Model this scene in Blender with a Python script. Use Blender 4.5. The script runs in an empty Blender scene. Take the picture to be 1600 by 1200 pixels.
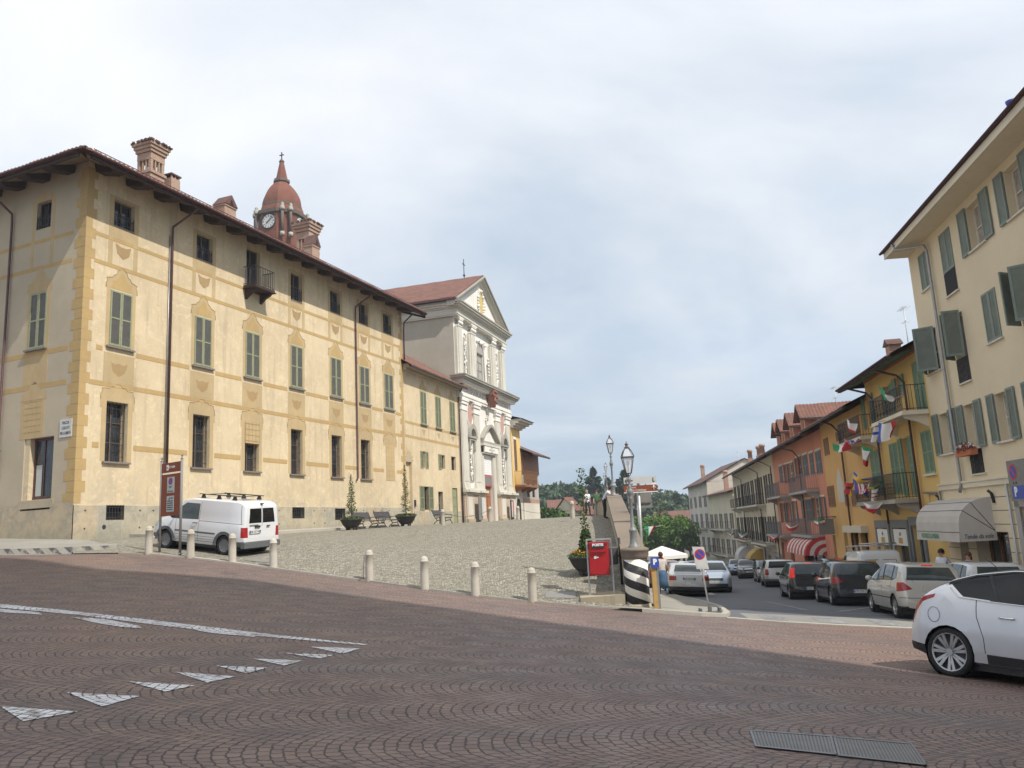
import bpy, bmesh, math, random
import numpy as np
from mathutils import Vector, Matrix
random.seed(7); np.random.seed(7)
R = math.radians
# ---------------------------------------------------------------- camera, sky, sun, exposure
FOC = 1250.0; PITCH = R(10.14); ROLL = R(2.9); EYE = 1.6
_f = np.array([0, math.cos(PITCH), math.sin(PITCH)]); _r0 = np.array([1., 0, 0]); _u0 = np.cross(_r0, _f)
_r = _r0*math.cos(ROLL) - _u0*math.sin(ROLL); _u = _u0*math.cos(ROLL) + _r0*math.sin(ROLL)
scene = bpy.context.scene
col = scene.collection
cam = bpy.data.cameras.new('camera'); camo = bpy.data.objects.new('camera', cam); col.objects.link(camo)
cam.sensor_width = 36; cam.lens = 36*FOC/1600; cam.clip_start = .05; cam.clip_end = 5000
M3 = Matrix((tuple(_r), tuple(_u), tuple(-_f))).transposed()
camo.matrix_world = Matrix.Translation((0, 0, EYE)) @ M3.to_4x4()
scene.camera = camo
SUN_AZ, SUN_EL, SUN_POW, SKY_K = 129, 50, 4.9, .1
scene.view_settings.view_transform = 'Standard'; scene.view_settings.look = 'None'
scene.view_settings.exposure = 0.0; scene.view_settings.gamma = 1
sl = bpy.data.lights.new('sun', 'SUN'); sl.energy = SUN_POW; sl.angle = R(.6); sl.color = (1, .94, .85)
so = bpy.data.objects.new('sun', sl); col.objects.link(so)
_sd = Vector((math.sin(R(SUN_AZ))*math.cos(R(SUN_EL)), math.cos(R(SUN_AZ))*math.cos(R(SUN_EL)), math.sin(R(SUN_EL))))
so.rotation_euler = _sd.to_track_quat('Z', 'Y').to_euler(); so.location = _sd*60

class NT:
    'small node-tree writer'
    def __init__(s, tree): s.t = tree; s.n = tree.nodes; s.l = tree.links
    def node(s, typ, **kw):
        n = s.n.new(typ)
        for k, v in kw.items(): setattr(n, k, v)
        return n
    def put(s, sock, v):
        if v is None: return
        if isinstance(v, bpy.types.NodeSocket): s.l.new(v, sock)
        else:
            if isinstance(v, (tuple, list)) and len(v) == 3 and sock.type == 'RGBA': v = (*v, 1)
            sock.default_value = v
    def m(s, op, a, b=None, c=None, clamp=False):
        n = s.n.new('ShaderNodeMath'); n.operation = op; n.use_clamp = clamp
        for i, v in enumerate((a, b, c)): s.put(n.inputs[i], v)
        return n.outputs[0]
    def v(s, op, a, b=None, scale=None):
        n = s.n.new('ShaderNodeVectorMath'); n.operation = op
        s.put(n.inputs[0], a)
        if b is not None: s.put(n.inputs[1], b)
        if scale is not None: s.put(n.inputs['Scale'], scale)
        return n.outputs[0]
    def sep(s, a):
        n = s.n.new('ShaderNodeSeparateXYZ'); s.put(n.inputs[0], a); return n.outputs
    def comb(s, x, y, z=0.):
        n = s.n.new('ShaderNodeCombineXYZ')
        for i, q in enumerate((x, y, z)): s.put(n.inputs[i], q)
        return n.outputs[0]
    def mix(s, f, a, b, mode='MIX'):
        n = s.n.new('ShaderNodeMix'); n.data_type = 'RGBA'; n.blend_type = mode
        s.put(n.inputs[0], f); s.put(n.inputs[6], a); s.put(n.inputs[7], b); return n.outputs[2]
    def noise(s, vec, scale, detail=4, rough=.55, dist=0.):
        n = s.n.new('ShaderNodeTexNoise'); s.put(n.inputs['Vector'], vec)
        n.inputs['Scale'].default_value = scale; n.inputs['Detail'].default_value = detail
        n.inputs['Roughness'].default_value = rough; n.inputs['Distortion'].default_value = dist
        return n.outputs['Fac']
    def ramp(s, f, *st):
        n = s.n.new('ShaderNodeValToRGB'); s.put(n.inputs[0], f); e = n.color_ramp.elements
        while len(e) < len(st): e.new(.5)
        for i, (p, c) in enumerate(st):
            e[i].position = p; e[i].color = (c, c, c, 1) if not isinstance(c, tuple) else (*c, 1)
        return n.outputs[0]
    def mr(s, f, a, b, c=0., d=1.):
        n = s.n.new('ShaderNodeMapRange'); s.put(n.inputs[0], f)
        for i, q in enumerate((a, b, c, d)): n.inputs[i+1].default_value = q
        return n.outputs[0]

world = bpy.data.worlds.new('World'); scene.world = world; world.use_nodes = True
w = NT(world.node_tree); w.n.clear()
sky = w.node('ShaderNodeTexSky', sky_type='NISHITA'); sky.sun_disc = False
sky.sun_elevation = R(SUN_EL); sky.sun_rotation = R(SUN_AZ); sky.air_density = 1.2; sky.dust_density = 2.0
tc = w.node('ShaderNodeTexCoord').outputs['Generated']
sx, sy, sz = w.sep(tc)
zz = w.m('ADD', w.m('MAXIMUM', sz, 0.), .22)
cv = w.comb(w.m('DIVIDE', sx, zz), w.m('DIVIDE', sy, zz), 0.)
n1 = w.noise(cv, .8, 8, .5, .5); n2 = w.noise(w.v('ADD', cv, (3.1, 7.7, 0)), .55, 6, .5, .2); n3 = w.noise(w.v('ADD', cv, (9.2, 1.3, 0)), 2.6, 7, .6)
# bright cloud, blue-grey cloud, thin blue gaps
# one soft bank of grey cloud low ahead and to the right of it, brighter towards the left and overhead
hd = w.m('MULTIPLY', w.mr(sz, .12, .5, 1., 0.), w.mr(sx, -.6, .15, .0, 1.))
shade = w.m('ADD', w.m('MULTIPLY', w.mr(n1, .41, .60), .60), w.m('MULTIPLY', hd, .62), clamp=True)
bright = w.mix(shade, (10.6, 10.8, 11.2), (4.7, 5.9, 7.3))
low = w.m('POWER', w.m('SUBTRACT', 1., w.m('MAXIMUM', sz, 0.)), 9.)
cl = w.mix(w.m('MULTIPLY', low, .75), bright, (4.6, 5.9, 7.3))
gap = w.mr(n2, .54, .68, 0., .5)
skyb = w.mix(1., sky.outputs[0], (1.6, 1.7, 1.8), 'MULTIPLY')
cl2 = w.mix(gap, cl, (4.9, 6.9, 9.6)); cl2 = w.mix(.06, cl2, skyb)
cl3 = w.mix(w.mr(n3, .45, .75, 0., .25), cl2, (9.8, 9.9, 10.0))
bg = w.node('ShaderNodeBackground'); w.put(bg.inputs[0], cl3); bg.inputs[1].default_value = SKY_K
wo = w.node('ShaderNodeOutputWorld'); w.l.new(bg.outputs[0], wo.inputs[0])

# ---------------------------------------------------------------- measuring helpers (a pixel of the survey photo + a plane or depth -> a world point)
def ray(px, py):
    d = _f*FOC + _r*(px-800) + _u*(600-py); return d/d[1]
def at(px, py, Y):
    p = ray(px, py)*Y; return Vector((p[0], p[1], p[2]+EYE))
class Face:
    'vertical facade plane: local x runs along it, local y goes into the building'
    def __init__(s, x, y, az):
        s.o = np.array([x, y]); s.az = az; a = R(az); s.d = np.array([math.sin(a), math.cos(a)]); s.n = np.array([-math.cos(a), math.sin(a)]); s.rz = math.pi/2 - a
    def uv(s, px, py, inw=0.):
        d = ray(px, py); o = s.o + s.n*inw
        Y, t = np.linalg.solve(np.array([[d[0], -s.d[0]], [d[1], -s.d[1]]]), o)
        return float(t), float(Y*d[2]+EYE)
    def w(s, x, y, z=0.): p = s.o + s.d*x + s.n*y; return Vector((p[0], p[1], z))

# ---------------------------------------------------------------- ground surfaces
def tps(pts, lam=.02):
    P = np.array(pts, float); n = len(P); d = np.linalg.norm(P[:, None, :2]-P[None, :, :2], axis=2)
    K = np.where(d > 0, d*d*np.log(np.maximum(d, 1e-9)), 0) + lam*np.eye(n)*10
    A = np.zeros((n+3, n+3)); A[:n, :n] = K; A[:n, n] = 1; A[:n, n+1:] = P[:, :2]; A[n, :n] = 1; A[n+1:, :n] = P[:, :2].T
    c = np.linalg.solve(A, np.concatenate([P[:, 2], [0, 0, 0]]))
    def f(x, y):
        r = np.hypot(P[:, 0]-x, P[:, 1]-y); k = np.where(r > 0, r*r*np.log(np.maximum(r, 1e-9)), 0)
        return float(k@c[:n] + c[n] + c[n+1]*x + c[n+2]*y)
    return f
G = tps([(0, 0, 0), (-3.4, 5.5, .2), (3.2, 5.5, -.2), (6.1, 12.1, -.80), (9.5, 10.5, -1.12), (-6, 12, .42), (-12, 14, .85), (-12.1, 26.6, 1.32), (-7.65, 25.3, .72), (-4.5, 24.1, .25),
    (-1.3, 22.3, -.18), (.25, 22.1, -.4), (2.9, 21.2, -.62), (6, 20.4, -.95), (9.8, 21, -1.25), (10.9, 27, -1.5), (11, 32, -1.75), (7.3, 35.7, -1.75), (13.6, 43.6, -2.2), (9.7, 40.4, -2.0),
    (18.4, 66, -3.3), (9, 62, -3.2), (22, 84, -4.15), (12, 84, -4.1), (-16.3, 27.2, 1.5), (-22, 29, 1.8), (-30, 32, 2.2), (-22, 20, 1.5), (0, -10, .1), (-12, 0, .7), (14, 2, -1.1), (15, 15, -1.5), (20, 120, -5.6), (30, 120, -5.8), (-25, 10, 1.5), (15, 30, -1.75), (17, 50, -2.6), (6, 15, -.84)])
KERB = [(-14.6, 26.6), (-13.2, 26.75), (-12.0, 26.35), (-7.65, 25.05), (-4.47, 23.9), (-2.74, 23.0), (-1.3, 22.35), (.25, 21.75), (1.6, 21.2), (3.0, 20.75)]
_kp = [(x, y, G(x, y)+.03) for x, y in KERB]
PZ = tps(_kp + [(-11.2, 28.5, 1.42), (-9.8, 27.6, 1.22), (-13.0, 30.0, 1.75), (-9.5, 36, 1.62), (-7.3, 41, 1.78), (-5.4, 46, 1.9), (-4.8, 50, 2.02), (-5.8, 55, 2.0), (-3, 62, 2.05), (1.5, 76, 2.05), (0, 46, 1.95), (2, 40, 1.8), (3.2, 42, 1.9),
    (2.0, 22.4, -.25), (3.1, 24, .1), (4.2, 34, 1.42), (4.6, 38, 1.72), (5.7, 60, 2.12), (-2.5, 32, 1.05), (-6, 31, 1.28), (8, 80, 2.05), (0, 95, 1.9), (10, 95, 1.9), (-10, 95, 2.0)])

# ---------------------------------------------------------------- mesh writer
class MB:
    def __init__(s): s.v = []; s.f = []; s.mi = []; s.sm = []
    def add(s, vs, fs, mi=0, smooth=False):
        b = len(s.v); s.v += [tuple(q) for q in vs]
        for f in fs: s.f.append([b+i for i in f]); s.mi.append(mi); s.sm.append(smooth)
        return s
    def box(s, x0, x1, y0, y1, z0, z1, mi=0):
        v = [(x, y, z) for x in (x0, x1) for y in (y0, y1) for z in (z0, z1)]
        return s.add(v, [(0, 1, 3, 2), (4, 6, 7, 5), (0, 4, 5, 1), (2, 3, 7, 6), (0, 2, 6, 4), (1, 5, 7, 3)], mi)
    def cbox(s, c, sx, sy, sz, rz=0, rx=0, ry=0, mi=0):
        m = Matrix.Translation(c) @ Matrix.Rotation(rz, 4, 'Z') @ Matrix.Rotation(ry, 4, 'Y') @ Matrix.Rotation(rx, 4, 'X')
        v = [m @ Vector((x*sx/2, y*sy/2, z*sz/2)) for x in (-1, 1) for y in (-1, 1) for z in (-1, 1)]
        return s.add(v, [(0, 1, 3, 2), (4, 6, 7, 5), (0, 4, 5, 1), (2, 3, 7, 6), (0, 2, 6, 4), (1, 5, 7, 3)], mi)
    def quad(s, *p, mi=0): return s.add(p, [tuple(range(len(p)))], mi)
    def prism(s, poly, y0, y1, mi=0):
        'polygon in xz pushed from y0 to y1'
        n = len(poly); v = [(x, y0, z) for x, z in poly] + [(x, y1, z) for x, z in poly]
        return s.add(v, [tuple(range(n)), tuple(range(2*n-1, n-1, -1))] + [(i, i+n, (i+1) % n+n, (i+1) % n) for i in range(n)], mi)
    def slab(s, poly, z0, z1, mi=0):
        'polygon in xy pushed from z0 to z1 (z may be lists)'
        n = len(poly); a = z0 if isinstance(z0, list) else [z0]*n; b = z1 if isinstance(z1, list) else [z1]*n
        v = [(p[0], p[1], a[i]) for i, p in enumerate(poly)] + [(p[0], p[1], b[i]) for i, p in enumerate(poly)]
        return s.add(v, [tuple(range(n-1, -1, -1)), tuple(range(n, 2*n))] + [(i, (i+1) % n, (i+1) % n+n, i+n) for i in range(n)], mi)
    def tube(s, pts, r, n=8, mi=0, smooth=True, cap=True):
        pts = [Vector(p) for p in pts]; rs = r if isinstance(r, (list, tuple)) else [r]*len(pts); v = []
        up = None
        for i, p in enumerate(pts):
            t = (pts[min(i+1, len(pts)-1)] - pts[max(i-1, 0)]).normalized()
            if up is None: up = t.orthogonal().normalized()
            a = (up - t*up.dot(t))
            a = a.normalized() if a.length > 1e-5 else t.orthogonal().normalized()
            up = a; b = t.cross(a)
            for k in range(n):
                q = 2*math.pi*k/n; v.append(p + (a*math.cos(q) + b*math.sin(q))*rs[i])
        f = [(i*n+k, i*n+(k+1) % n, (i+1)*n+(k+1) % n, (i+1)*n+k) for i in range(len(pts)-1) for k in range(n)]
        s.add(v, f, mi, smooth)
        if cap:
            b = len(s.v) - len(v); m = (len(pts)-1)*n
            s.f += [[b+k for k in range(n-1, -1, -1)], [b+m+k for k in range(n)]]; s.mi += [mi, mi]; s.sm += [False, False]
        return s
    def lathe(s, prof, n=16, c=(0, 0, 0), mi=0, smooth=True, ph=0., sq=1.):
        'profile of (radius, z)'
        v = [(c[0]+r*math.cos(ph+2*math.pi*k/n), c[1]+sq*r*math.sin(ph+2*math.pi*k/n), c[2]+z) for r, z in prof for k in range(n)]
        f = [(i*n+k, i*n+(k+1) % n, (i+1)*n+(k+1) % n, (i+1)*n+k) for i in range(len(prof)-1) for k in range(n)]
        s.add(v, f, mi, smooth); b = len(s.v)-len(v); m = (len(prof)-1)*n
        if prof[0][0] > 1e-4: s.f.append([b+k for k in range(n-1, -1, -1)]); s.mi.append(mi); s.sm.append(False)
        if prof[-1][0] > 1e-4: s.f.append([b+m+k for k in range(n)]); s.mi.append(mi); s.sm.append(False)
        return s
    def ball(s, c, r, n=10, mi=0, sx=1, sy=1, sz=1):
        v = []; m = n//2
        for i in range(m+1):
            a = math.pi*i/m
            for k in range(n):
                q = 2*math.pi*k/n; v.append((c[0]+r*sx*math.sin(a)*math.cos(q), c[1]+r*sy*math.sin(a)*math.sin(q), c[2]-r*sz*math.cos(a)))
        return s.add(v, [(i*n+k, i*n+(k+1) % n, (i+1)*n+(k+1) % n, (i+1)*n+k) for i in range(m) for k in range(n)], mi, True)
    def mesh(s, name, mats):
        me = bpy.data.meshes.new(name); me.from_pydata(s.v, [], s.f)
        for m in (mats if isinstance(mats, (list, tuple)) else [mats]): me.materials.append(m)
        me.polygons.foreach_set('material_index', s.mi); me.polygons.foreach_set('use_smooth', s.sm); me.update()
        return me
    def build(s, name, mats, parent=None, world=False):
        if not s.f: return None
        if world and parent is not None:
            inv = parent.matrix_basis.inverted(); s.v = [tuple(inv @ Vector(q)) for q in s.v]
        o = bpy.data.objects.new(name, s.mesh(name, mats)); col.objects.link(o); o.parent = parent
        return o

def tag(o, label=None, cat=None, group=None, kind=None):
    if label: o['label'] = label
    if cat: o['category'] = cat
    if group: o['group'] = group
    if kind: o['kind'] = kind
    return o
def thing(name, label, cat, loc=(0, 0, 0), rz=0., group=None):
    o = bpy.data.objects.new(name, None); col.objects.link(o); o.empty_display_size = .2
    o.matrix_basis = Matrix.Translation(loc) @ Matrix.Rotation(rz, 4, 'Z')
    return tag(o, label, cat, group)
def copy_tree(o, parent=None, mats=None):
    c = o.copy(); col.objects.link(c)
    if parent is not None: c.parent = parent
    for ch in [q for q in bpy.data.objects if q.parent == o and q is not c]: copy_tree(ch, c)
    return c
def dup(o, loc, rz, label, group=None):
    c = copy_tree(o); c.matrix_basis = Matrix.Translation(loc) @ Matrix.Rotation(rz, 4, 'Z'); c['label'] = label
    if group: c['group'] = group
    return c
_dg = None
def text(s, size, m, parent, loc, rz=0., name='lettering', wid=None, bold=.0, flat=False, align='CENTER', shear=0.):
    'raised letters facing local -y'
    cu = bpy.data.curves.new(name, 'FONT'); cu.body = s; cu.size = size; cu.align_x = align; cu.align_y = 'CENTER'; cu.extrude = .002; cu.offset = bold; cu.resolution_u = 3; cu.shear = shear
    t = bpy.data.objects.new('tmp', cu); col.objects.link(t); bpy.context.view_layer.update()
    me = bpy.data.meshes.new_from_object(t.evaluated_get(bpy.context.evaluated_depsgraph_get()))
    bpy.data.objects.remove(t)
    me.materials.clear(); me.materials.append(m)
    xs = [v.co.x for v in me.vertices]
    if wid and xs: k = wid/max(1e-6, max(xs)-min(xs))
    else: k = 1
    mt = Matrix.Translation(loc) @ Matrix.Rotation(rz, 4, 'Z') @ (Matrix.Identity(4) if flat else Matrix.Rotation(R(90), 4, 'X')) @ Matrix.Diagonal((k, 1, 1, 1))
    me.transform(mt)
    o = bpy.data.objects.new(name, me); col.objects.link(o); o.parent = parent
    return o
# ---------------------------------------------------------------- materials
MATS = {}
def newmat(name):
    m = bpy.data.materials.new(name); m.use_nodes = True; MATS[name] = m
    t = NT(m.node_tree); b = m.node_tree.nodes['Principled BSDF']; return m, t, b
def oc(t): return t.node('ShaderNodeTexCoord').outputs['Object']
def wp(t): return t.node('ShaderNodeNewGeometry').outputs['Position']
def bump(t, b, h, strength=.4, dist=.01):
    n = t.node('ShaderNodeBump'); n.inputs['Strength'].default_value = strength; n.inputs['Distance'].default_value = dist
    t.put(n.inputs['Height'], h); t.l.new(n.outputs[0], b.inputs['Normal'])
def plain(name, c, rough=.7, metal=0., var=.12, scale=6., spec=.5, emis=None, bmp=0.):
    m, t, b = newmat(name); v = oc(t)
    n = t.noise(v, scale, 5)
    t.put(b.inputs['Base Color'], t.mix(t.mr(n, .3, .7), tuple(q*(1-var) for q in c), tuple(min(1, q*(1+var)) for q in c)))
    b.inputs['Roughness'].default_value = rough; b.inputs['Metallic'].default_value = metal; b.inputs['Specular IOR Level'].default_value = spec
    if emis: b.inputs['Emission Color'].default_value = (*emis[0], 1); b.inputs['Emission Strength'].default_value = emis[1]
    if bmp: bump(t, b, t.noise(v, scale*6, 4), bmp)
    return m
def plaster(name, c, c2=None, stain=(.5, .45, .36), amt=.35, patch=.25, bmp=.25, damp=None):
    'old lime plaster: broad tonal clouds, fine grain, rain streaks and scattered patches'
    m, t, b = newmat(name); v = wp(t); c2 = c2 or tuple(q*.86 for q in c)
    big = t.noise(v, .35, 5, .6); mid = t.noise(v, 1.7, 6, .65); fine = t.noise(v, 14, 3)
    x, y, z = t.sep(v); st = t.noise(t.comb(t.m('MULTIPLY', x, 2.6), t.m('MULTIPLY', y, 2.6), t.m('MULTIPLY', z, .22)), 1.3, 5, .6)
    a = t.mix(t.mr(big, .38, .62), c, c2); a = t.mix(t.mr(t.noise(v, .9, 5, .7, 1.), .5, .68, 0., patch*.6), a, tuple(q*k for q, k in zip(c2, (.93, .86, .86))))
    a = t.mix(t.mr(mid, .5, .72, 0., patch), a, tuple(min(1, q*1.1) for q in c))
    a = t.mix(t.mr(st, .52, .78, 0., amt), a, stain)
    a = t.mix(t.mr(fine, .3, .7, 0., .08), a, (.3, .26, .2))
    if damp: a = t.mix(t.m('MULTIPLY', t.mr(z, damp[0], damp[1], 1., 0.), t.mr(t.noise(v, 1.1, 6, .7, .6), .44, .6, 0., .7)), a, (.40, .35, .27)); a = t.mix(t.m('MULTIPLY', t.mr(t.noise(v, 2.2, 3, .5, 2.), .60, .64), .35), a, tuple(q*1.18 for q in c))
    t.put(b.inputs['Base Color'], a); b.inputs['Roughness'].default_value = .92; b.inputs['Specular IOR Level'].default_value = .2
    bump(t, b, t.m('ADD', mid, t.m('MULTIPLY', fine, .5)), bmp, .02)
    return m
M = {}
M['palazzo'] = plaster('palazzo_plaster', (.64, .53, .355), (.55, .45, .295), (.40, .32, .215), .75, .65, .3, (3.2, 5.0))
M['palazzo_side'] = plaster('palazzo_side_plaster', (.47, .405, .295), (.41, .35, .26), (.42, .37, .27), .45)  # palazzo plaster in a duller copy, shade of the short front put into its colour
M['ochre_paint'] = plaster('ochre_paint', (.47, .33, .145), (.41, .29, .135), (.34, .25, .14), .45, .5)
M['ochre_soft'] = plaster('ochre_soft', (.50, .375, .205), (.42, .32, .18), (.36, .28, .17), .55, .5)
M['ochre_line'] = plain('ochre_line', (.42, .26, .09), .9)
M['dark_wood'] = plain('dark_wood', (.04, .022, .017), .8, var=.3, bmp=.3)
M['soffit_wood'] = plain('soffit_boards', (.16, .11, .07), .9, var=.3)
M['brown_metal'] = plain('brown_metal', (.10, .045, .045), .45, .2)
M['iron'] = plain('iron', (.045, .045, .05), .5, .3)
M['grey_metal'] = plain('grey_metal', (.33, .33, .33), .4, .5)
M['galv'] = plain('galvanised', (.45, .46, .46), .45, .5)
M['sill'] = plain('sill_stone', (.20, .17, .15), .8)
M['white_sill'] = plain('white_sill', (.62, .58, .5), .8)
m, t, b = newmat('plinth_slabs'); v = wp(t); x, y, z = t.sep(v); s_ = t.m('ADD', t.m('MULTIPLY', x, .36), t.m('MULTIPLY', y, .93)); cl_ = t.m('FLOOR', t.m('DIVIDE', s_, 1.15)); wn = t.node('ShaderNodeTexWhiteNoise'); wn.noise_dimensions = '1D'; t.put(wn.inputs['W'], cl_)
a = t.ramp(wn.outputs['Value'], (0., (.34, .32, .26)), (.5, (.43, .38, .27)), (1., (.44, .34, .22))); a = t.mix(t.mr(t.noise(v, 1.5, 7, .7, 1.), .42, .62, 0., .75), a, (.27, .25, .2)); a = t.mix(t.mr(t.noise(v, 4., 5, .7), .5, .68, 0., .6), a, (.48, .42, .32)); a = t.mix(t.mr(t.m('FRACT', t.m('DIVIDE', s_, 1.15)), 0., .03, .7, 0.), a, (.5, .45, .36)); a = t.mix(t.mr(z, 2.5, 2.0, 0., .35), a, (.2, .2, .15))
t.put(b.inputs['Base Color'], a); b.inputs['Roughness'].default_value = .9; bump(t, b, t.noise(v, 5, 6), .4, .02); M['plinth'] = m
M['shut_frame'] = plain('shutter_green', (.25, .27, .155), .6)
def louvre(name, c, per=.05, dark=.45):
    m, t, b = newmat(name); v = oc(t); x, y, z = t.sep(v)
    s = t.m('FRACT', t.m('DIVIDE', z, per)); a = t.mr(s, .0, .9, dark, 1.)
    n = t.noise(v, 3, 4)
    cc = t.mix(t.mr(n, .3, .7), tuple(q*.85 for q in c), tuple(q*1.1 for q in c))
    t.put(b.inputs['Base Color'], t.mix(1., cc, t.ramp(s, (0., .5), (.12, 1.), (1., 1.)), 'MULTIPLY'))
    b.inputs['Roughness'].default_value = .65; bump(t, b, s, .8, .02); return m
M['louvre_grey'] = louvre('louvre_grey', (.135, .13, .12))
M['louvre_sage'] = louvre('louvre_sage', (.19, .225, .195))
M['sage'] = plain('sage_paint', (.19, .235, .205), .6, var=.08)
M['louvre_green'] = louvre('louvre_green', (.17, .27, .18))
M['green_paint'] = plain('green_paint', (.19, .30, .20), .6)
M['louvre_dark'] = louvre('louvre_dark', (.06, .05, .05))
M['louvre_slate'] = louvre('louvre_slate', (.11, .115, .125))
M['louvre_olive'] = louvre('louvre_olive', (.17, .185, .115))
M['louvre_brown'] = louvre('louvre_brown', (.22, .12, .045))
M['red_door'] = plain('red_door', (.20, .045, .035), .6)
M['slate_paint'] = plain('slate_paint', (.16, .17, .18), .6)
M['brown_wood'] = plain('brown_wood', (.25, .10, .04), .6, var=.25)
M['beige'] = plaster('beige_render', (.74, .635, .45), (.69, .59, .42), (.6, .51, .38), .12, .1, .1)
M['beige_trim'] = plaster('beige_trim', (.74, .67, .53), None, (.55, .46, .33), .1, .1, .1)
M['soffit'] = plain('soffit_paint', (.74, .65, .47), .9, var=.04)
M['yellow'] = plaster('yellow_render', (.74, .52, .20), (.70, .47, .17), (.5, .36, .16), .25)
M['ochre_wall'] = plaster('ochre_render', (.68, .42, .17), (.62, .38, .15), (.46, .3, .14), .3)
M['pink_wall'] = plaster('pink_render', (.64, .28, .19), (.58, .25, .17), (.48, .23, .15), .25)
M['cream_wall'] = plaster('cream_render', (.70, .63, .48), (.62, .56, .42), (.5, .44, .32), .3)
M['grey_wall'] = plaster('grey_render', (.42, .40, .38), None, (.3, .28, .26), .3)
M['pale_wall'] = plaster('pale_render', (.62, .58, .5), None, (.4, .37, .32), .35)
M['brick_trim'] = plaster('terracotta_trim', (.50, .17, .08), None, (.35, .15, .08), .3)
M['cream_frame'] = plain('cream_frame', (.62, .57, .45), .8)
M['church'] = plaster('church_stucco', (.62, .595, .52), (.55, .53, .46), (.34, .31, .25), .35, .3, .3)
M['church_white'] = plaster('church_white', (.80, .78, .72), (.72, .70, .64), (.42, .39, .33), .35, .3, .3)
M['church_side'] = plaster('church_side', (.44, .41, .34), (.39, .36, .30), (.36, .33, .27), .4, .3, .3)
M['church_base'] = plaster('church_base', (.56, .44, .34), (.50, .41, .33), (.36, .3, .24), .45)
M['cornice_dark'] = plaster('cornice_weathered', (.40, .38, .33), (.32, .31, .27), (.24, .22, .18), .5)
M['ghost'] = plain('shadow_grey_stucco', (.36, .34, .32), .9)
M['pinkstone'] = plain('pink_marble', (.48, .30, .25), .7, var=.2)
M['ornament'] = plaster('ornament_paint', (.40, .275, .135), None, (.5, .38, .22), .4, .4)
M['arms'] = plain('faded_red_stone', (.27, .12, .09), .85, var=.3)
M['frame_brown'] = plain('window_frame_brown', (.12, .085, .065), .7)
M['gold'] = plain('gold_panel', (.55, .42, .16), .6, var=.2)
M['inscr'] = plain('inscription_paint', (.33, .27, .25), .8)
M['wood_door'] = plain('wood_door', (.30, .12, .05), .55, var=.25)
def brick(name, c1, c2, mort, sc=1., am=.5):
    m, t, b = newmat(name); v = oc(t); x, y, z = t.sep(v)
    n = t.node('ShaderNodeTexBrick'); t.put(n.inputs['Vector'], t.comb(t.m('ADD', x, y), z, 0.))
    for k, q in (('Color1', c1), ('Color2', c2), ('Mortar', mort)): n.inputs[k].default_value = (*q, 1)
    n.inputs['Scale'].default_value = 1; n.inputs['Brick Width'].default_value = .25*sc; n.inputs['Row Height'].default_value = .075*sc; n.inputs['Mortar Size'].default_value = .012*sc
    t.put(b.inputs['Base Color'], t.mix(t.mr(t.noise(v, 1.5, 5), .45, .7, 0., am), n.outputs[0], (.42, .33, .26))); b.inputs['Roughness'].default_value = .9
    bump(t, b, n.outputs['Fac'], -.5, .02); return m
M['brick'] = brick('old_brick', (.42, .17, .10), (.32, .15, .10), (.38, .32, .26))
M['brick_pale'] = brick('weathered_brick', (.38, .22, .145), (.27, .165, .12), (.40, .33, .26))
M['brick_red'] = brick('tower_brick', (.20, .062, .034), (.155, .05, .03), (.15, .065, .045), 1., .08)
M['tower_stone'] = plaster('tower_stone', (.14, .11, .095), None, (.2, .17, .15), .5)
def tile(name, c1, c2, c3):
    m, t, b = newmat(name); v = oc(t); x, y, z = t.sep(v)
    cell = t.comb(t.m('FLOOR', t.m('DIVIDE', x, .22)), t.m('FLOOR', t.m('DIVIDE', t.m('ADD', y, z), .38)), 0.)
    wn = t.node('ShaderNodeTexWhiteNoise'); wn.noise_dimensions = '3D'; t.put(wn.inputs['Vector'], cell)
    a = t.mix(wn.outputs['Value'], c1, c2); a = t.mix(t.mr(t.noise(v, 1.2, 6, .7), .45, .7), a, c3)
    row = t.m('FRACT', t.m('DIVIDE', t.m('ADD', y, z), .38)); a = t.mix(1., a, t.ramp(row, (0., .45), (.1, 1.), (1., 1.)), 'MULTIPLY')
    t.put(b.inputs['Base Color'], a); b.inputs['Roughness'].default_value = .9; bump(t, b, t.m('ADD', row, t.noise(v, 20, 3)), .5, .03); return m
M['tile'] = tile('roof_tile', (.22, .095, .065), (.15, .07, .052), (.11, .07, .058))
M['tile_dark'] = tile('roof_tile_dark', (.16, .075, .06), (.10, .06, .05), (.08, .06, .055))
M['tile_red'] = tile('roof_tile_red', (.21, .09, .065), (.14, .068, .052), (.10, .062, .05))
def glassm(name, c=(.02, .024, .028), rough=.06, spec=.6):
    m, t, b = newmat(name); v = oc(t); n = t.noise(v, 1.3, 3)
    t.put(b.inputs['Base Color'], t.mix(t.mr(n, .35, .65), c, tuple(q*2.2 for q in c))); b.inputs['Roughness'].default_value = rough; b.inputs['Specular IOR Level'].default_value = spec
    bump(t, b, t.noise(v, 1.1, 2), .06, .05); return m
M['glass'] = glassm('window_glass'); M['glass_pale'] = glassm('window_glass_pale', (.12, .11, .10), .12)
M['car_glass'] = glassm('car_glass', (.008, .009, .009), .03, .4)
M['car_glass_light'] = glassm('car_glass_light', (.03, .04, .04), .05, .55)
M['curtain'] = plain('curtain', (.34, .30, .25), .9, var=.3, scale=3)
M['dark_in'] = plain('dark_interior', (.014, .013, .012), .9)
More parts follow.
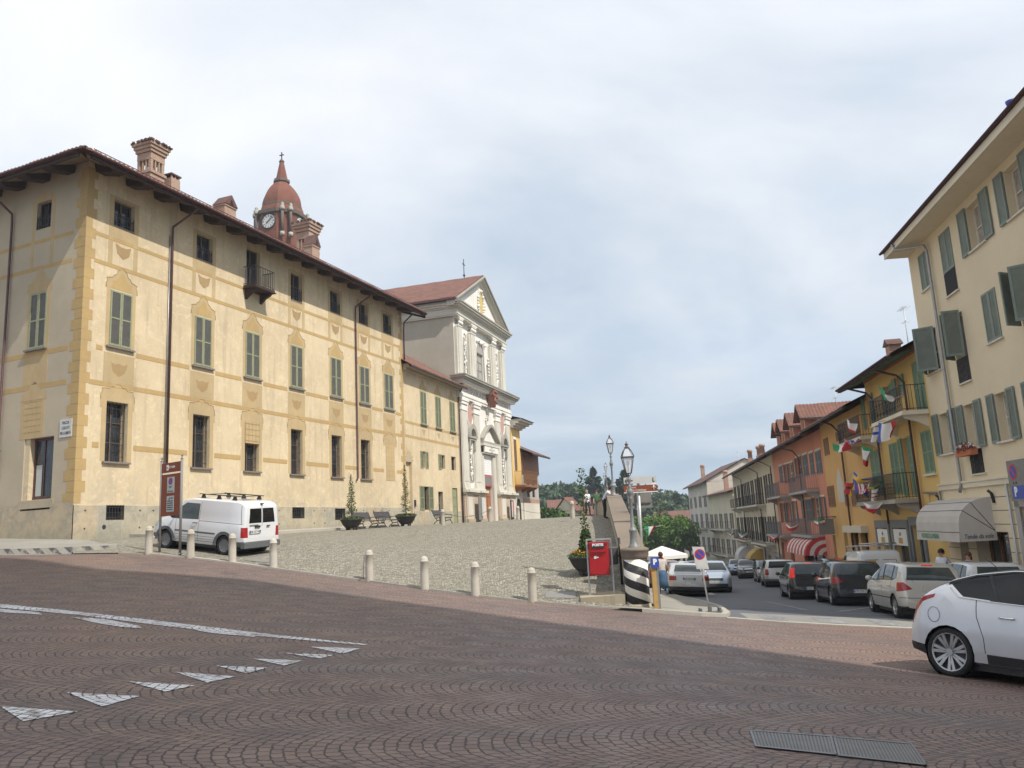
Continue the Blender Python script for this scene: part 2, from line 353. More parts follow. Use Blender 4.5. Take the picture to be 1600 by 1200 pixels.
def paint(name, c, metal=.0, rough=.16, coat=.8):
    m, t, b = newmat(name); v = oc(t); n = t.noise(v, 2.5, 5, .6); f = t.noise(v, 60, 3); x, y, z = t.sep(v)
    dirt = t.m('MULTIPLY', t.mr(z, .65, .15, 0., .35), t.mr(n, .3, .7, .4, 1.))
    a = t.mix(dirt, c, (.16, .145, .125))
    t.put(b.inputs['Base Color'], a); b.inputs['Metallic'].default_value = metal; t.put(b.inputs['Roughness'], t.mr(n, .3, .7, rough*.8, rough*1.4))
    b.inputs['Coat Weight'].default_value = coat; b.inputs['Coat Roughness'].default_value = .03; return m
M['p_white'] = paint('paint_white', (.66, .67, .68)); M['p_pearl'] = paint('paint_pearl_white', (.60, .61, .64), .15)
M['p_silver'] = paint('paint_silver', (.52, .51, .49), .4, .3); M['p_beige'] = paint('paint_champagne', (.52, .50, .46), .35, .3)
M['p_night'] = paint('paint_dark_blue', (.012, .016, .022)); M['p_black'] = paint('paint_black', (.01, .011, .012))
M['p_blue'] = paint('paint_ice_blue', (.22, .28, .36), .5, .3); M['p_grey'] = paint('paint_grey', (.12, .125, .13), .4); M['p_lightblue'] = paint('paint_light_blue', (.34, .40, .48), .4, .3)
M['p_wine'] = paint('paint_wine', (.09, .012, .02)); M['p_green'] = paint('paint_grey_green', (.09, .12, .12), .3); M['p_red'] = paint('paint_red', (.42, .02, .02))
M['trim'] = plain('black_trim', (.022, .022, .024), .6, var=.15); M['trim_grey'] = plain('grey_trim', (.11, .115, .12), .65, var=.12)
M['seam'] = plain('panel_gap', (.03, .03, .03), .8)
M['tyre'] = plain('tyre', (.018, .018, .018), .85, var=.3); M['rim'] = plain('rim', (.42, .42, .42), .3, .8); M['hub_grey'] = plain('wheel_cover', (.19, .19, .195), .4, .3)
M['chrome'] = plain('chrome', (.75, .75, .75), .12, 1., var=.02)
M['lamp_red'] = plain('tail_lamp', (.30, .01, .01), .15, spec=.8); M['lamp_lit'] = plain('brake_lamp_lit', (.45, .012, .01), .2, emis=((1, .03, .02), .32))
M['lamp_clear'] = plain('head_lamp', (.45, .47, .5), .1, spec=.9)
M['plate'] = plain('number_plate', (.62, .62, .6), .5, var=.03); M['blue'] = plain('sign_blue', (.03, .07, .36), .5, var=.05); M['ink'] = plain('ink', (.03, .03, .035), .7, var=.05)
M['white'] = plain('white_paint', (.78, .78, .76), .6, var=.05); M['black'] = plain('black_paint', (.02, .02, .02), .6, var=.15)
M['red'] = plain('sign_red', (.50, .03, .03), .5, var=.05); M['post_red'] = plain('post_box_red', (.40, .012, .015), .35, var=.08); M['sign_brown'] = plain('sign_brown', (.22, .05, .015), .7, var=.08)
M['sign_grey'] = plain('sign_back_grey', (.20, .19, .175), .6, var=.1); M['sign_white'] = plain('sign_off_white', (.52, .52, .50), .5, var=.05); M['paper'] = plain('notice_paper', (.42, .45, .42), .7, var=.05)
M['green'] = plain('flag_green', (.02, .28, .11), .8, var=.1); M['fred'] = plain('flag_red', (.50, .02, .03), .8, var=.1); M['fwhite'] = plain('flag_white', (.72, .72, .72), .8, var=.06); M['fblue'] = plain('flag_blue', (.03, .07, .42), .8); M['fyellow'] = plain('flag_yellow', (.65, .42, .03), .8); M['fblack'] = plain('flag_black', (.015, .015, .015), .8)
M['bollard'] = plaster('bollard_stone', (.50, .465, .40), (.42, .385, .32), (.26, .23, .18), .5, .5, .5)
M['concrete'] = plaster('old_concrete', (.42, .36, .26), (.33, .29, .21), (.17, .17, .09), .6, .4, .5)
M['parapet_top'] = plaster('parapet_slab', (.225, .18, .14), (.18, .15, .12), (.18, .15, .12), .5, .4, .6)
M['parapet'] = plaster('parapet_side', (.46, .43, .37), None, (.25, .23, .19), .5)
M['kerb'] = plaster('kerb_stone', (.42, .39, .34), (.35, .33, .28), (.25, .23, .19), .4, .4, .5)
M['pave'] = plaster('pavement_slabs', (.30, .285, .25), (.25, .24, .21), (.22, .2, .18), .4, .4, .4)
M['lamp_iron'] = plain('lamp_post_paint', (.21, .22, .215), .55, .2, var=.18, scale=9); M['lamp_rust'] = plain('lamp_frame', (.10, .085, .08), .6, .2)
m, t, b = newmat('lantern_glass'); b.inputs['Base Color'].default_value = (.85, .88, .9, 1); b.inputs['Roughness'].default_value = .15; b.inputs['Alpha'].default_value = .38; M['lantern'] = m
M['bowl'] = plain('planter_bowl', (.035, .033, .033), .6, var=.15); M['bench'] = plain('bench_slats', (.05, .045, .045), .5, var=.2)
M['awn_grey'] = plain('awning_grey', (.52, .48, .44), .85, var=.06, scale=1.5); M['awn_yellow'] = plain('awning_yellow', (.52, .34, .09), .85, var=.12); M['awn_white'] = plain('awning_white', (.60, .58, .54), .85, var=.08); M['awn_red'] = plain('awning_red', (.45, .05, .05), .85, var=.1)
M['canvas'] = plain('umbrella_canvas', (.72, .71, .66), .85, var=.03)
M['skin'] = plain('skin', (.45, .25, .17), .6, var=.05); M['hair_dark'] = plain('hair_dark', (.02, .013, .01), .7); M['hair_red'] = plain('hair_brown', (.10, .03, .015), .7); M['hair_grey'] = plain('hair_grey', (.3, .29, .28), .8)
M['shirt_white'] = plain('shirt_white', (.70, .72, .78), .85, var=.1, scale=12); M['top_green'] = plain('top_green', (.03, .13, .06), .85, var=.3, scale=14); M['jeans'] = plain('jeans', (.05, .11, .20), .85, var=.25, scale=15); M['trousers'] = plain('trousers_dark', (.03, .03, .04), .85); M['trousers_grey'] = plain('trousers_grey', (.30, .31, .35), .85); M['top_cream'] = plain('top_cream', (.55, .5, .46), .85)
M['top_lilac'] = plain('top_lilac', (.32, .25, .38), .85); M['shoe'] = plain('shoe', (.03, .025, .02), .6)
M['bulb'] = plain('bulb', (.6, .6, .6), .3)
M['bark'] = plain('bark', (.10, .075, .055), .95, var=.3, bmp=.5)
def leafm(name, a, b_, c=None):
    m, t, b = newmat(name); g = t.node('ShaderNodeNewGeometry'); r = g.outputs['Random Per Island']
    n = t.noise(oc(t), .8, 4); cc = t.mix(r, a, b_); cc = t.mix(t.mr(n, .4, .65, 0., .6), cc, c or tuple(q*.6 for q in a))
    t.put(b.inputs['Base Color'], cc); b.inputs['Roughness'].default_value = .65; b.inputs['Specular IOR Level'].default_value = .3
    if 'Subsurface Weight' in b.inputs: pass
    return m
M['leaf_far'] = leafm('foliage_far', (.04, .075, .04), (.075, .125, .055), (.03, .055, .035)); M['leaf_cedar'] = leafm('foliage_cedar', (.03, .06, .04), (.05, .085, .055), (.022, .045, .032))
M['leaf_lime'] = leafm('foliage_lime', (.08, .16, .022), (.13, .23, .035), (.045, .10, .015)); M['leaf_mid'] = leafm('foliage_mid', (.045, .10, .025), (.08, .15, .035), (.03, .07, .018)); M['leaf_yew'] = leafm('foliage_shrub', (.04, .075, .02), (.085, .12, .03), (.025, .05, .012))
M['leaf_cyp'] = leafm('foliage_cypress', (.07, .095, .03), (.12, .13, .04), (.04, .06, .02)); M['flower_or'] = leafm('flowers_orange', (.55, .22, .02), (.62, .35, .03), (.05, .1, .02)); M['flower_red'] = leafm('flowers_red', (.35, .03, .03), (.45, .2, .16), (.05, .1, .02))

# --- setts laid in arcs: bands run roughly across the view, each row of stones bows
def sett(name, c1, c2, c3, joint, paint=0.):
    m, t, b = newmat(name); p = wp(t); x0, y0, z0 = t.sep(p)
    nz = t.node('ShaderNodeTexNoise'); t.put(nz.inputs['Vector'], p); nz.inputs['Scale'].default_value = 2.2; nz.inputs['Detail'].default_value = 3
    off = t.v('SCALE', t.v('SUBTRACT', nz.outputs['Color'], (.5, .5, .5)), scale=.10); nz2 = t.node('ShaderNodeTexNoise'); t.put(nz2.inputs['Vector'], p); nz2.inputs['Scale'].default_value = 14.; off2 = t.v('SCALE', t.v('SUBTRACT', nz2.outputs['Color'], (.5, .5, .5)), scale=.05)
    q = t.v('ADD', t.v('ADD', p, off), off2)
    x, y, z = t.sep(q); th = R(-8); cx, sx_ = math.cos(th), math.sin(th)
    xr = t.m('SUBTRACT', t.m('MULTIPLY', x, cx), t.m('MULTIPLY', y, sx_)); yr = t.m('ADD', t.m('MULTIPLY', x, sx_), t.m('MULTIPLY', y, cx))
    W_ = 1.15; Rr = .72; band = t.m('FLOOR', t.m('DIVIDE', yr, W_))
    uu = t.m('MULTIPLY', t.m('SUBTRACT', t.m('FRACT', t.m('DIVIDE', yr, W_)), .5), W_)
    arc = t.m('SQRT', t.m('SUBTRACT', Rr*Rr, t.m('MULTIPLY', uu, uu))); ang = t.m('MULTIPLY', t.m('ARCSINE', t.m('DIVIDE', uu, Rr)), Rr)
    vv = t.m('ADD', t.m('ADD', xr, arc), t.m('MULTIPLY', band, .037))
    bk = t.node('ShaderNodeTexBrick'); t.put(bk.inputs['Vector'], t.comb(t.m('ADD', ang, 50.), t.m('ADD', vv, 200.), 0.))
    for k, qq in (('Color1', c1), ('Color2', c2), ('Mortar', joint)): bk.inputs[k].default_value = (*qq, 1)
    bk.inputs['Scale'].default_value = 1; bk.inputs['Brick Width'].default_value = .105; bk.inputs['Row Height'].default_value = .10; bk.inputs['Mortar Size'].default_value = .0085; bk.inputs['Mortar Smooth'].default_value = .25
    big = t.noise(p, .22, 5, .6); mid = t.noise(p, 2.4, 5, .6); f = t.noise(p, 40, 3)
    stone = t.mix(t.mr(big, .4, .62, 0., .7), bk.outputs[0], c3); stone = t.mix(t.mr(t.noise(t.comb(t.m('MULTIPLY', x0, .25), y0, 0.), .7, 5, .6), .48, .68, 0., .55), stone, (.15, .135, .135))
    keep = t.mix(bk.outputs['Fac'], stone, joint)
    keep = t.mix(t.mr(mid, .35, .7, 0., .3), keep, tuple(q*.72 for q in c2)); keep = t.mix(t.mr(f, .4, .7, 0., .2), keep, tuple(min(1, q*1.35) for q in c1))
    keep = t.mix(t.mr(t.noise(p, .55, 6, .65, .8), .60, .68, 0., .45), keep, (.06, .052, .052))
    if paint: keep = t.mix(t.m('MULTIPLY', t.m('SUBTRACT', 1., t.m('MULTIPLY', bk.outputs['Fac'], .85)), t.mr(t.m('ADD', t.noise(p, 7, 7, .75), t.m('MULTIPLY', t.noise(p, 1.3, 3), .35)), .84, .66, 0., paint)), keep, (.80, .80, .80))
    t.put(b.inputs['Base Color'], keep); t.put(b.inputs['Roughness'], t.mr(mid, .3, .7, .5, .75)); b.inputs['Specular IOR Level'].default_value = .35
    bump(t, b, t.m('ADD', t.m('MULTIPLY', bk.outputs['Fac'], -1.), t.m('MULTIPLY', f, .35)), .8, .012)
    return m
M['sett'] = sett('porphyry_setts', (.225, .155, .125), (.125, .10, .098), (.28, .18, .135), (.03, .022, .022))
M['mark'] = sett('painted_setts', (.225, .155, .125), (.125, .10, .098), (.28, .18, .135), (.03, .022, .022), .92)
def cobble(name):
    m, t, b = newmat(name); p = wp(t)
    vo = t.node('ShaderNodeTexVoronoi'); t.put(vo.inputs['Vector'], p); vo.inputs['Scale'].default_value = 12.
    ve = t.node('ShaderNodeTexVoronoi', feature='DISTANCE_TO_EDGE'); t.put(ve.inputs['Vector'], p); ve.inputs['Scale'].default_value = 12.
    cr = t.sep(vo.outputs['Color'])[0]; a = t.ramp(cr, (0., (.20, .18, .145)), (.5, (.31, .285, .235)), (1., (.42, .39, .32)))
    j = t.mr(ve.outputs['Distance'], .0, .07, 1., 0.); big = t.noise(p, .3, 6, .65); mid = t.noise(p, 1.6, 5, .6)
    a = t.mix(t.m('MULTIPLY', j, .6), a, (.14, .135, .10)); a = t.mix(t.mr(big, .42, .66, 0., .5), a, (.265, .255, .195)); a = t.mix(t.mr(mid, .5, .72, 0., .4), a, (.33, .285, .225))
    t.put(b.inputs['Base Color'], a); b.inputs['Roughness'].default_value = .85; b.inputs['Specular IOR Level'].default_value = .25
    bump(t, b, t.mr(ve.outputs['Distance'], 0., .12), 1., .03); return m
M['cobble'] = cobble('river_cobbles')
def asphalt(name, c):
    m, t, b = newmat(name); p = wp(t); big = t.noise(p, .25, 6, .6); mid = t.noise(p, 2, 6, .6); f = t.noise(p, 60, 2)
    a = t.mix(t.mr(big, .35, .7), c, tuple(q*1.35 for q in c)); a = t.mix(t.mr(mid, .5, .75, 0., .5), a, tuple(q*.75 for q in c)); a = t.mix(t.mr(f, .4, .7, 0., .3), a, tuple(q*1.8 for q in c))
    t.put(b.inputs['Base Color'], a); b.inputs['Roughness'].default_value = .8; bump(t, b, f, .4, .006); return m
M['asphalt'] = asphalt('asphalt', (.085, .088, .095)); M['asphalt_light'] = asphalt('asphalt_light', (.19, .185, .17)); M['far_ground'] = asphalt('far_ground', (.07, .085, .04))
def worn(name, c, under, amt=.5):
    m, t, b = newmat(name); p = wp(t); n = t.noise(p, 9, 6, .7); n2 = t.noise(p, 1.2, 4); 
    k = t.mr(t.m('ADD', n, t.m('MULTIPLY', n2, .6)), .62, .88, 0., amt); t.put(b.inputs['Base Color'], t.mix(k, c, under)); b.inputs['Roughness'].default_value = .75; bump(t, b, t.noise(p, 30, 3), .4, .008); return m
M['mark_faint'] = worn('faint_white_marking', (.30, .30, .29), (.15, .15, .15), 1.); M['mark_blue'] = worn('faint_blue_marking', (.12, .19, .27), (.10, .10, .11), 1.)
m, t, b = newmat('kerb_stripes'); v = oc(t); x, y, z = t.sep(v); s_ = t.m('FRACT', t.m('DIVIDE', t.m('ADD', x, z), .5)); n = t.noise(v, 5, 5, .7)
t.put(b.inputs['Base Color'], t.mix(t.mr(n, .45, .6), t.mix(t.m('GREATER_THAN', s_, .5), (.09, .09, .095), (.36, .34, .30)), (.30, .28, .24))); b.inputs['Roughness'].default_value = .85; M['kerb_stripes'] = m
# ---------------------------------------------------------------- ground
def sheet(name, poly, fz, step, m, dz=0.):
    'ground sheet: fine grid over the polygon bounding box cut to the polygon'
    xs = [p[0] for p in poly]; ys = [p[1] for p in poly]; bm = bmesh.new()
    nx = max(1, int((max(xs)-min(xs))/step)+1); ny = max(1, int((max(ys)-min(ys))/step)+1)
    g = [[bm.verts.new((min(xs)+(max(xs)-min(xs))*i/nx, min(ys)+(max(ys)-min(ys))*j/ny, 0)) for j in range(ny+1)] for i in range(nx+1)]
    for i in range(nx):
        for j in range(ny): bm.faces.new((g[i][j], g[i+1][j], g[i+1][j+1], g[i][j+1]))
    n = len(poly); area = sum(poly[i][0]*poly[(i+1) % n][1]-poly[(i+1) % n][0]*poly[i][1] for i in range(n)); P = poly if area > 0 else poly[::-1]
    def inside(x, y):
        c = False
        for i in range(n):
            (a, b_), (c_, d) = P[i], P[(i+1) % n]
            if (b_ > y) != (d > y) and x < (c_-a)*(y-b_)/(d-b_)+a: c = not c
        return c
    for i in range(n):
        a, b_ = Vector((*P[i], 0)), Vector((*P[(i+1) % n], 0)); d = b_-a; nn = Vector((d.y, -d.x, 0)).normalized()
        lo = (min(a.x, b_.x)-step*1.5, min(a.y, b_.y)-step*1.5); hi = (max(a.x, b_.x)+step*1.5, max(a.y, b_.y)+step*1.5)
        fs = [f for f in bm.faces if lo[0] <= f.calc_center_median().x <= hi[0] and lo[1] <= f.calc_center_median().y <= hi[1]]
        geom = list({e for f in fs for e in f.edges} | {v for f in fs for v in f.verts}) + fs
        if geom: bmesh.ops.bisect_plane(bm, geom=geom, plane_co=a, plane_no=nn, dist=1e-5)
    dead = [f for f in bm.faces if not inside(*f.calc_center_median().xy)]
    bmesh.ops.delete(bm, geom=dead, context='FACES')
    for v in bm.verts: v.co.z = fz(v.co.x, v.co.y)+dz
    for f in bm.faces:
        f.smooth = True
        if f.normal.z < 0: f.normal_flip()
    bmesh.ops.recalc_face_normals(bm, faces=bm.faces[:])
    if sum(f.normal.z for f in bm.faces) < 0: bmesh.ops.reverse_faces(bm, faces=bm.faces[:])
    me = bpy.data.meshes.new(name); bm.to_mesh(me); bm.free(); me.materials.append(m)
    o = bpy.data.objects.new(name, me); col.objects.link(o); return tag(o, kind='structure')
KR = KERB[-1]
# sloping stone-sett road across the foreground
road_poly = [(-60, 42), (-32, 31.5), (-22, 28.6), (-16.0, 27.0)] + KERB[1:] + [(4.6, 20.25), (6.2, 19.75), (9, 19.2), (13, 18.5), (22, 17.0), (40, 14), (40, -14), (-60, -14)]
sheet('road', road_poly, G, 1.0, M['sett'])
# asphalt street running downhill between the facades
street_poly = [(4.6, 20.25), (6.2, 19.75), (9, 19.2), (13, 18.5), (22, 17.0), (40, 14), (40, 30), (24, 40), (34, 100), (44, 160), (44, 240), (-8, 240), (6, 120), (4.2, 40), (2.95, 21.0)]
sheet('street', street_poly, lambda x, y: G(x, min(y, 125))-.02*max(0, y-125), 1.5, M['asphalt'])
# upper cobbled square
piazza_poly = KERB[:] + [(3.3, 24), (4.42, 37.2), (5.9, 60), (9.5, 95), (-22, 95), (-14, 62), (-10, 50), (-9.2, 48), (-16.9, 30.2)]
sheet('piazza', piazza_poly, PZ, .8, M['cobble'])
# wide land below and behind everything
mb = MB()
def land(x, y):
    r = math.hypot(x, y); 
    z = -8.5
    if y > 150: z += 14*min(1, (y-150)/160)**1.3*(1 if x < 40 else .7)
    return z
N = 40
xs = [-400+800*i/N for i in range(N+1)]; ys = [-80, -40] + [30*j for j in range(14)] + [410]
vs = [(x, y, land(x, y)) for y in ys for x in xs]
mb.add(vs, [(j*(N+1)+i, j*(N+1)+i+1, (j+1)*(N+1)+i+1, (j+1)*(N+1)+i) for j in range(len(ys)-1) for i in range(N)], 0, True)
tag(mb.build('terrain', M['far_ground']), kind='structure')

# stone kerb strip between the setts and the square
def strip(name, pts, wid, fz, h, m, side=1, sub=None):
    'flat stone band following a line in plan; the top is h over the surface, sides go down'
    P = []
    for i in range(len(pts)-1):
        a, b_ = Vector(pts[i]), Vector(pts[i+1]); k = max(1, int((b_-a).length/(sub or 1.0)))
        P += [a.lerp(b_, j/k) for j in range(k)]
    P.append(Vector(pts[-1])); mb = MB(); rows = []
    for i, p in enumerate(P):
        d = (P[min(i+1, len(P)-1)]-P[max(i-1, 0)]).normalized(); nn = Vector((-d.y, d.x))*side*wid; q = p+nn; z0, z1 = fz(p.x, p.y), fz(q.x, q.y)
        rows.append([(p.x, p.y, z0-.3), (p.x, p.y, z0+h), (q.x, q.y, z1+h), (q.x, q.y, z1-.3)])
    for i in range(len(rows)-1):
        a, b_ = rows[i], rows[i+1]
        for k in range(3): mb.quad(a[k], a[k+1], b_[k+1], b_[k])
    mb.add(rows[0], [(0, 1, 2, 3)]); mb.add(rows[-1], [(3, 2, 1, 0)])
    return tag(mb.build(name, m), kind='structure')
strip('kerb_line', KERB[1:], .32, G, .045, M['kerb'])
# raised pavement round the corner of the palazzo, with its striped kerb
FA = Face(*at(112, 842, 30).xy, 21.2)          # long street front of the palazzo
C0 = FA.o.copy()
FC = Face(C0[0], C0[1], 114.0)                  # short front: local x runs towards the corner, so it is negative along the wall
def pv(px, py, Y): p = at(px, py, Y); return (p.x, p.y), p.z
outer = [(-45, 36.5), (-30, 31.2), (-22.5, 28.3), (-19.0, 27.35), (-16.6, 26.98), (-15.3, 27.0), (-14.3, 27.3), (-13.75, 27.75)]
inner = [tuple(FC.w(x, .1).xy) for x in (-30, -14, -6.5, -3, -.2)] + [tuple(FA.w(s, .1).xy) for s in (.1, 1.0, 2.4)]
zo = [G(x, y)+.2 for x, y in outer]; zi = [2.9, 2.5, 2.28, 2.12, 1.99, 1.985, 1.93, 1.86]
zo[-3:] = [G(*outer[-3])+.22, G(*outer[-2])+.25, 1.68]
mb = MB(); mk = MB()
for i in range(7):
    a, b_, c, d = (*outer[i], zo[i]), (*outer[i+1], zo[i+1]), (*inner[i+1], zi[i+1]), (*inner[i], zi[i]); mb.quad(a, b_, c, d)
    mk.quad((*outer[i], zo[i]-.6), (*outer[i+1], zo[i+1]-.6), (*outer[i+1], zo[i+1]), (*outer[i], zo[i]))
mb.quad((*outer[-1], zo[-1]), (*outer[-1], 1.2), (*inner[-1], 1.2), (*inner[-1], zi[-1]))
tag(mb.build('pavement', M['pave']), kind='structure'); tag(mk.build('kerb', M['kerb_stripes']), kind='structure')
# gutter line at the foot of that kerb
strip('kerb_line', [(a[0], a[1]-.18) for a in outer[:-2]], .17, G, .02, M['kerb'])
# narrow pavement along the long front
pts = [tuple(FA.w(s, -1.15).xy) for s in (2.6, 6, 10, 14, 18, 22, 25.2)]; mb = MB()
pin = [tuple(FA.w(s, .05).xy) for s in (2.6, 6, 10, 14, 18, 22, 25.2)]
def palz(s): return 1.88+.022*s if s > 3 else 1.9
zt_ = [max(PZ(*p)+.12, 1.80+.01*i) for i, p in enumerate(pts)]
for i in range(6):
    mb.quad((*pts[i], zt_[i]), (*pts[i+1], zt_[i+1]), (*pin[i+1], zt_[i+1]+.06), (*pin[i], zt_[i]+.06))
    mb.quad((*pts[i], 1.0), (*pts[i+1], 1.0), (*pts[i+1], zt_[i+1]), (*pts[i], zt_[i]))
mb.quad((*pts[0], zt_[0]), (*pin[0], zt_[0]+.06), (*pin[0], 1.), (*pts[0], 1.))
mb.quad((*pts[-1], zt_[-1]), (*pts[-1], 1.), (*pin[-1], 1.), (*pin[-1], zt_[-1]+.06))
tag(mb.build('pavement', M['kerb']), kind='structure')
# pavement at the pillar and down the left side of the street
spv = [(2.2, 20.45), (3.2, 20.35), (4.3, 20.3), (4.9, 20.6), (5.15, 21.3), (5.6, 24), (6.2, 32), (6.6, 37), (8.0, 60), (9.6, 84), (12, 110), (8.0, 110), (6.2, 62), (4.9, 37.2), (3.55, 22.2), (3.2, 21.0), (2.4, 20.9)]
def lift(x, y): return G(x, y)+.07
o = sheet('pavement', spv, lift, 1.0, M['pave'])
strip('kerb_line', [(2.9, 20.25), (4.3, 20.12), (5.0, 20.45), (5.3, 21.3), (5.75, 24), (6.35, 32), (6.75, 37), (8.15, 60), (9.75, 84), (12.1, 110)], .16, G, .085, M['kerb'])
strip('kerb_line', [(4.9, 20.05), (6.2, 19.75), (9, 19.2), (13, 18.5)], .28, G, .02, M['kerb'])
# asphalt apron and the faded crossing
sheet('street_apron', [(5.5, 20.3), (6.3, 20.0), (9.1, 19.5), (13, 18.8), (13.4, 21.0), (9.6, 21.9), (6.8, 22.3), (5.75, 22.2)], G, .7, M['asphalt_light'], .006)
for k, x in enumerate((5.9, 7.2, 8.5, 9.8)):
    y = 20.55-.2*(x-5.9)*.9
    sheet('crossing_stripe', [(x, y-.25), (x+.6, y-.32), (x+.85, y+1.2), (x+.25, y+1.27)], G, .5, M['mark_faint'], .012)
sheet('street_marking', [(6.3, 24.6), (8.3, 24.4), (8.4, 25.0), (6.4, 25.2)], G, .5, M['mark_blue'], .008)
sheet('street_marking', [(8.3, 24.6), (8.45, 24.55), (9.1, 31), (8.95, 31)], G, .6, M['mark_faint'], .008)
sheet('street_marking', [(9.0, 24.2), (9.2, 24.1), (11.3, 26.6), (11.15, 26.7)], G, .6, M['mark_faint'], .008)
sheet('street_marking', [(8.6, 23.4), (10.9, 22.9), (10.95, 23.1), (8.65, 23.6)], G, .6, M['mark_faint'], .008)
# right-hand pavement under the facades
FE = Face(*(at(1447, 690, 31).xy + Vector((math.sin(R(9)), math.cos(R(9))))*-.9), 189.0)   # right fronts: local x grows towards the camera, origin at the corner of beige and yellow-green houses
rp = [tuple(FE.w(12, .2).xy), tuple(FE.w(12, -1.2).xy), tuple(FE.w(0, -1.2).xy), tuple(FE.w(-40, -1.2).xy), tuple(FE.w(-80, -1.2).xy), tuple(FE.w(-80, .2).xy)]
sheet('pavement', rp, lift, 1.2, M['pave']); strip('kerb_line', [rp[1], rp[2], rp[3], rp[4]], .15, G, .085, M['kerb'], side=1)

# painted lines on the setts
def gnd(px, py, it=30):
    'where a view ray meets the road surface'
    d = ray(px, py); Y = 3.
    while Y < 60:
        p = d*Y
        if p[2]+EYE < G(p[0], p[1]): break
        Y += .02
    return (p[0], p[1])
def mark(name, pix, m, dz=.006): return sheet(name, [gnd(*p) for p in pix], G, .5, m, dz)
mark('road_marking', [(0, 944), (120, 956), (260, 972), (400, 989), (520, 1002), (575, 1007), (570, 1009), (400, 994), (260, 979), (120, 961), (0, 950)], M['mark'])
mark('road_marking', [(0, 952), (60, 957), (66, 961), (0, 957)], M['mark'])
mark('road_marking', [(112, 965), (160, 967), (215, 978), (222, 982), (195, 981), (150, 974)], M['mark'])
mark('road_marking', [(300, 984), (330, 985), (400, 992), (398, 996), (330, 990)], M['mark'])
for tri in [((0, 1105), (122, 1113), (36, 1129)), ((104, 1083), (218, 1089), (160, 1105)), ((200, 1066), (305, 1072), (258, 1082)), ((274, 1051), (368, 1058), (325, 1068)), ((338, 1041), (418, 1044), (385, 1053)), ((395, 1030), (475, 1033), (445, 1041)), ((442, 1021), (522, 1024), (500, 1030)), ((483, 1011), (565, 1014), (535, 1022))]:
    mark('give_way_triangle', tri, M['mark'])
# iron gratings let into the setts
def grating(pix, label):
    c = [Vector((*gnd(*p), 0)) for p in pix]
    for q in c: q.z = G(q.x, q.y)+.012
    o = thing('drain_grating', label, 'grating', (c[0]+c[2])/2, 0, 'drain gratings in the setts')
    a, b_, c2, d = c; fr = MB(); sl_ = MB()
    def P(u, v, z=0.): q = a.lerp(b_, u).lerp(d.lerp(c2, u), v); return (q.x, q.y, q.z+z)
    sl_.quad(P(0, 0, -.008), P(1, 0, -.008), P(1, 1, -.008), P(0, 1, -.008), mi=1); c_ = 1
    for u0, u1, v0, v1 in ((0, 1, 0, .06), (0, 1, .94, 1), (0, .03, 0, 1), (.97, 1, 0, 1)): fr.quad(P(u0, v0, -.003), P(u1, v0, -.003), P(u1, v1, -.003), P(u0, v1, -.003))
    for k in range(22): u = .045+k*.0425; sl_.quad(P(u, .07, -.005), P(u+.024, .07, -.005), P(u+.024, .93, -.005), P(u, .93, -.005))
    fr.build('frame', M['hub_grey'], o, True); sl_.build('grid', [M['sign_grey'], M['trim_grey']], o, True)
    return o
grating([(1180, 1168), (1308, 1182), (1300, 1151), (1171, 1142)], 'left one of two flat iron drain gratings set in the dark setts near the camera')
grating([(1310, 1183), (1450, 1198), (1425, 1163), (1302, 1152)], 'right one of two flat iron drain gratings set in the dark setts near the camera')
for cx_, cy_, lab in ((1.0, 22.3, 'rightmost bollard'), (-8.4, 26.2, 'white van')):
    o = sheet('inspection_cover', [(cx_-.4, cy_-.25), (cx_+.4, cy_-.4), (cx_+.45, cy_+.2), (cx_-.35, cy_+.35)], PZ, .3, M['sign_grey'], .015); del o['kind']
    tag(o, 'flat metal inspection cover in the cobbles beside the '+lab, 'manhole cover')

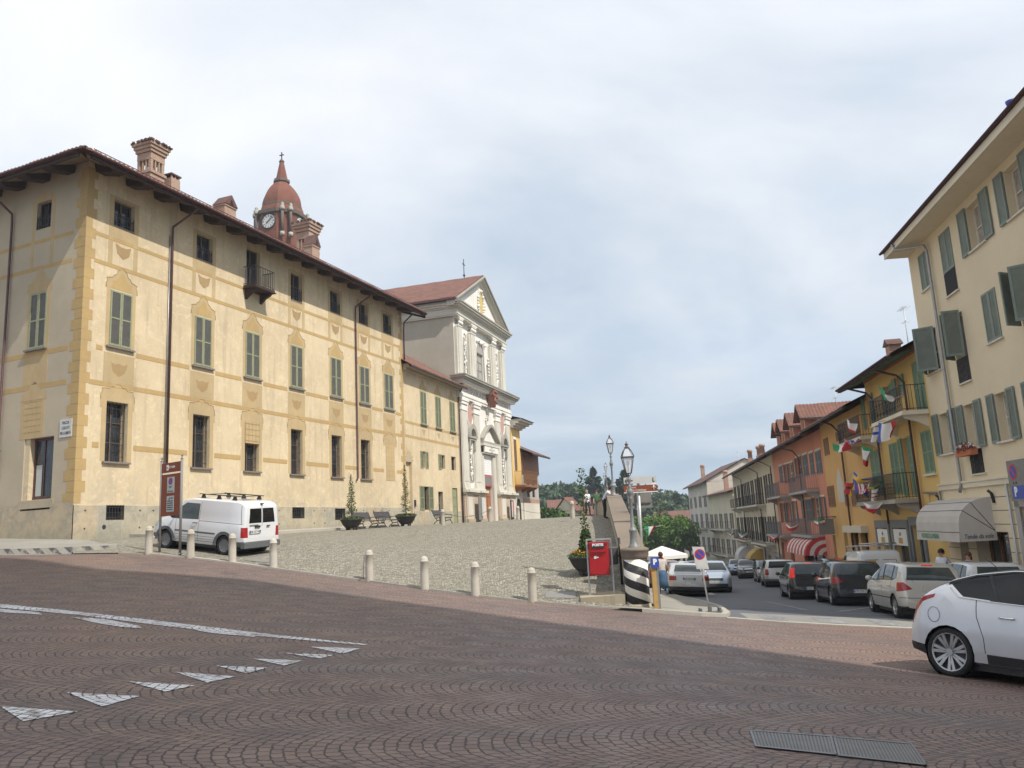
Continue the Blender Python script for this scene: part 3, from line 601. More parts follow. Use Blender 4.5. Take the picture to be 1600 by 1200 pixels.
# ---------------------------------------------------------------- parapet between the square and the street
def parapet():
    o = thing('parapet_wall', 'long stone parapet wall with sloping slab top rising behind the striped pillar', 'wall', (3.4, 24, 0))
    L = [(3.0, 21.7, .80), (3.3, 25, 1.27), (3.75, 30, 1.92), (4.42, 37.2, 2.80), (4.55, 38.5, 2.86)]
    body, top = MB(), MB()
    for i in range(len(L)-1):
        (x0, y0, z0), (x1, y1, z1) = L[i], L[i+1]
        for mb_, w0, w1, dz0, dz1 in ((body, -.24, .24, -8, -.14), (top, -.33, .33, -.139, 0)):
            zb0 = min(z0, 0)-3 if mb_ is body else z0+dz0; zb1 = min(z1, 0)-3.5 if mb_ is body else z1+dz0
            a = [(x0+w0, y0, zb0), (x0+w1, y0, zb0), (x0+w1, y0, z0+dz1), (x0+w0, y0, z0+dz1)]; b_ = [(x1+w0, y1, zb1), (x1+w1, y1, zb1), (x1+w1, y1, z1+dz1), (x1+w0, y1, z1+dz1)]
            mb_.add(a+b_, [(3, 2, 1, 0), (4, 5, 6, 7), (0, 1, 5, 4), (1, 2, 6, 5), (2, 3, 7, 6), (3, 0, 4, 7)])
    # slab joints
    for k in range(12):
        y = 22.6+k*1.25; t_ = (y-21.7)/(37.2-21.7); x = 3.0+1.42*t_; z = .80+2.0*t_
        top.cbox((x, y, z+.0), .68, .025, .02, mi=1)
    body.build('wall_body', M['parapet'], o, True); top.build('coping', [M['parapet_top'], M['seam']], o, True)
    o2 = thing('parapet_wall', 'far grey stretch of parapet wall beyond the second lamp post', 'wall', (4.9, 42, 0))
    b2, t2 = MB(), MB(); L = [(4.55, 38.6, 2.86), (5.0, 46, 3.0), (5.9, 60, 3.15), (7.6, 80, 3.1)]
    for i in range(3):
        (x0, y0, z0), (x1, y1, z1) = L[i], L[i+1]
        for mb_, ww, zb, dz in ((b2, .2, -6, -.12), (t2, .28, None, 0)):
            za0, za1 = (zb, zb) if zb else (z0-.119, z1-.119)
            a = [(x0-ww, y0, za0), (x0+ww, y0, za0), (x0+ww, y0, z0+dz), (x0-ww, y0, z0+dz)]; b_ = [(x1-ww, y1, za1), (x1+ww, y1, za1), (x1+ww, y1, z1+dz), (x1-ww, y1, z1+dz)]
            mb_.add(a+b_, [(3, 2, 1, 0), (4, 5, 6, 7), (0, 1, 5, 4), (1, 2, 6, 5), (2, 3, 7, 6), (3, 0, 4, 7)])
    b2.build('wall_body', M['parapet'], o2, True); t2.build('coping', M['parapet_top'], o2, True)
parapet()
# striped round pillar
PX, PY = 2.97, 21.35; PB = G(PX, PY)-.1
o = thing('striped_pillar', 'round pillar painted with slanting black and white stripes at the parapet end', 'pillar', (PX, PY, PB))
mb = MB(); mb.lathe([(.34, -.4), (.34, .22), (.315, .24)], 28, mi=0); mb.build('base', M['concrete'], o)
m, t, b = newmat('barber_stripes'); v = oc(t); x, y, z = t.sep(v)
ang = t.m('ARCTAN2', x, t.m('MULTIPLY', y, -1.)); s_ = t.m('FRACT', t.m('DIVIDE', t.m('ADD', t.m('ADD', z, .02), t.m('MULTIPLY', ang, .115)), .405)); n = t.noise(v, 6, 5)
t.put(b.inputs['Base Color'], t.mix(t.mr(n, .55, .8, 0., .35), t.mix(t.m('GREATER_THAN', s_, .47), (.72, .70, .63), (.025, .025, .03)), (.35, .32, .27))); b.inputs['Roughness'].default_value = .8
mb = MB(); mb.lathe([(.312, .24), (.312, 1.36)], 32); mb.build('shaft', m, o)
mb = MB(); mb.lathe([(.312, 1.36), (.33, 1.40), (.36, 1.45), (.36, 1.56), (.375, 1.57), (.375, 1.62), (.28, 1.66)], 28); mb.build('cap', M['parapet_top'], o)
PTOP = PB+1.66
# low concrete block carrying the post box
o = thing('concrete_block', 'low stained wedge of concrete under the red post box frame', 'block', (2.1, 21.9, 0)); mb = MB()
pl = [(1.50, 21.55), (2.62, 21.2), (2.62, 22.3), (1.55, 22.6)]; mb.slab(pl, -1.6, [-.30, -.24, -.22, -.27]); mb.build('block', M['concrete'], o, True)
# ---------------------------------------------------------------- building kit (local x along the front, y inwards, z up)
def wall(mb, x0, x1, z0, z1, ops, y=0., rev=.22, mi=0, rmi=None):
    'front skin with real openings and their reveals; ops: (xa, xb, za, zb)'
    ops = [q for q in ops if q[1] > x0 and q[0] < x1]
    X = sorted({x0, x1} | {min(max(q, x0), x1) for o in ops for q in o[:2]}); Z = sorted({z0, z1} | {min(max(q, z0), z1) for o in ops for q in o[2:4]})
    for i in range(len(X)-1):
        j = 0
        while j < len(Z)-1:
            xm = (X[i]+X[i+1])/2
            def hole(k): zm = (Z[k]+Z[k+1])/2; return any(o[0] < xm < o[1] and o[2] < zm < o[3] for o in ops)
            if hole(j): j += 1; continue
            k = j
            while k+1 < len(Z)-1 and not hole(k+1): k += 1
            mb.quad((X[i], y, Z[j]), (X[i+1], y, Z[j]), (X[i+1], y, Z[k+1]), (X[i], y, Z[k+1]), mi=mi); j = k+1
    r = mi if rmi is None else rmi
    for a, b_, c, d in ops:
        e = y+rev
        mb.quad((a, y, c), (a, y, d), (a, e, d), (a, e, c), mi=r); mb.quad((b_, y, d), (b_, y, c), (b_, e, c), (b_, e, d), mi=r)
        mb.quad((a, y, d), (b_, y, d), (b_, e, d), (a, e, d), mi=r); mb.quad((b_, y, c), (a, y, c), (a, e, c), (b_, e, c), mi=r)
def block(name, mats, parent, x0, x1, dep, z0, z1, ops, rev=.22, back=True, extra=None):
    mb = MB(); wall(mb, x0, x1, z0, z1, ops, 0, rev)
    mb.quad((x0, 0, z0), (x0, 0, z1), (x0, dep, z1), (x0, dep, z0)); mb.quad((x1, 0, z1), (x1, 0, z0), (x1, dep, z0), (x1, dep, z1))
    mb.quad((x1, dep, z0), (x0, dep, z0), (x0, dep, z1), (x1, dep, z1))
    if extra: extra(mb)
    return mb.build(name, mats, parent)
def pane(bld, a, b_, c, d, y=.2, frame=None, glass=None, mull=1, bars=1, thick=.05, name='window', casing=.06, split=.5):
    'window frame as a part with its pane under it'
    fr = MB(); t_ = casing
    fr.box(a, a+t_, y-.02, y+.03, c, d); fr.box(b_-t_, b_, y-.02, y+.03, c, d); fr.box(a+t_, b_-t_, y-.02, y+.03, c, c+t_); fr.box(a+t_, b_-t_, y-.02, y+.03, d-t_, d)
    for k in range(mull): x = a+(b_-a)*(k+1)/(mull+1); fr.box(x-.035, x+.035, y-.03, y+.03, c+t_, d-t_)
    for k in range(bars): z = c+(d-c)*(k+1)/(bars+1) if bars > 1 else c+(d-c)*split; fr.box(a+t_, b_-t_, y-.015, y+.028, z-.02, z+.02)
    f = fr.build(name, frame or M['dark_wood'], bld)
    g = MB(); g.quad((a+.01, y+.032, c+.01), (b_-.01, y+.032, c+.01), (b_-.01, y+.032, d-.01), (a+.01, y+.032, d-.01)); g.build('pane', glass or M['glass'], f)
    return f
def leaf(bld, a, b_, c, d, y0=-.05, frame='shut_frame', lou='louvre_grey', hinge=None, ang=0., mid=True, name='shutter'):
    'one shutter leaf; with hinge=x and ang it swings out from the wall'
    mb = MB(); t_ = min(.07, (b_-a)*.16); y1 = y0+.045
    mb.box(a, a+t_, y0, y1, c, d); mb.box(b_-t_, b_, y0, y1, c, d); mb.box(a+t_, b_-t_, y0, y1, c, c+t_*1.2); mb.box(a+t_, b_-t_, y0, y1, d-t_, d)
    if mid: mb.box(a+t_, b_-t_, y0, y1, (c+d)/2-.03, (c+d)/2+.03)
    mb.box(a+t_, b_-t_, y0+.015, y1-.01, c+t_, d-t_, mi=1)
    if hinge is not None:
        ca, sa = math.cos(ang), math.sin(ang); mb.v = [(hinge+(x-hinge)*ca+(y)*sa*0-(y-y0)*sa, y0+(x-hinge)*sa+(y-y0)*ca, z) for x, y, z in mb.v]
    return mb.build(name, [M[frame], M[lou]], bld)
def sill(bld, a, b_, z, m='sill', out=.12, h=.07, name='sill'): mb = MB(); mb.box(a, b_, -out, .04, z-h, z); return mb.build(name, M[m], bld)
def grille(bld, a, b_, c, d, nx=4, nz=5, y=-.02, name='window_bars', r=.012):
    mb = MB()
    for k in range(nx+1): x = a+.03+(b_-a-.06)*k/nx; mb.cbox((x, y, (c+d)/2), 2*r, 2*r, d-c)
    for k in range(nz): z = c+(d-c)*(k+.5)/nz; mb.cbox(((a+b_)/2, y+.02, z), b_-a, 2*r, 2*r)
    return mb.build(name, M['iron'], bld)
def balcony(bld, a, b_, z, dep=.8, h=1.0, slabm='kerb', rail='iron', brackets=2, n=None, curl=False, sl=.12, brm=None):
    mb = MB(); mb.box(a, b_, -dep, 0, z-sl, z); mb.box(a-.05, b_+.05, -dep-.05, .0, z-sl-.05, z-sl)
    s_ = mb.build('balcony_slab', M[slabm], bld)
    for k in range(brackets): br = MB(); x = a+.2+(b_-a-.4)*(k/(brackets-1) if brackets > 1 else .5); br.prism([(0, z-sl-.05), (dep*-.9, z-sl-.05), (-dep*.85, z-sl-.17), (-dep*.4, z-sl-.32), (0, z-sl-.55)], x-.08, x+.08); br.v = [(v[1], v[0], v[2]) for v in br.v]; br.build('bracket', M[brm or slabm], s_)
    r = MB(); y = -dep+.04; n = n or int((b_-a)/.11)
    r.box(a, b_, y-.02, y+.02, z+h-.03, z+h); r.box(a, b_, y-.012, y+.012, z+.06, z+.085)
    for k in range(n+1):
        x = a+.015+(b_-a-.03)*k/n; r.cbox((x, y, z+h/2), .016, .016, h)
        if curl and k % 2 == 0: r.tube([(x, y, z+.15), (x+.05, y-.03, z+.25), (x, y-.06, z+.4), (x-.04, y-.02, z+.55), (x, y, z+.7)], .01, 4)
    for xx in (a+.015, b_-.015):
        r.box(xx-.015, xx+.015, y, 0, z+h-.03, z+h); r.box(xx-.012, xx+.012, y, 0, z+.06, z+.085)
        m_ = max(2, int(dep/.12))
        for k in range(1, m_): r.cbox((xx, y+(0-y)*k/m_, z+h/2), .016, .016, h)
    r.build('balcony_railing', M[rail], bld)
def pipe(bld, pts, r=.05, m='brown_metal', name='drainpipe'): mb = MB(); mb.tube(pts, r, 8); return mb.build(name, M[m], bld)
def tiles(x0, x1, ya, za, yb, zb, per=.22, amp=.035, rows=None, mats='tile', cut=None, rowstep=.5):
    'pan-tile slope from eave (ya,za) to ridge (yb,zb) as a corrugated sheet with stepped courses'
    n = max(2, int((x1-x0)/per)*4); L = math.hypot(yb-ya, zb-za); m_ = max(1, int(L/rowstep)); mb = MB(); vs = []
    for j in range(m_+1):
        t_ = j/m_
        for i in range(n+1):
            x = x0+(x1-x0)*i/n; c_ = abs(math.cos(math.pi*x/per))
            jit = .012*math.sin(j*12.9+math.floor(x/per)*7.1)
            vs.append((x, ya+(yb-ya)*t_, za+(zb-za)*t_+amp*c_*1.6+jit))
    mb.add(vs, [(j*(n+1)+i, j*(n+1)+i+1, (j+1)*(n+1)+i+1, (j+1)*(n+1)+i) for j in range(m_) for i in range(n)], 0, True)
    # closing underside and eave edge
    mb.add([(x0, ya, za-.03), (x1, ya, za-.03), (x1, yb, zb-.05), (x0, yb, zb-.05)], [(3, 2, 1, 0)])
    e = [(x0+(x1-x0)*i/n, ya, za-.03) for i in range(n+1)]; b0 = len(mb.v); mb.add([*e, *[(v[0], v[1], v[2]) for v in vs[:n+1]]], [(i, i+1, n+2+i, n+1+i) for i in range(n)])
    return mb
def cutmb(mb, co, no):
    bm = bmesh.new(); V = [bm.verts.new(v) for v in mb.v]
    for f, s_ in zip(mb.f, mb.sm):
        try: q = bm.faces.new([V[i] for i in f]); q.smooth = s_
        except ValueError: pass
    bmesh.ops.bisect_plane(bm, geom=bm.verts[:]+bm.edges[:]+bm.faces[:], plane_co=co, plane_no=no, clear_outer=True)
    r = MB(); bm.verts.index_update(); r.v = [tuple(v.co) for v in bm.verts]; r.f = [[v.index for v in f.verts] for f in bm.faces]; r.mi = [0]*len(r.f); r.sm = [f.smooth for f in bm.faces]; bm.free(); return r
class Pair:
    def __init__(s): s.m = []
    def build(s, *a): [q.build(*a) for q in s.m]
def gable_roof(bld, x0, x1, dep, ze, zr, over=.7, m='tile', ox=.3, per=.22, name='roof', fascia='dark_wood', soff=None, rowstep=.5):
    sl = (zr-ze)/(dep/2); mb = tiles(x0-ox, x1+ox, -over, ze-sl*over, dep/2, zr, per, rowstep=rowstep)
    rt = mb.build(name, M[m], bld); b2 = MB(); b2.quad((x0-ox, dep+over, ze-sl*over), (x0-ox, dep/2, zr), (x1+ox, dep/2, zr), (x1+ox, dep+over, ze-sl*over)); b2.build('roof_back', M[m], rt)
    e = MB(); z = ze-sl*over-.05; e.box(x0-ox, x1+ox, -over-.06, -over+.05, z-.09, z+.03)
    e.quad((x0-ox, -over, z-.02), (x0-ox, 0.02, z+sl*over-.03), (x1+ox, .02, z+sl*over-.03), (x1+ox, -over, z-.02), mi=1); e.build('eaves', [M[fascia], M[soff or fascia]], rt)
    g = Pair()
    for x in (x0, x1): g.m.append(MB()); g.m[-1].quad((x, 0, ze-.1), (x, dep/2, zr-.08), (x, dep, ze-.1), (x, dep, ze-.3), (x, 0, ze-.3))
    return rt, g
def gutter(bld, x0, x1, y, z, r=.07, m='brown_metal'):
    mb = MB(); n = 8; vs = []
    for x in (x0, x1):
        for k in range(n+1): a = math.pi+math.pi*k/n; vs.append((x, y+r*math.cos(a), z+r*math.sin(a)))
    mb.add(vs, [(k, k+1, n+2+k, n+1+k) for k in range(n)], 0, True); mb.add([(v[0], v[1]*1, v[2]) for v in vs], [(k+1, k, n+1+k, n+2+k) for k in range(n)], 0, True); return mb.build('gutter', M[m], bld)
def bfac(name, label, F, cat='building', group=None):
    o = thing(name, label, cat, (F.o[0], F.o[1], 0), F.rz, group); return o
def onf(F, py, px, inw=0.): return F.uv(px, py, inw)
def arch_pts(cx, z0, w_, n=10): return [(cx-w_/2*math.cos(math.pi*k/n), z0+w_/2*math.sin(math.pi*k/n)) for k in range(n+1)]
# bell-shaped painted head over a window, as a flat sheet just proud of the plaster
def crest(cx, z, w_, h, style=0):
    hw = w_/2
    if style == 0:   # tall shell
        half = [(1.0, 0), (1.0, .18), (.92, .30), (.98, .42), (.80, .46), (.62, .50), (.50, .62), (.38, .66), (.30, .84), (.16, .92), (.12, 1.0)]
    else:            # low crown
        half = [(1.0, 0), (1.0, .35), (.90, .52), (.94, .66), (.74, .70), (.56, .68), (.42, .84), (.24, .82), (.14, 1.0)]
    return [(cx+hw*a, z+h*b_) for a, b_ in half] + [(cx-hw*a, z+h*b_) for a, b_ in half[::-1]]
def flatpoly(mb, poly, y, mi=0):
    'sheet in the facade plane; fan from the centre bottom so that concave crests fill'
    cx = sum(p[0] for p in poly)/len(poly); zmin = min(p[1] for p in poly); n = len(poly)
    mb.add([(cx, y, zmin+1e-3)]+[(x, y, z) for x, z in poly], [(0, 1+i, 1+(i+1) % n) for i in range(n)], mi)

# ================================================================ the palazzo
def palazzo():
    o = bfac('palazzo', 'large three-storey yellow palazzo with painted quoins on the left corner', FA)
    W = [(1.30, 2.36), (5.96, 7.02), (9.42, 10.46), (13.02, 14.04), (16.76, 17.80), (19.86, 20.92), (22.82, 23.88)]
    LEN = 25.3; ZE = 17.0; ops = []
    for i, (a, b_) in enumerate(W):
        if i == 2: ops += [(a, b_, 4.93, 6.30)]
        elif i != 6: ops += [(a, b_, 4.93, 7.34)]
        ops.append((a, b_, 9.60, 11.9))
        if i == 2: ops.append((a, b_, 14.30, 16.34))
        else: ops.append((a, b_, (14.70 if i in (0, 1) else 14.48 if i == 3 else 14.68), 15.86+(.0 if i < 1 else .1 if i < 3 else .2)))
    bas = [(1.45, 2.32, 2.66, 3.24), (13.1, 14.15, 2.62, 3.2), (17.0, 18.05, 2.5, 3.15)]
    mb = MB(); wall(mb, 0, LEN, 3.22, ZE, ops, 0, .45); mb.quad((LEN, 0, 0), (LEN, 12, 0), (LEN, 12, ZE), (LEN, 0, ZE)); mb.quad((0, 11, 0), (LEN, 12, 0), (LEN, 12, ZE), (0, 11, ZE))
    mb.build('street_wall', M['palazzo'], o)
    mb = MB(); wall(mb, 0, LEN, 0, 3.22, bas, -.03, .25); mb.quad((0, -.03, 3.22), (LEN, -.03, 3.22), (LEN, 0, 3.24), (0, 0, 3.24)); mb.build('plinth', M['plinth'], o)
    # painted bands
    mb = MB()
    for z, h in ((5.55, .22), (8.0, .20), (9.42, .20), (12.93, .17), (14.08, .16)):
        if z == 5.55:
            segs = [(.7, W[0][0]-.3)] + [(W[i][1]+.32, W[i+1][0]-.3) for i in range(6)] + [(W[6][1]+.3, LEN-.35)]
        else: segs = [(.45, LEN-.35)]
        if z == 9.42: segs = [(.7, W[0][0]-.3)] + [(W[i][1]+.3, W[i+1][0]-.3) for i in range(6)] + [(W[6][1]+.3, LEN-.35)]
        for a, b_ in segs: mb.box(a, b_, -.004, .01, z-h/2, z+h/2); 
        for a, b_ in segs: mb.box(a, b_, -.0065, .01, z-h/2, z-h/2+.03, mi=1)
    mb.build('painted_bands', [M['ochre_paint'], M['ochre_line']], o)
    # quoins at the corner and the far end
    mb = MB(); m2 = MB(); z = 3.3; k = 0
    while z < ZE-.3:
        h = .42; w_ = .47 if k % 2 else .30
        mb.box(.0, w_, -.008, .01, z, z+h-.02); mb.box(.0, w_, -.006, .005, z+h-.02, z+h, mi=1)
        w2 = .5 if k % 2 else .3; m2.box(LEN-w2, LEN, -.008, .01, z, z+h-.02); z += h; k += 1
    mb.build('painted_quoins', [M['ochre_paint'], M['ochre_line']], o); m2.build('painted_quoins', M['ochre_paint'], o)
    for i, (a, b_) in enumerate(W):
        c = (a+b_)/2; w_ = b_-a
        # ground floor
        mb = MB()
        if i != 6:
            mb.box(a-.22, a, -.005, .0, 4.95, 7.5); mb.box(b_, b_+.22, -.005, .0, 4.95, 7.5)
        flatpoly(mb, crest(c, 7.36, w_+.62, .72, 1), -.006); ol = MB(); ol.tube([(x, -.009, z) for x, z in crest(c, 7.38, w_+.58, .68, 1)], .011, 4); ol.build('painted_outline', M['ornament'], o)
        mb.box(a-.31, b_+.31, -.0055, .0, 7.15, 7.362) if i == 6 else (mb.box(a-.31, a, -.0065, .0, 7.05, 7.362), mb.box(b_, b_+.31, -.0065, .0, 7.05, 7.362))
        mb.build('painted_surround', M['ochre_soft'], o)
        if i == 6:
            g = MB(); g.box(a, b_, -.007, 0, 4.92, 7.36)
            for q in range(4): g.box(a+(b_-a)*q/3-.014, a+(b_-a)*q/3+.014, -.010, -.007, 4.92, 7.36, mi=1)
            for q in range(9): g.box(a, b_, -.012, -.010, 4.95+q*.3-.012, 4.95+q*.3+.012, mi=1)
            g.build('painted_window', [M['ochre_soft'], M['ochre_paint']], o)
        elif i == 2:
            pane(o, a, b_, 4.93, 6.30, .36, mull=1, bars=1, frame=M['frame_brown']); grille(o, a, b_, 4.93, 6.30, 5, 3, .16, r=.009); sill(o, a-.12, b_+.12, 4.93)
            g = MB(); g.box(a, b_, .10, .12, 6.30, 7.34, mi=0)
            for q in range(5): g.box(a+(b_-a)*q/4-.012, a+(b_-a)*q/4+.012, .09, .10, 6.3, 7.34, mi=1)
            for q in range(4): g.box(a, b_, .085, .09, 6.42+q*.28, 6.44+q*.28, mi=1)
            g.v = [(x, y-.13, z) for x, y, z in g.v]; g.build('painted_window', [M['ochre_soft'], M['ochre_paint']], o)
        else:
            pane(o, a, b_, 4.93, 7.34, .38, mull=1, bars=2, frame=M['frame_brown']); grille(o, a, b_, 4.93, 7.34, 5, 5, .16, r=.009); sill(o, a-.13, b_+.13, 4.93)
        # first floor: closed green shutters
        mb = MB(); mb.box(a-.2, a-.02, -.005, 0, 9.5, 12.0); mb.box(b_+.02, b_+.2, -.005, 0, 9.5, 12.0)
        flatpoly(mb, crest(c, 11.98, w_+.55, 1.0, 0), -.006)
        mb.box(a-.22, b_+.22, -.006, 0, 8.12, 9.30); mb.build('painted_surround', M['ochre_soft'], o)
        g = MB(); p_ = [(c-.42, 8.95), (c-.30, 8.55), (c, 8.38), (c+.30, 8.55), (c+.42, 8.95), (c+.2, 8.86), (c, 8.92), (c-.2, 8.86)]; flatpoly(g, p_, -.010)
        g.build('painted_ornament', M['ornament'], o); g = MB(); flatpoly(g, [(c+(x-c)*.62, 12.0+(z-11.98)*.72) for x, z in crest(c, 11.98, w_+.55, 1.0, 0)], -.0085); g.build('painted_shell', M['ochre_paint'], o); g = MB()
        g.tube([(c+(x-c)*.97, -.009, 11.98+(z-11.98)*.97) for x, z in crest(c, 11.98, w_+.55, 1.0, 0)], .012, 4); g.build('painted_outline', M['ornament'], o)
        for x0, x1 in ((a-.01, c-.005), (c+.005, b_+.01)): leaf(o, x0, x1, 9.62, 11.92, -.03)
        sill(o, a-.16, b_+.16, 9.58)
        # attic windows
        if i == 2: zb, zt = 14.30, 16.34
        else: q = [q for q in ops if q[0] == a and q[2] > 13][0]; zb, zt = q[2], q[3]
        pane(o, a, b_, zb, zt, .24, mull=1, bars=1, split=.55, frame=M['frame_brown'])
        mb = MB()
        if i != 2:
            mb.box(a-.22, a, -.005, 0, 13.02, zt+.12); mb.box(b_, b_+.22, -.005, 0, 13.02, zt+.12); mb.box(a, b_, -.005, 0, zt, zt+.12); mb.box(a, b_, -.006, 0, 14.16, zb-.02)
            grille(o, a, b_, zb, zb+(zt-zb)*.48, 6, 2, .02); sill(o, a, b_, zb, 'sill', .03, .05)
            mb.build('painted_surround', M['ochre_soft'], o); g = MB(); flatpoly(g, [(c-.40, 13.95), (c-.3, 13.55), (c, 13.35), (c+.3, 13.55), (c+.40, 13.95), (c+.15, 13.85), (c-.15, 13.85)], -.011); g.build('painted_ornament', M['ornament'], o)
    balcony(o, 9.2, 10.72, 14.22, .75, .98, 'dark_wood', 'iron', 2, 11)
    for a, b_, c, d in bas: pane(o, a, b_, c, d, .2, mull=0, bars=0, glass=M['dark_in']); grille(o, a, b_, c, d, 6, 3, -.02)
    # anchor studs in the plinth
    mb = MB()
    for s_ in [.5, 3.1, 3.8, 4.9, 6.6, 8.0, 9.3, 10.6, 12.0, 15.0, 16.0, 19.2, 20.0, 21.1, 22.0, 23.0]:
        for z in (3.03, 2.35): mb.lathe([(.035, 0), (.03, .02)], 8, (s_, 0, 0)); n_ = 16; mb.v[-n_:] = [(v[0], -.03-v[2], z+v[1]) for v in mb.v[-n_:]]
    for s_ in (1.38, 9.9): mb.lathe([(.09, 0), (.08, .02)], 10, (s_, 0, 0)); mb.v[-20:] = [(v[0], -.03-v[2], 2.4+v[1]) for v in mb.v[-20:]]
    mb.build('plinth_studs', M['iron'], o)
    pipe(o, [(4.62, -1.3, 16.4), (4.62, -1.1, 16.25), (4.40, -.12, 15.65), (4.40, -.1, 15.4), (4.40, -.1, 5.0)]); pipe(o, [(19.7, -.95, 16.35), (19.7, -.9, 16.2), (19.35, -.12, 15.55), (19.35, -.1, 15.3), (19.35, -.1, 5.0), (19.2, -.1, 4.8)]); pipe(o, [(4.30, -.05, 15.2), (4.30, -.05, 4.95)], .025, 'grey_metal'); pipe(o, [(LEN-.1, -.9, 16.3), (LEN+.1, -.15, 15.9), (LEN+.12, -.08, 15.4), (LEN+.12, -.08, 12.9)])
    # ---------------- short front (own frame)
    rz = FC.rz-FA.rz; fr = Matrix.Rotation(rz, 4, 'Z')
    def sw(ob):
        if ob is None: return
        ob.matrix_basis = fr
        return ob
    opC = [(-3.0, -2.12, 14.62, 15.80), (-3.06, -2.06, 9.55, 11.88), (-2.95, -1.25, 3.55, 5.95), (-11, -10, 9.55, 11.88), (-7.4, -6.5, 9.55, 11.88), (-7.4, -6.5, 14.6, 15.8)]
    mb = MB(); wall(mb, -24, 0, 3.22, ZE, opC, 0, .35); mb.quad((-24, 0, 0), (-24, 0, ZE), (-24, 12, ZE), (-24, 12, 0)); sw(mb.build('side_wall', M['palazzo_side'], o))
    mb = MB(); wall(mb, -24, 0.03, 0, 3.35, [(-2.95, -1.25, 3.15, 3.36)], -.035, .35); sw(mb.build('plinth', M['plinth'], o))
    mb = MB()
    for z, h in ((8.0, .2), (9.35, .2), (12.93, .17), (14.08, .16)): mb.box(-24, -.7, -.004, .01, z-h/2, z+h/2)
    z = 3.3; k = 0
    while z < ZE-.3:
        w_ = .42 if k % 2 else .60; mb.box(-w_, 0.008, -.008, .01, z, z+.40); z += .42; k += 1
    sw(mb.build('painted_quoins', M['ochre_paint'], o))
    mb = MB(); c = -2.56
    for z0, z1 in ((9.45, 11.95), (13.0, 15.95)): mb.box(c-.68, c-.50, -.005, 0, z0, z1); mb.box(c+.50, c+.68, -.005, 0, z0, z1)
    flatpoly(mb, crest(c, 11.9, 1.5, 1.0, 0), -.006); flatpoly(mb, crest(c, 15.8, 1.2, .4, 1), -.006); mb.box(c-.7, c+.7, -.006, 0, 8.1, 9.25)
    mb.box(c-.72, c+.62, -.0065, 0, 5.95, 6.1); flatpoly(mb, crest(c, 7.45, 1.5, .75, 0), -.006); mb.box(c-.7, c+.68, -.006, 0, 6.0, 7.47); sw(mb.build('painted_surround', M['ochre_soft'], o))
    g = MB()
    for q in range(5): g.box(c-.5+q*.25-.01, c-.5+q*.25+.01, -.010, -.006, 6.15, 7.4)
    for q in range(6): g.box(c-.5, c+.5, -.012, -.010, 6.2+q*.24, 6.22+q*.24)
    sw(g.build('painted_window', M['ochre_paint'], o))
    for x0, x1 in ((-3.06, -2.565), (-2.555, -2.06)): sw(leaf(o, x0, x1, 9.57, 11.88, -.03))
    sw(sill(o, -3.2, -1.92, 9.55)); q = pane(o, -3.0, -2.12, 14.62, 15.8, .2); sw(q); sw(grille(o, -3.0, -2.12, 14.62, 15.2, 6, 2, .02))
    d = MB(); d.box(-2.62, -1.25, .28, .33, 3.6, 5.9); dd = sw(d.build('door', M['glass'], o)); d = MB()
    for a, b_ in ((-2.68, -2.58), (-1.35, -1.25), (-2.14, -2.06)): d.box(a, b_, .25, .28, 3.58, 5.95)
    d.box(-2.68, -1.25, .24, .30, 5.85, 5.95); d.box(-2.68, -1.25, .24, .30, 3.55, 3.68); d.build('frame', M['brown_metal'], dd)
    p_ = MB(); p_.box(-2.54, -2.2, .262, .268, 3.7, 4.9); p_.build('poster', M['paper'], dd)
    p_ = MB(); p_.box(-2.95, -2.68, .05, .35, 3.5, 5.95); sw(p_.build('door_reveal', M['palazzo'], o)); st = MB(); st.box(-3.1, -1.1, -.04, .3, 3.22, 3.52); sw(st.build('door_step', M['concrete'], o))
    # wall plate
    pl = MB(); pl.box(-.92, -.25, -.03, 0, 5.83, 6.52); P_ = sw(pl.build('street_name_plate', M['sign_white'], o))
    for k, s_ in enumerate(('PIAZZA', 'CADUTI', 'PER LA LIBERTÀ')): text(s_, .15, M['ink'], P_, (-.585, -.034, 6.38-.2*k), wid=(.38, .42, .58)[k])
    sw(pipe(o, [(-4.6, -1.0, 16.3), (-4.55, -.9, 16.2), (-4.42, -.12, 15.6), (-4.42, -.1, 15.2), (-4.42, -.1, 4.7), (-4.3, -.1, 4.5)]))
    # ---------------- hipped roof with deep eaves
    ov, zr, rd = 1.35, 19.3, 6.2; ze = 16.56; ys = (zr-ze)/(rd+ov)
    hip = MB()
    r1 = tiles(-ov, LEN+1.0, -ov-.06, ze+.05, rd, zr, .22, .055); a1, a2 = 0., R(FC.az-FA.az)
    # hip plane bisects the corner
    dC = Vector((math.cos(rz), math.sin(rz), 0)); bis = (Vector((1, 0, 0)) - dC).normalized()  # direction from corner inwards along the hip
    ins = bis if bis.y > 0 else -bis; cor = Vector((0, 0, 0)) - ins*ov/abs(ins.dot(Vector((0, 1, 0)))) ; nrm = Vector((0, 0, 1)).cross(ins)
    nrm = nrm if nrm.x < 0 else -nrm
    r1 = cutmb(r1, cor, nrm); rt = r1.build('roof', M['tile'], o)
    r2 = tiles(-24, ov+.5, -ov-.06, ze+.05, rd, zr, .22, .055); r2.v = [tuple(fr @ Vector(v)) for v in r2.v]; r2 = cutmb(r2, cor, -nrm); r2.build('side_roof', M['tile'], rt)
    b2 = MB(); b2.quad((rd*.5, rd, zr), (LEN+1, rd, zr), (LEN+1, 13, 16.5), (0, 13, 16.5)); b2.build('roof_back', M['tile'], rt)
    e = MB(); e.box(-1.0, LEN+1.0, -ov-.03, -ov+.08, ze-.22, ze-.02)
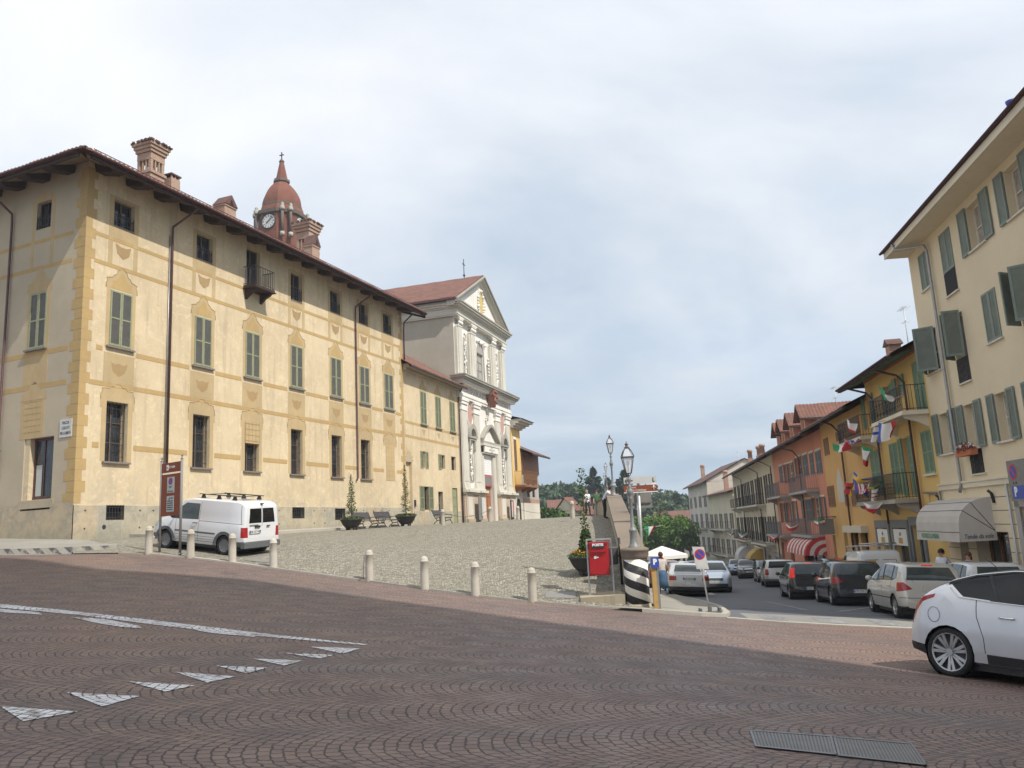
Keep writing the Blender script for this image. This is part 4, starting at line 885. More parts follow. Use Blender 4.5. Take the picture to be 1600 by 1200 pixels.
    e.quad((-1.25, -ov+.05, ze-.14), (LEN+1, -ov+.05, ze-.14), (LEN+1, .02, ze+.42), (0, .02, ze+.42), mi=1); e.quad((LEN+1, -ov, ze-.2), (LEN+1, rd, zr-.1), (LEN+1, rd, zr-.3), (LEN+1, -ov, ze-.35))
    e.quad((LEN, 0, 16.9), (LEN, rd, zr-.1), (LEN, 12, 16.9)); e.build('eaves', [M['dark_wood'], M['soffit_wood']], rt)
    s2 = MB(); s2.box(-24, 1.15, -ov-.03, -ov+.08, ze-.22, ze-.02); s2.quad((-24, -ov+.05, ze-.14), (1.25, -ov+.05, ze-.14), (0, .02, ze+.42), (-24, .02, ze+.42), mi=1); s2.v = [tuple(fr @ Vector(v)) for v in s2.v]; s2.build('side_eaves', [M['dark_wood'], M['soffit_wood']], rt)
    for k in range(17):
        x = .55+k*1.52; b_ = MB(); b_.add([(x-.3, -.02, 16.96), (x+.3, -.02, 16.96), (x+.3, -1.2, 16.50), (x-.3, -1.2, 16.50), (x-.22, -.02, 16.62), (x+.22, -.02, 16.62), (x+.22, -.8, 16.42), (x-.22, -.8, 16.42)], [(0, 1, 2, 3), (7, 6, 5, 4), (0, 4, 5, 1), (1, 5, 6, 2), (2, 6, 7, 3), (3, 7, 4, 0)]); b_.build('eaves_bracket', M['dark_wood'], o)
    for k in range(9):
        x = -1.0-k*1.52; b_ = MB(); b_.add([(x-.3, -.02, 16.96), (x+.3, -.02, 16.96), (x+.3, -1.2, 16.50), (x-.3, -1.2, 16.50), (x-.22, -.02, 16.62), (x+.22, -.02, 16.62), (x+.22, -.8, 16.42), (x-.22, -.8, 16.42)], [(0, 1, 2, 3), (7, 6, 5, 4), (0, 4, 5, 1), (1, 5, 6, 2), (2, 6, 7, 3), (3, 7, 4, 0)]); sw(b_.build('eaves_bracket', M['dark_wood'], o))
    gutter(rt, -ov+.2, LEN+1, -ov-.08, ze-.02, .09)
    g2 = MB(); n = 6
    q = gutter(rt, -24, 1.2, -ov-.08, ze-.02, .09); q.matrix_basis = fr
    # snow rail above the eave
    s_ = MB(); s_.tube([(-.6, -.95, 17.0), (LEN+.8, -.95, 17.0)], .02, 6)
    for k in range(22): x = -.4+k*1.22; s_.cbox((x, -.95, 16.84), .02, .02, .34)
    s_.build('snow_rail', M['brown_metal'], rt)
    # chimneys standing behind the eave
    def chim(px, py0, wid, y, ztop, style, lab):
        s1, z1 = FA.uv(px, py0, y); zb = 16.95+(y+1.2)*.36; c = MB(); h = ztop-zb; w_ = wid/2
        if style == 'ornate':
            c.box(s1-w_, s1+w_, y-w_, y+w_, zb-.8, zb+h*.25); c.box(s1-w_*1.15, s1+w_*1.15, y-w_*1.15, y+w_*1.15, zb+h*.25, zb+h*.31)
            for q in (-1, 1):
                for r_ in (-1, 1): c.cbox((s1+q*w_*.8, y+r_*w_*.8, zb+h*.43), w_*.35, w_*.35, h*.24)
            for q in (-.25, .25):
                c.cbox((s1+q*w_, y-w_*.85, zb+h*.43), w_*.16, w_*.2, h*.24); c.cbox((s1-w_*.85, y+q*w_, zb+h*.43), w_*.2, w_*.16, h*.24); c.cbox((s1+w_*.85, y+q*w_, zb+h*.43), w_*.2, w_*.16, h*.24)
            c.box(s1-w_, s1+w_, y-w_, y+w_, zb+h*.55, zb+h*.64)
            for q in range(4): g = 1+.14*q; c.box(s1-w_*g, s1+w_*g, y-w_*g, y+w_*g, zb+h*(.64+.07*q), zb+h*(.71+.07*q))
            random.seed(3)
            for q in range(34): a_ = random.uniform(-1, 1)*w_*1.45; e_ = random.choice((-1, 1))*w_*1.42; xx, yy = (a_, e_) if q % 2 else (e_, a_); c.cbox((s1+xx, y+yy, zb+h*.93), .16, .12, .09, rz=random.uniform(0, 3), ry=random.uniform(-.4, .4), mi=1)
            c.lathe([(w_*1.5, zb+h*.92), (w_*1.1, zb+h*.97), (w_*.3, zb+h)], 4, (s1, y, 0), mi=1, ph=math.pi/4, smooth=False)
        elif style == 'gable':
            c.box(s1-w_, s1+w_, y-w_*.8, y+w_*.8, zb-.8, zb+h*.55); c.box(s1-w_*1.1, s1+w_*1.1, y-w_*.9, y+w_*.9, zb+h*.55, zb+h*.62)
            c.prism([(s1-w_*1.15, zb+h*.62), (s1+w_*1.15, zb+h*.62), (s1+w_*.1, zb+h), (s1-w_*.1, zb+h)], y-w_, y+w_, mi=1); c.prism([(s1-w_*.35, zb+h*.64), (s1+w_*.35, zb+h*.64), (s1, zb+h*.85)], y-w_*1.02, y-w_*1.0, mi=2)
        else:
            c.box(s1-w_, s1+w_, y-w_, y+w_, zb-.8, zb+h*.8)
            for q in (-1, 0, 1): c.cbox((s1+q*w_*.8, y-w_*.8, zb+h*.86), w_*.25, w_*.25, h*.14); c.cbox((s1+q*w_*.8, y+w_*.8, zb+h*.86), w_*.25, w_*.25, h*.14)
            c.box(s1-w_*1.15, s1+w_*1.15, y-w_*1.15, y+w_*1.15, zb+h*.93, zb+h, mi=1)
        cc = c.build('chimney', [M['brick_pale'], M['tile_dark'], M['dark_in']], o); cc['label'] = lab
    for px, pt, y, wid, st, lab in ((237, 224, 1.6, .84, 'ornate', 'tall ornate brick chimney with jagged tile cap'), (268, 275, 1.3, .55, 'plain', 'small square brick chimney beside the tall ornate one'), (352, 308, 1.5, .85, 'gable', 'brick chimney with a little gabled cap'), (480, 346, 2.4, .95, 'ornate', 'wide broken brick chimney near the clock tower'), (487, 368, 1.5, .75, 'gable', 'low gabled chimney in front of the broken one')):
        s1, zt = FA.uv(px, pt, y); chim(px, pt, wid, y, zt, st, lab)
    # wall lamp on short front
    l_ = MB(); l_.tube([(-4.3, -.05, 5.6), (-4.2, -.5, 5.75), (-4.2, -.5, 5.5)], .015, 6); l_.lathe([(.05, 5.5), (.16, 5.35), (.17, 5.2), (.0, 5.18)], 10, (-4.2, -.5, 0)); sw(l_.build('wall_lamp', M['iron'], o))
palazzo()
# ================================================================ low yellow house between palazzo and church
_e = FA.o + FA.d*25.3
FD = Face(_e[0], _e[1], 17.3)
def low_house():
    o = bfac('low_house', 'low yellow two-storey house between the palazzo and the church', FD)
    ops = [(2.75, 3.75, 9.13, 11.5), (5.45, 6.45, 9.13, 11.5), (8.25, 9.3, 9.13, 11.5), (2.95, 3.45, 6.0, 7.2), (6.3, 7.03, 6.15, 7.18), (8.27, 9.2, 6.15, 7.2), (2.92, 3.72, 3.1, 4.72), (5.46, 6.3, 1.6, 4.43), (8.22, 9.2, 1.6, 4.78), (.1, 1.05, 1.6, 6.3)]
    block('wall', M['palazzo'], o, 0, 10.1, 9, .5, 13.0, ops, .28)
    mb = MB(); wall(mb, 1.2, 10.1, .5, 3.0, [(2.92, 3.72, 2.95, 4.72), (5.46, 6.3, 1.6, 4.43), (8.22, 9.2, 1.6, 4.78)], -.03, .2); mb.build('plinth', M['plinth'], o)
    mb = MB()
    for z, h in ((9.0, .18), (8.05, .2)): mb.box(.1, 10.0, -.004, .01, z-h/2, z+h/2)
    for k in range(8): mb.box(.1+k*1.32, .14+k*1.32, -.004, .01, 8.1, 8.95)
    mb.build('painted_bands', M['ochre_paint'], o)
    for a, b_ in ((2.75, 3.75), (5.45, 6.45), (8.25, 9.3)):
        c = (a+b_)/2
        for x0, x1 in ((a, c-.01), (c+.01, b_)): leaf(o, x0, x1, 9.13, 11.5, -.04, 'shut_frame', 'louvre_olive')
        sill(o, a-.1, b_+.1, 9.12); s_ = MB(); flatpoly(s_, crest(c, 11.55, 1.3, .85, 0), -.006); flatpoly(s_, [(c-.35, 8.75), (c, 8.3), (c+.35, 8.75)], -.008); s_.build('painted_surround', M['ochre_soft'], o)
    pane(o, 2.95, 3.45, 6.0, 7.2, .2, mull=0, bars=0); leaf(o, 2.5, 2.93, 6.0, 7.2, -.04, 'shut_frame', 'louvre_olive'); leaf(o, 3.47, 3.85, 6.0, 7.2, -.04, 'shut_frame', 'louvre_olive')
    pane(o, 6.3, 7.03, 6.15, 7.18, .2, mull=1, bars=0); leaf(o, 5.72, 6.28, 6.1, 7.2, -.06, 'shut_frame', 'louvre_olive')
    pane(o, 8.27, 9.2, 6.15, 7.2, .2, mull=1, bars=1)
    pane(o, 2.92, 3.72, 3.1, 4.72, .2, mull=1, bars=1); leaf(o, 2.2, 2.9, 3.1, 4.75, -.05, 'shut_frame', 'louvre_olive'); leaf(o, 3.74, 4.5, 3.1, 4.75, -.05, 'shut_frame', 'louvre_olive')
    pane(o, 5.46, 6.3, 1.9, 4.43, .22, mull=1, bars=2, name='door', frame=M['slate_paint'])
    d = MB(); d.box(8.24, 9.18, .05, .12, 1.9, 4.76)
    for q in range(4): d.box(8.3, 9.1, .03, .05, 2.1+q*.65, 2.6+q*.65)
    d.build('door', M['shut_frame'], o)
    # tall arched niche with painted rays at the junction
    n = MB(); n.box(.1, 1.05, .2, .24, 1.6, 6.3); n.build('niche_back', M['palazzo'], o)
    r = MB(); flatpoly(r, arch_pts(.57, 6.3, 1.0)+[(1.07, 6.3), (.07, 6.3)], -.0045, 1)
    for k in range(9):
        a = math.pi*(k+.5)/9; c_, s_ = math.cos(a), math.sin(a); r.add([(.57-.5*math.cos(a-.15), -.005, 6.3+.55*math.sin(a-.15)), (.57-.5*math.cos(a+.15), -.005, 6.3+.55*math.sin(a+.15)), (.57-(.85+.15*(k % 2))*c_, -.005, 6.3+(.95+.15*(k % 2))*s_)], [(0, 1, 2)])
    r.build('painted_arch', [M['ochre_paint'], M['palazzo_side']], o)
    rt, g = gable_roof(o, 0, 10.1, 9, 13.25, 16.0, .75, 'tile', .25); g.build('gable', M['palazzo'], o)
    c = MB(); c.box(0, 10.1, -.25, 0, 12.55, 12.75); c.box(0, 10.1, -.5, 0, 12.75, 12.98); c.build('cornice', M['palazzo_side'], o)
    pipe(o, [(10.15, -.5, 12.9), (10.02, -.12, 12.3), (10.02, -.12, 2.1)], .06, 'brown_metal')
    wm = MB(); wm.box(1.25, 1.4, -.1, 0, 3.3, 3.75); wm.build('letter_slot', M['iron'], o)
low_house()

# ================================================================ the church
def church():
    F = Face(*FD.w(10.15, 0).xy, 17.3); o = bfac('church', 'white baroque church with pilasters and triangular pediment beside the low yellow house', F, 'church')
    # in church frame x: 0..13.5
    L = 13.45; cx = 6.85
    ops = [(5.35, 7.75, 1.5, 7.9), (5.6, 7.55, 13.9, 17.0), (4.85, 5.25, 13.9, 16.2), (8.35, 8.85, 13.9, 16.2)]
    mb = MB(); wall(mb, 0, L, 1, 12.2, ops[:1], 0, .8)
    ops2 = [(5.6, 7.55, 13.9, 16.9), (4.85, 5.25, 13.9, 16.2), (8.35, 8.85, 13.9, 16.2)]
    wall(mb, .25, L-.2, 12.2, 20.0, ops2, .25, .2); mb.build('front_wall', M['church_white'], o)
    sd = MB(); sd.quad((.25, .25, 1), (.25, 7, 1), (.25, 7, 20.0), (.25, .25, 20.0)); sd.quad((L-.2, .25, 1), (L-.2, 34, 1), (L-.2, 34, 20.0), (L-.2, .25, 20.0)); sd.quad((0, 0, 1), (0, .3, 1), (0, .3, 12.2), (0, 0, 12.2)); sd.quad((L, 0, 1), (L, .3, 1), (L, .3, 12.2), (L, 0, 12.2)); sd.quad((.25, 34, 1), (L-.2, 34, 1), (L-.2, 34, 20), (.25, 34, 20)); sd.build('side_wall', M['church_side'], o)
    # older brick nave wall set back a little on the left
    s2 = MB(); s2.box(.6, .9, 7, 34, 1, 20.0); s2.box(.45, .6, 12.5, 13.2, 1, 19); s2.build('nave_wall', M['palazzo_side'], o)
    pch = MB(); random.seed(5)
    for q in range(26): y = 9.8+random.gauss(0, .8); z = 14.6+random.gauss(0, .5); pch.box(.585, .60, y, y+random.uniform(.4, .9), z, z+random.uniform(.12, .35))
    pch.build('bare_brick_patch', M['brick'], o)
    st = MB(); st.box(.5, .6, 7, 34, 17.2, 17.35); st.box(.4, .6, 7, 34, 19.4, 20.0); st.build('string_course', M['church_side'], o)
    pipe(o, [(.5, 10.9, 19.3), (.5, 10.9, 13)], .07, 'grey_metal')
    # pedestals, pilasters, capitals
    P = [(.25, 1.55), (3.15, 4.6), (9.0, 10.3), (11.95, 13.3)]; inner = [(1.55, 3.15), (10.3, 11.95)]
    for a, b_ in [(.0, 4.85), (8.75, 13.45)]:
        pb = MB(); pb.box(a, b_, -.30, 0, 1.2, 2.6, mi=1); pb.box(a, b_, -.28, 0, 2.6, 4.35); pb.box(a-.05, b_+.05, -.42, 0, 4.35, 4.5, mi=2); pb.box(a-.1, b_+.1, -.55, 0, 4.5, 4.68, mi=2); pb.box(a-.05, b_+.05, -.4, 0, 4.68, 4.85, mi=2); pb.build('pedestal', [M['church_base'], M['plinth'], M['church']], o)
    for a, b_ in P: pb = MB(); pb.box(a-.12, b_+.12, -.40, -.28, 1.2, 4.35); pb.box(a+.12, b_-.12, -.42, -.40, 2.7, 4.15, mi=2); pb.box(a-.18, b_+.18, -.68, -.3, 4.5, 4.69, mi=2); pb.box(a-.15, b_+.15, -.52, -.3, 1.2, 2.4, mi=1); pb.build('pilaster_base', [M['church_base'], M['plinth'], M['church']], o)
    for a, b_ in P:
        pl = MB(); pl.box(a, b_, -.17, 0, 4.86, 11.1); pl.box(a-.1, b_+.1, -.26, 0, 4.86, 5.1); pl.box(a-.05, b_+.05, -.21, 0, 5.1, 5.25); pl.box(a+.18, b_-.18, -.20, -.17, 5.4, 10.9); pl.build('pilaster', M['church'], o)
        cap = MB(); cap.box(a-.06, b_+.06, -.22, 0, 11.1, 11.22); cap.box(a-.02, b_+.02, -.20, 0, 11.22, 11.6); cap.box(a-.12, b_+.12, -.28, 0, 11.6, 11.85); cap.box(a-.18, b_+.18, -.34, 0, 11.85, 12.05); cap.build('capital', M['church_white'], o)
    for a, b_ in [(.55, 1.35), (3.55, 4.65), (9.15, 10.2), (12.1, 13.0)]:
        pl = MB(); pl.box(a, b_, -.08, .25, 13.9, 18.1); pl.box(a-.08, b_+.08, -.14, .25, 13.9, 14.2); pl.box(a-.25, a, .0, .25, 13.9, 18.0); pl.box(b_, b_+.2, .0, .25, 13.9, 18.0); pl.build('pilaster', M['church'], o); cap = MB()
        cap.box(a-.05, b_+.05, -.12, .25, 18.1, 18.22)
        for q in range(4): x = a+(b_-a)*(q+.5)/4; cap.ball((x, -.14, 18.4), .13, 8, sz=1.3); cap.ball((x, -.16, 18.66), .12, 8)
        cap.box(a-.1, b_+.1, -.26, .25, 18.75, 18.88); cap.build('capital', M['church_white'], o)
    # entablatures
    def ent(name, steps, a, b_, ret, mats):
        e = MB()
        for z0, z1, out, mi in steps: e.box(a-out*.8, b_+out*.8, -out, ret, z0, z1, mi=mi)
        return e.build(name, [M[q] for q in mats], o)
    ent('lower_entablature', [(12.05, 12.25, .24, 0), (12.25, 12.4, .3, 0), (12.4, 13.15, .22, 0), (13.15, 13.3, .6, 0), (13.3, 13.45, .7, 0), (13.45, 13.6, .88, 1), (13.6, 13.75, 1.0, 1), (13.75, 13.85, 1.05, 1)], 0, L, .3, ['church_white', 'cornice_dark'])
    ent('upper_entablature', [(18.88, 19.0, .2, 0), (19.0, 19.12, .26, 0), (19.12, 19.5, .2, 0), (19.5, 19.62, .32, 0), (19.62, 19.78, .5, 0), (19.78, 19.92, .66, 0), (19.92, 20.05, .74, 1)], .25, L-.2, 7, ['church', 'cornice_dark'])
    # pediment
    za, zb = 24.05, 20.05; a, b_ = -.45, L+.45; p_ = MB(); p_.prism([(a+.6, zb), (b_-.6, zb), (cx, za-.55)], .15, .8); p_.build('tympanum', M['church_white'], o)
    rk = MB()
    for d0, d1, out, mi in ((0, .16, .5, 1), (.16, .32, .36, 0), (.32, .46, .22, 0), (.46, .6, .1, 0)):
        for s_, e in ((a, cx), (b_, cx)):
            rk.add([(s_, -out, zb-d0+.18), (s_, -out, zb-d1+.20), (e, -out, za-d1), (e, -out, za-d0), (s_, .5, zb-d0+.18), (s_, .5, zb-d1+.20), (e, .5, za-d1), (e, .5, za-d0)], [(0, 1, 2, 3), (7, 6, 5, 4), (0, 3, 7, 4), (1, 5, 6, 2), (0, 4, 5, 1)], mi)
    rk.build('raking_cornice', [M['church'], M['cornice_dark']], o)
    ov = MB(); n = 28; cxx, czz = cx+.2, 21.5
    ov.add([(cxx+.62*math.cos(2*math.pi*k/n), .08, czz+1.15*math.sin(2*math.pi*k/n)) for k in range(n)], [tuple(range(n))], 0)
    for k in range(n): q = 2*math.pi*k/n; ov.ball((cxx+.74*math.cos(q), .08, czz+1.28*math.sin(q)), .13 if k % 3 else .2, 6, mi=1)
    ov.build('pediment_medallion', [M['gold'], M['church_white']], o)
    # roof
    rf = MB(); slope = (za-zb-.15)/(cx-a)
    t1 = tiles(-1.0, 34, 0, 0, 1, 1); 
    def rslope(x0, x1, z0, z1, nm):
        m_ = tiles(-.35, 34, x0, z0, x1, z1, .24, .04); m_.v = [(y, x, z) for x, y, z in m_.v]; m_.f = [f[::-1] for f in m_.f]; return m_.build(nm, M['tile_red'], o)
    rslope(a-.1, cx, zb+.2, za+.08, 'roof'); rslope(b_+.1, cx, zb+.2, za+.08, 'roof')
    ed = MB(); ed.box(a-.2, a+.0, -.35, 34, zb+.02, zb+.16); ed.box(b_, b_+.2, -.35, 34, zb+.02, zb+.16); ed.build('gutter', M['brown_metal'], o)
    cr = MB(); cr.tube([(cx, 1.5, za+.1), (cx, 1.5, za+1.9)], .035, 6); cr.box(cx-.3, cx+.3, 1.47, 1.53, za+1.35, za+1.42); cr.ball((cx, 1.5, za+.35), .12, 8); cr.build('cross', M['iron'], o)
    # windows and niches
    def archtop(x0, x1, zs, m_, y, r=.25):
        q = MB(); c = (x0+x1)/2; w_ = x1-x0; P_ = [(c-w_/2*math.cos(math.pi*k/12), zs+w_/2*math.sin(math.pi*k/12)) for k in range(13)]; flatpoly(q, P_, y); return q
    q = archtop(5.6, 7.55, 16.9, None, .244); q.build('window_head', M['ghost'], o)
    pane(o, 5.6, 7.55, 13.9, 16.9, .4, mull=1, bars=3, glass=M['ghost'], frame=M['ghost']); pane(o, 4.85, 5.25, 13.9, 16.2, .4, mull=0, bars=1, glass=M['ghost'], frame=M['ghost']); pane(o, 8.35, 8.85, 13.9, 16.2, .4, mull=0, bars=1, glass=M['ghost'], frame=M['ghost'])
    tr = MB()
    for x0, x1, zs in ((5.6, 7.55, 16.9),):
        c = (x0+x1)/2; tr.tube([(x0-.06, .22, 13.9), (x0-.06, .22, zs)]+[(c-(x1-x0+.12)/2*math.cos(math.pi*k/12), .22, zs+(x1-x0+.12)/2*math.sin(math.pi*k/12)) for k in range(1, 12)]+[(x1+.06, .22, zs), (x1+.06, .22, 13.9)], .07, 6)
    # upper side panels with stucco trophies
    random.seed(11)
    for c, z0, z1, y in ((2.65, 14.3, 17.2, .22), (11.2, 14.2, 17.0, .22), (2.35, 5.6, 8.3, -.04), (11.05, 5.2, 8.1, -.04)):
        z = z0; orn = MB()
        while z < z1: r_ = random.uniform(.07, .2); orn.ball((c+random.uniform(-.14, .14), y-.03, z), r_, 7, sy=.6); z += r_*1.2
        for s_ in (-1, 1):
            orn.tube([(c+s_*.48, y, z0-.2), (c+s_*.48, y, z1+.2)]+[(c+s_*.48*math.cos(q*.26), y, z1+.2+.55*math.sin(q*.26)) for q in range(1, 7)], .06, 6)
        orn.build('stucco_ornament', M['church_white'], o)
    orn = MB()
    # garland under the entablature
    for k in range(14): z = 11.9-k*.2; orn.ball((cx+.25*math.sin(k*.9), -.08, z), .15-.006*k, 7)
    o2_ = MB(); o3_ = MB()
    for k in range(6): o2_.ball((cx-1+.4*k, .15, 17.9+.12*math.sin(k*2.)), .16, 7); o3_.ball((cx+1.8, .15, 15.2+.3*k), .12, 6)
    o2_.build('garland', M['church_white'], o); o3_.build('garland', M['church_white'], o)
    orn.build('stucco_ornament', M['church_white'], o); tr.build('window_arch', M['church'], o)
    for c, z0, z1 in ((2.35, 5.3, 8.3), (11.05, 4.95, 8.0)):
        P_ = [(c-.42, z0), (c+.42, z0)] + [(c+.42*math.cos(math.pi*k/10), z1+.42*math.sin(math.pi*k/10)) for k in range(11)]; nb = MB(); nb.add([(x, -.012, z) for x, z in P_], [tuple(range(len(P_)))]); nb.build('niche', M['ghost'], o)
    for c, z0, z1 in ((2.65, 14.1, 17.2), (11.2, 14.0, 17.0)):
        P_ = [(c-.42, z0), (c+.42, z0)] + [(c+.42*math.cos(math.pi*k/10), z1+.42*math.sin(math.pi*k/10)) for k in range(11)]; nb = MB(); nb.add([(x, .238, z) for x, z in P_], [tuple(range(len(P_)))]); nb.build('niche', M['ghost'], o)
    hd = MB()   # arched hoods of the side niches
    for c, z in ((2.5, 9.1), (11.2, 9.05)):
        hd = MB(); hd.box(c-1.0, c+1.0, -.34, 0, z-.15, z); hd.box(c-.85, c+.85, -.26, 0, z-.32, z-.15)
        for k in range(12):
            a0, a1 = math.pi*k/12, math.pi*(k+1)/12; P_ = [(c-r_*math.cos(q), z+r_*math.sin(q)*1.05) for r_, q in ((.62, a0), (.98, a0), (.98, a1), (.62, a1))]; hd.prism(P_, -.36, 0)
        for s_ in (-1, 1): hd.box(c+s_*.62-.12, c+s_*.62+.12, -.26, 0, z-1.1, z-.32)
        hd.build('niche_hood', M['cornice_dark'], o)
    # portal
    pt = MB(); c = 6.9
    for x0, x1 in ((4.65, 5.35), (7.75, 8.5)): pt.box(x0, x1, -.16, 0, 1.5, 7.9); pt.box(x0+.12, x1-.12, -.19, -.16, 2.0, 7.7)
    pt.box(4.6, 9.2, -.45, 0, 8.55, 8.75); pt.box(4.9, 8.7, -.35, 0, 7.9, 8.0); pt.build('portal', M['church'], o)
    pd = MB(); pd.box(4.75, 9.35, -.42, 0, 8.75, 8.95)
    for k in range(10):
        a0, a1 = k/10, (k+1)/10
        for s_ in (-1, 1):
            def q(t_): return (7.05+s_*2.3*(1-t_), 8.95+1.35*(1-(1-t_)**1.5))
            (xa, z_a), (xb, z_b) = q(a0), q(a1); pd.prism([(xa, z_a), (xb, z_b), (xb, z_b+.24), (xa, z_a+.24)], -.44, 0)
    pd.build('portal_pediment', M['cornice_dark'], o)
    tp = MB(); tp.prism([(5.3, 8.95), (8.8, 8.95), (7.05, 10.1)], -.12, -.02); tp.build('portal_tympanum', M['church_white'], o)
    sc = MB(); sc.box(5.0, 8.6, -.42, -.3, 8.02, 8.50); s_ = sc.build('portal_scroll', M['church_white'], o)
    text('DOM', .16, M['inscr'], s_, (6.8, -.425, 8.42)); text('ANDREAE APOSTOLO', .15, M['inscr'], s_, (6.8, -.425, 8.25)); text('DICATVM', .13, M['inscr'], s_, (6.8, -.425, 8.09))
    d = MB(); d.box(5.35, 7.75, .2, .28, 1.6, 5.2)
    for i in range(2):
        for j in range(4): d.box(5.5+i*1.2, 6.4+i*1.2, .16, .2, 1.85+j*.82, 2.5+j*.82)
    d.build('door', M['wood_door'], o)
    bn = MB(); bn.box(5.4, 7.7, .0, .03, 5.15, 7.85); B = bn.build('banner', M['white'], o); b2 = MB(); b2.box(5.5, 7.6, -.03, -.002, 5.15, 6.15); b2.box(5.6, 7.5, -.034, -.001, 5.25, 6.05, mi=1); b2.build('banner_picture', [M['red'], M['sign_grey']], B)
    for k in range(7): text('— —— — ——', .14, M['ghost'], B, (6.55, -.005, 7.55-k*.2), wid=1.7)
    for c, z in ((2.55, 11.1-.15), (11.25, 10.95)):
        ovs = MB(); ovs.add([(c+.62*math.cos(2*math.pi*k/n), -.03, z+.98*math.sin(2*math.pi*k/n)) for k in range(n)], [tuple(range(n))], 0); ovs.tube([(c+.68*math.cos(2*math.pi*k/n), -.03, z+1.05*math.sin(2*math.pi*k/n)) for k in range(n+1)], .07, 6, mi=1); ovs.build('oval_panel', [M['pinkstone'], M['church_white']], o)
    text('DEIPARAE', .62, M['inscr'], o, (3.3, -.225, 12.78), wid=5.0, name='frieze_inscription'); text('ET DIVO ANDREAE', .62, M['inscr'], o, (10.6, -.225, 12.78), wid=4.6, name='frieze_inscription')
    sh = MB(); sh.add([(cx+x, -.95, 13.0+z) for x, z in ((-.45, .75), (.45, .75), (.5, .1), (.2, -.7), (0, -1.0), (-.2, -.7), (-.5, .1))]+[(cx+x, -.4, 13.0+z) for x, z in ((-.45, .75), (.45, .75), (.5, .1), (.2, -.7), (0, -1.0), (-.2, -.7), (-.5, .1))], [tuple(range(7))]+[(i, i+7, (i+1) % 7+7, (i+1) % 7) for i in range(7)])
    for k in range(6): sh.ball((cx+.35*math.cos(k), -1.0, 13.0+.5*math.sin(k)-.1), .14, 6)
    sh.build('coat_of_arms', M['arms'], o)
    nt = MB(); nt.box(2.0, 2.9, -.7, -.66, 2.3, 4.1); nt.box(2.4, 2.5, -.68, -.64, 1.6, 2.3); nt.build('notice_board', M['sign_grey'], o); ntp = MB(); ntp.box(2.6, 3.1, -.78, -.72, 2.6, 4.1); ntp.build('poster', M['sign_white'], o)
    nt = MB(); nt.box(10.5, 11.4, -.75, -.7, 2.3, 4.0); q = nt.build('notice_board', M['dark_wood'], o); ntp = MB(); ntp.box(10.7, 11.0, -.80, -.76, 2.5, 3.9); ntp.box(11.0, 11.3, -.80, -.76, 2.9, 3.8, mi=1); ntp.build('poster', [M['sign_white'], M['red']], q)
    stp = MB(); stp.box(4.4, 8.9, -1.2, .5, 1.0, 2.2); stp.box(4.2, 9.1, -1.6, .5, 1.0, 2.06); stp.build('steps', M['kerb'], o)
church()
_c = [q for q in bpy.data.objects if q.name == 'church'][0]; _c.matrix_basis = _c.matrix_basis @ Matrix.Diagonal((.965, 1, 1, 1))

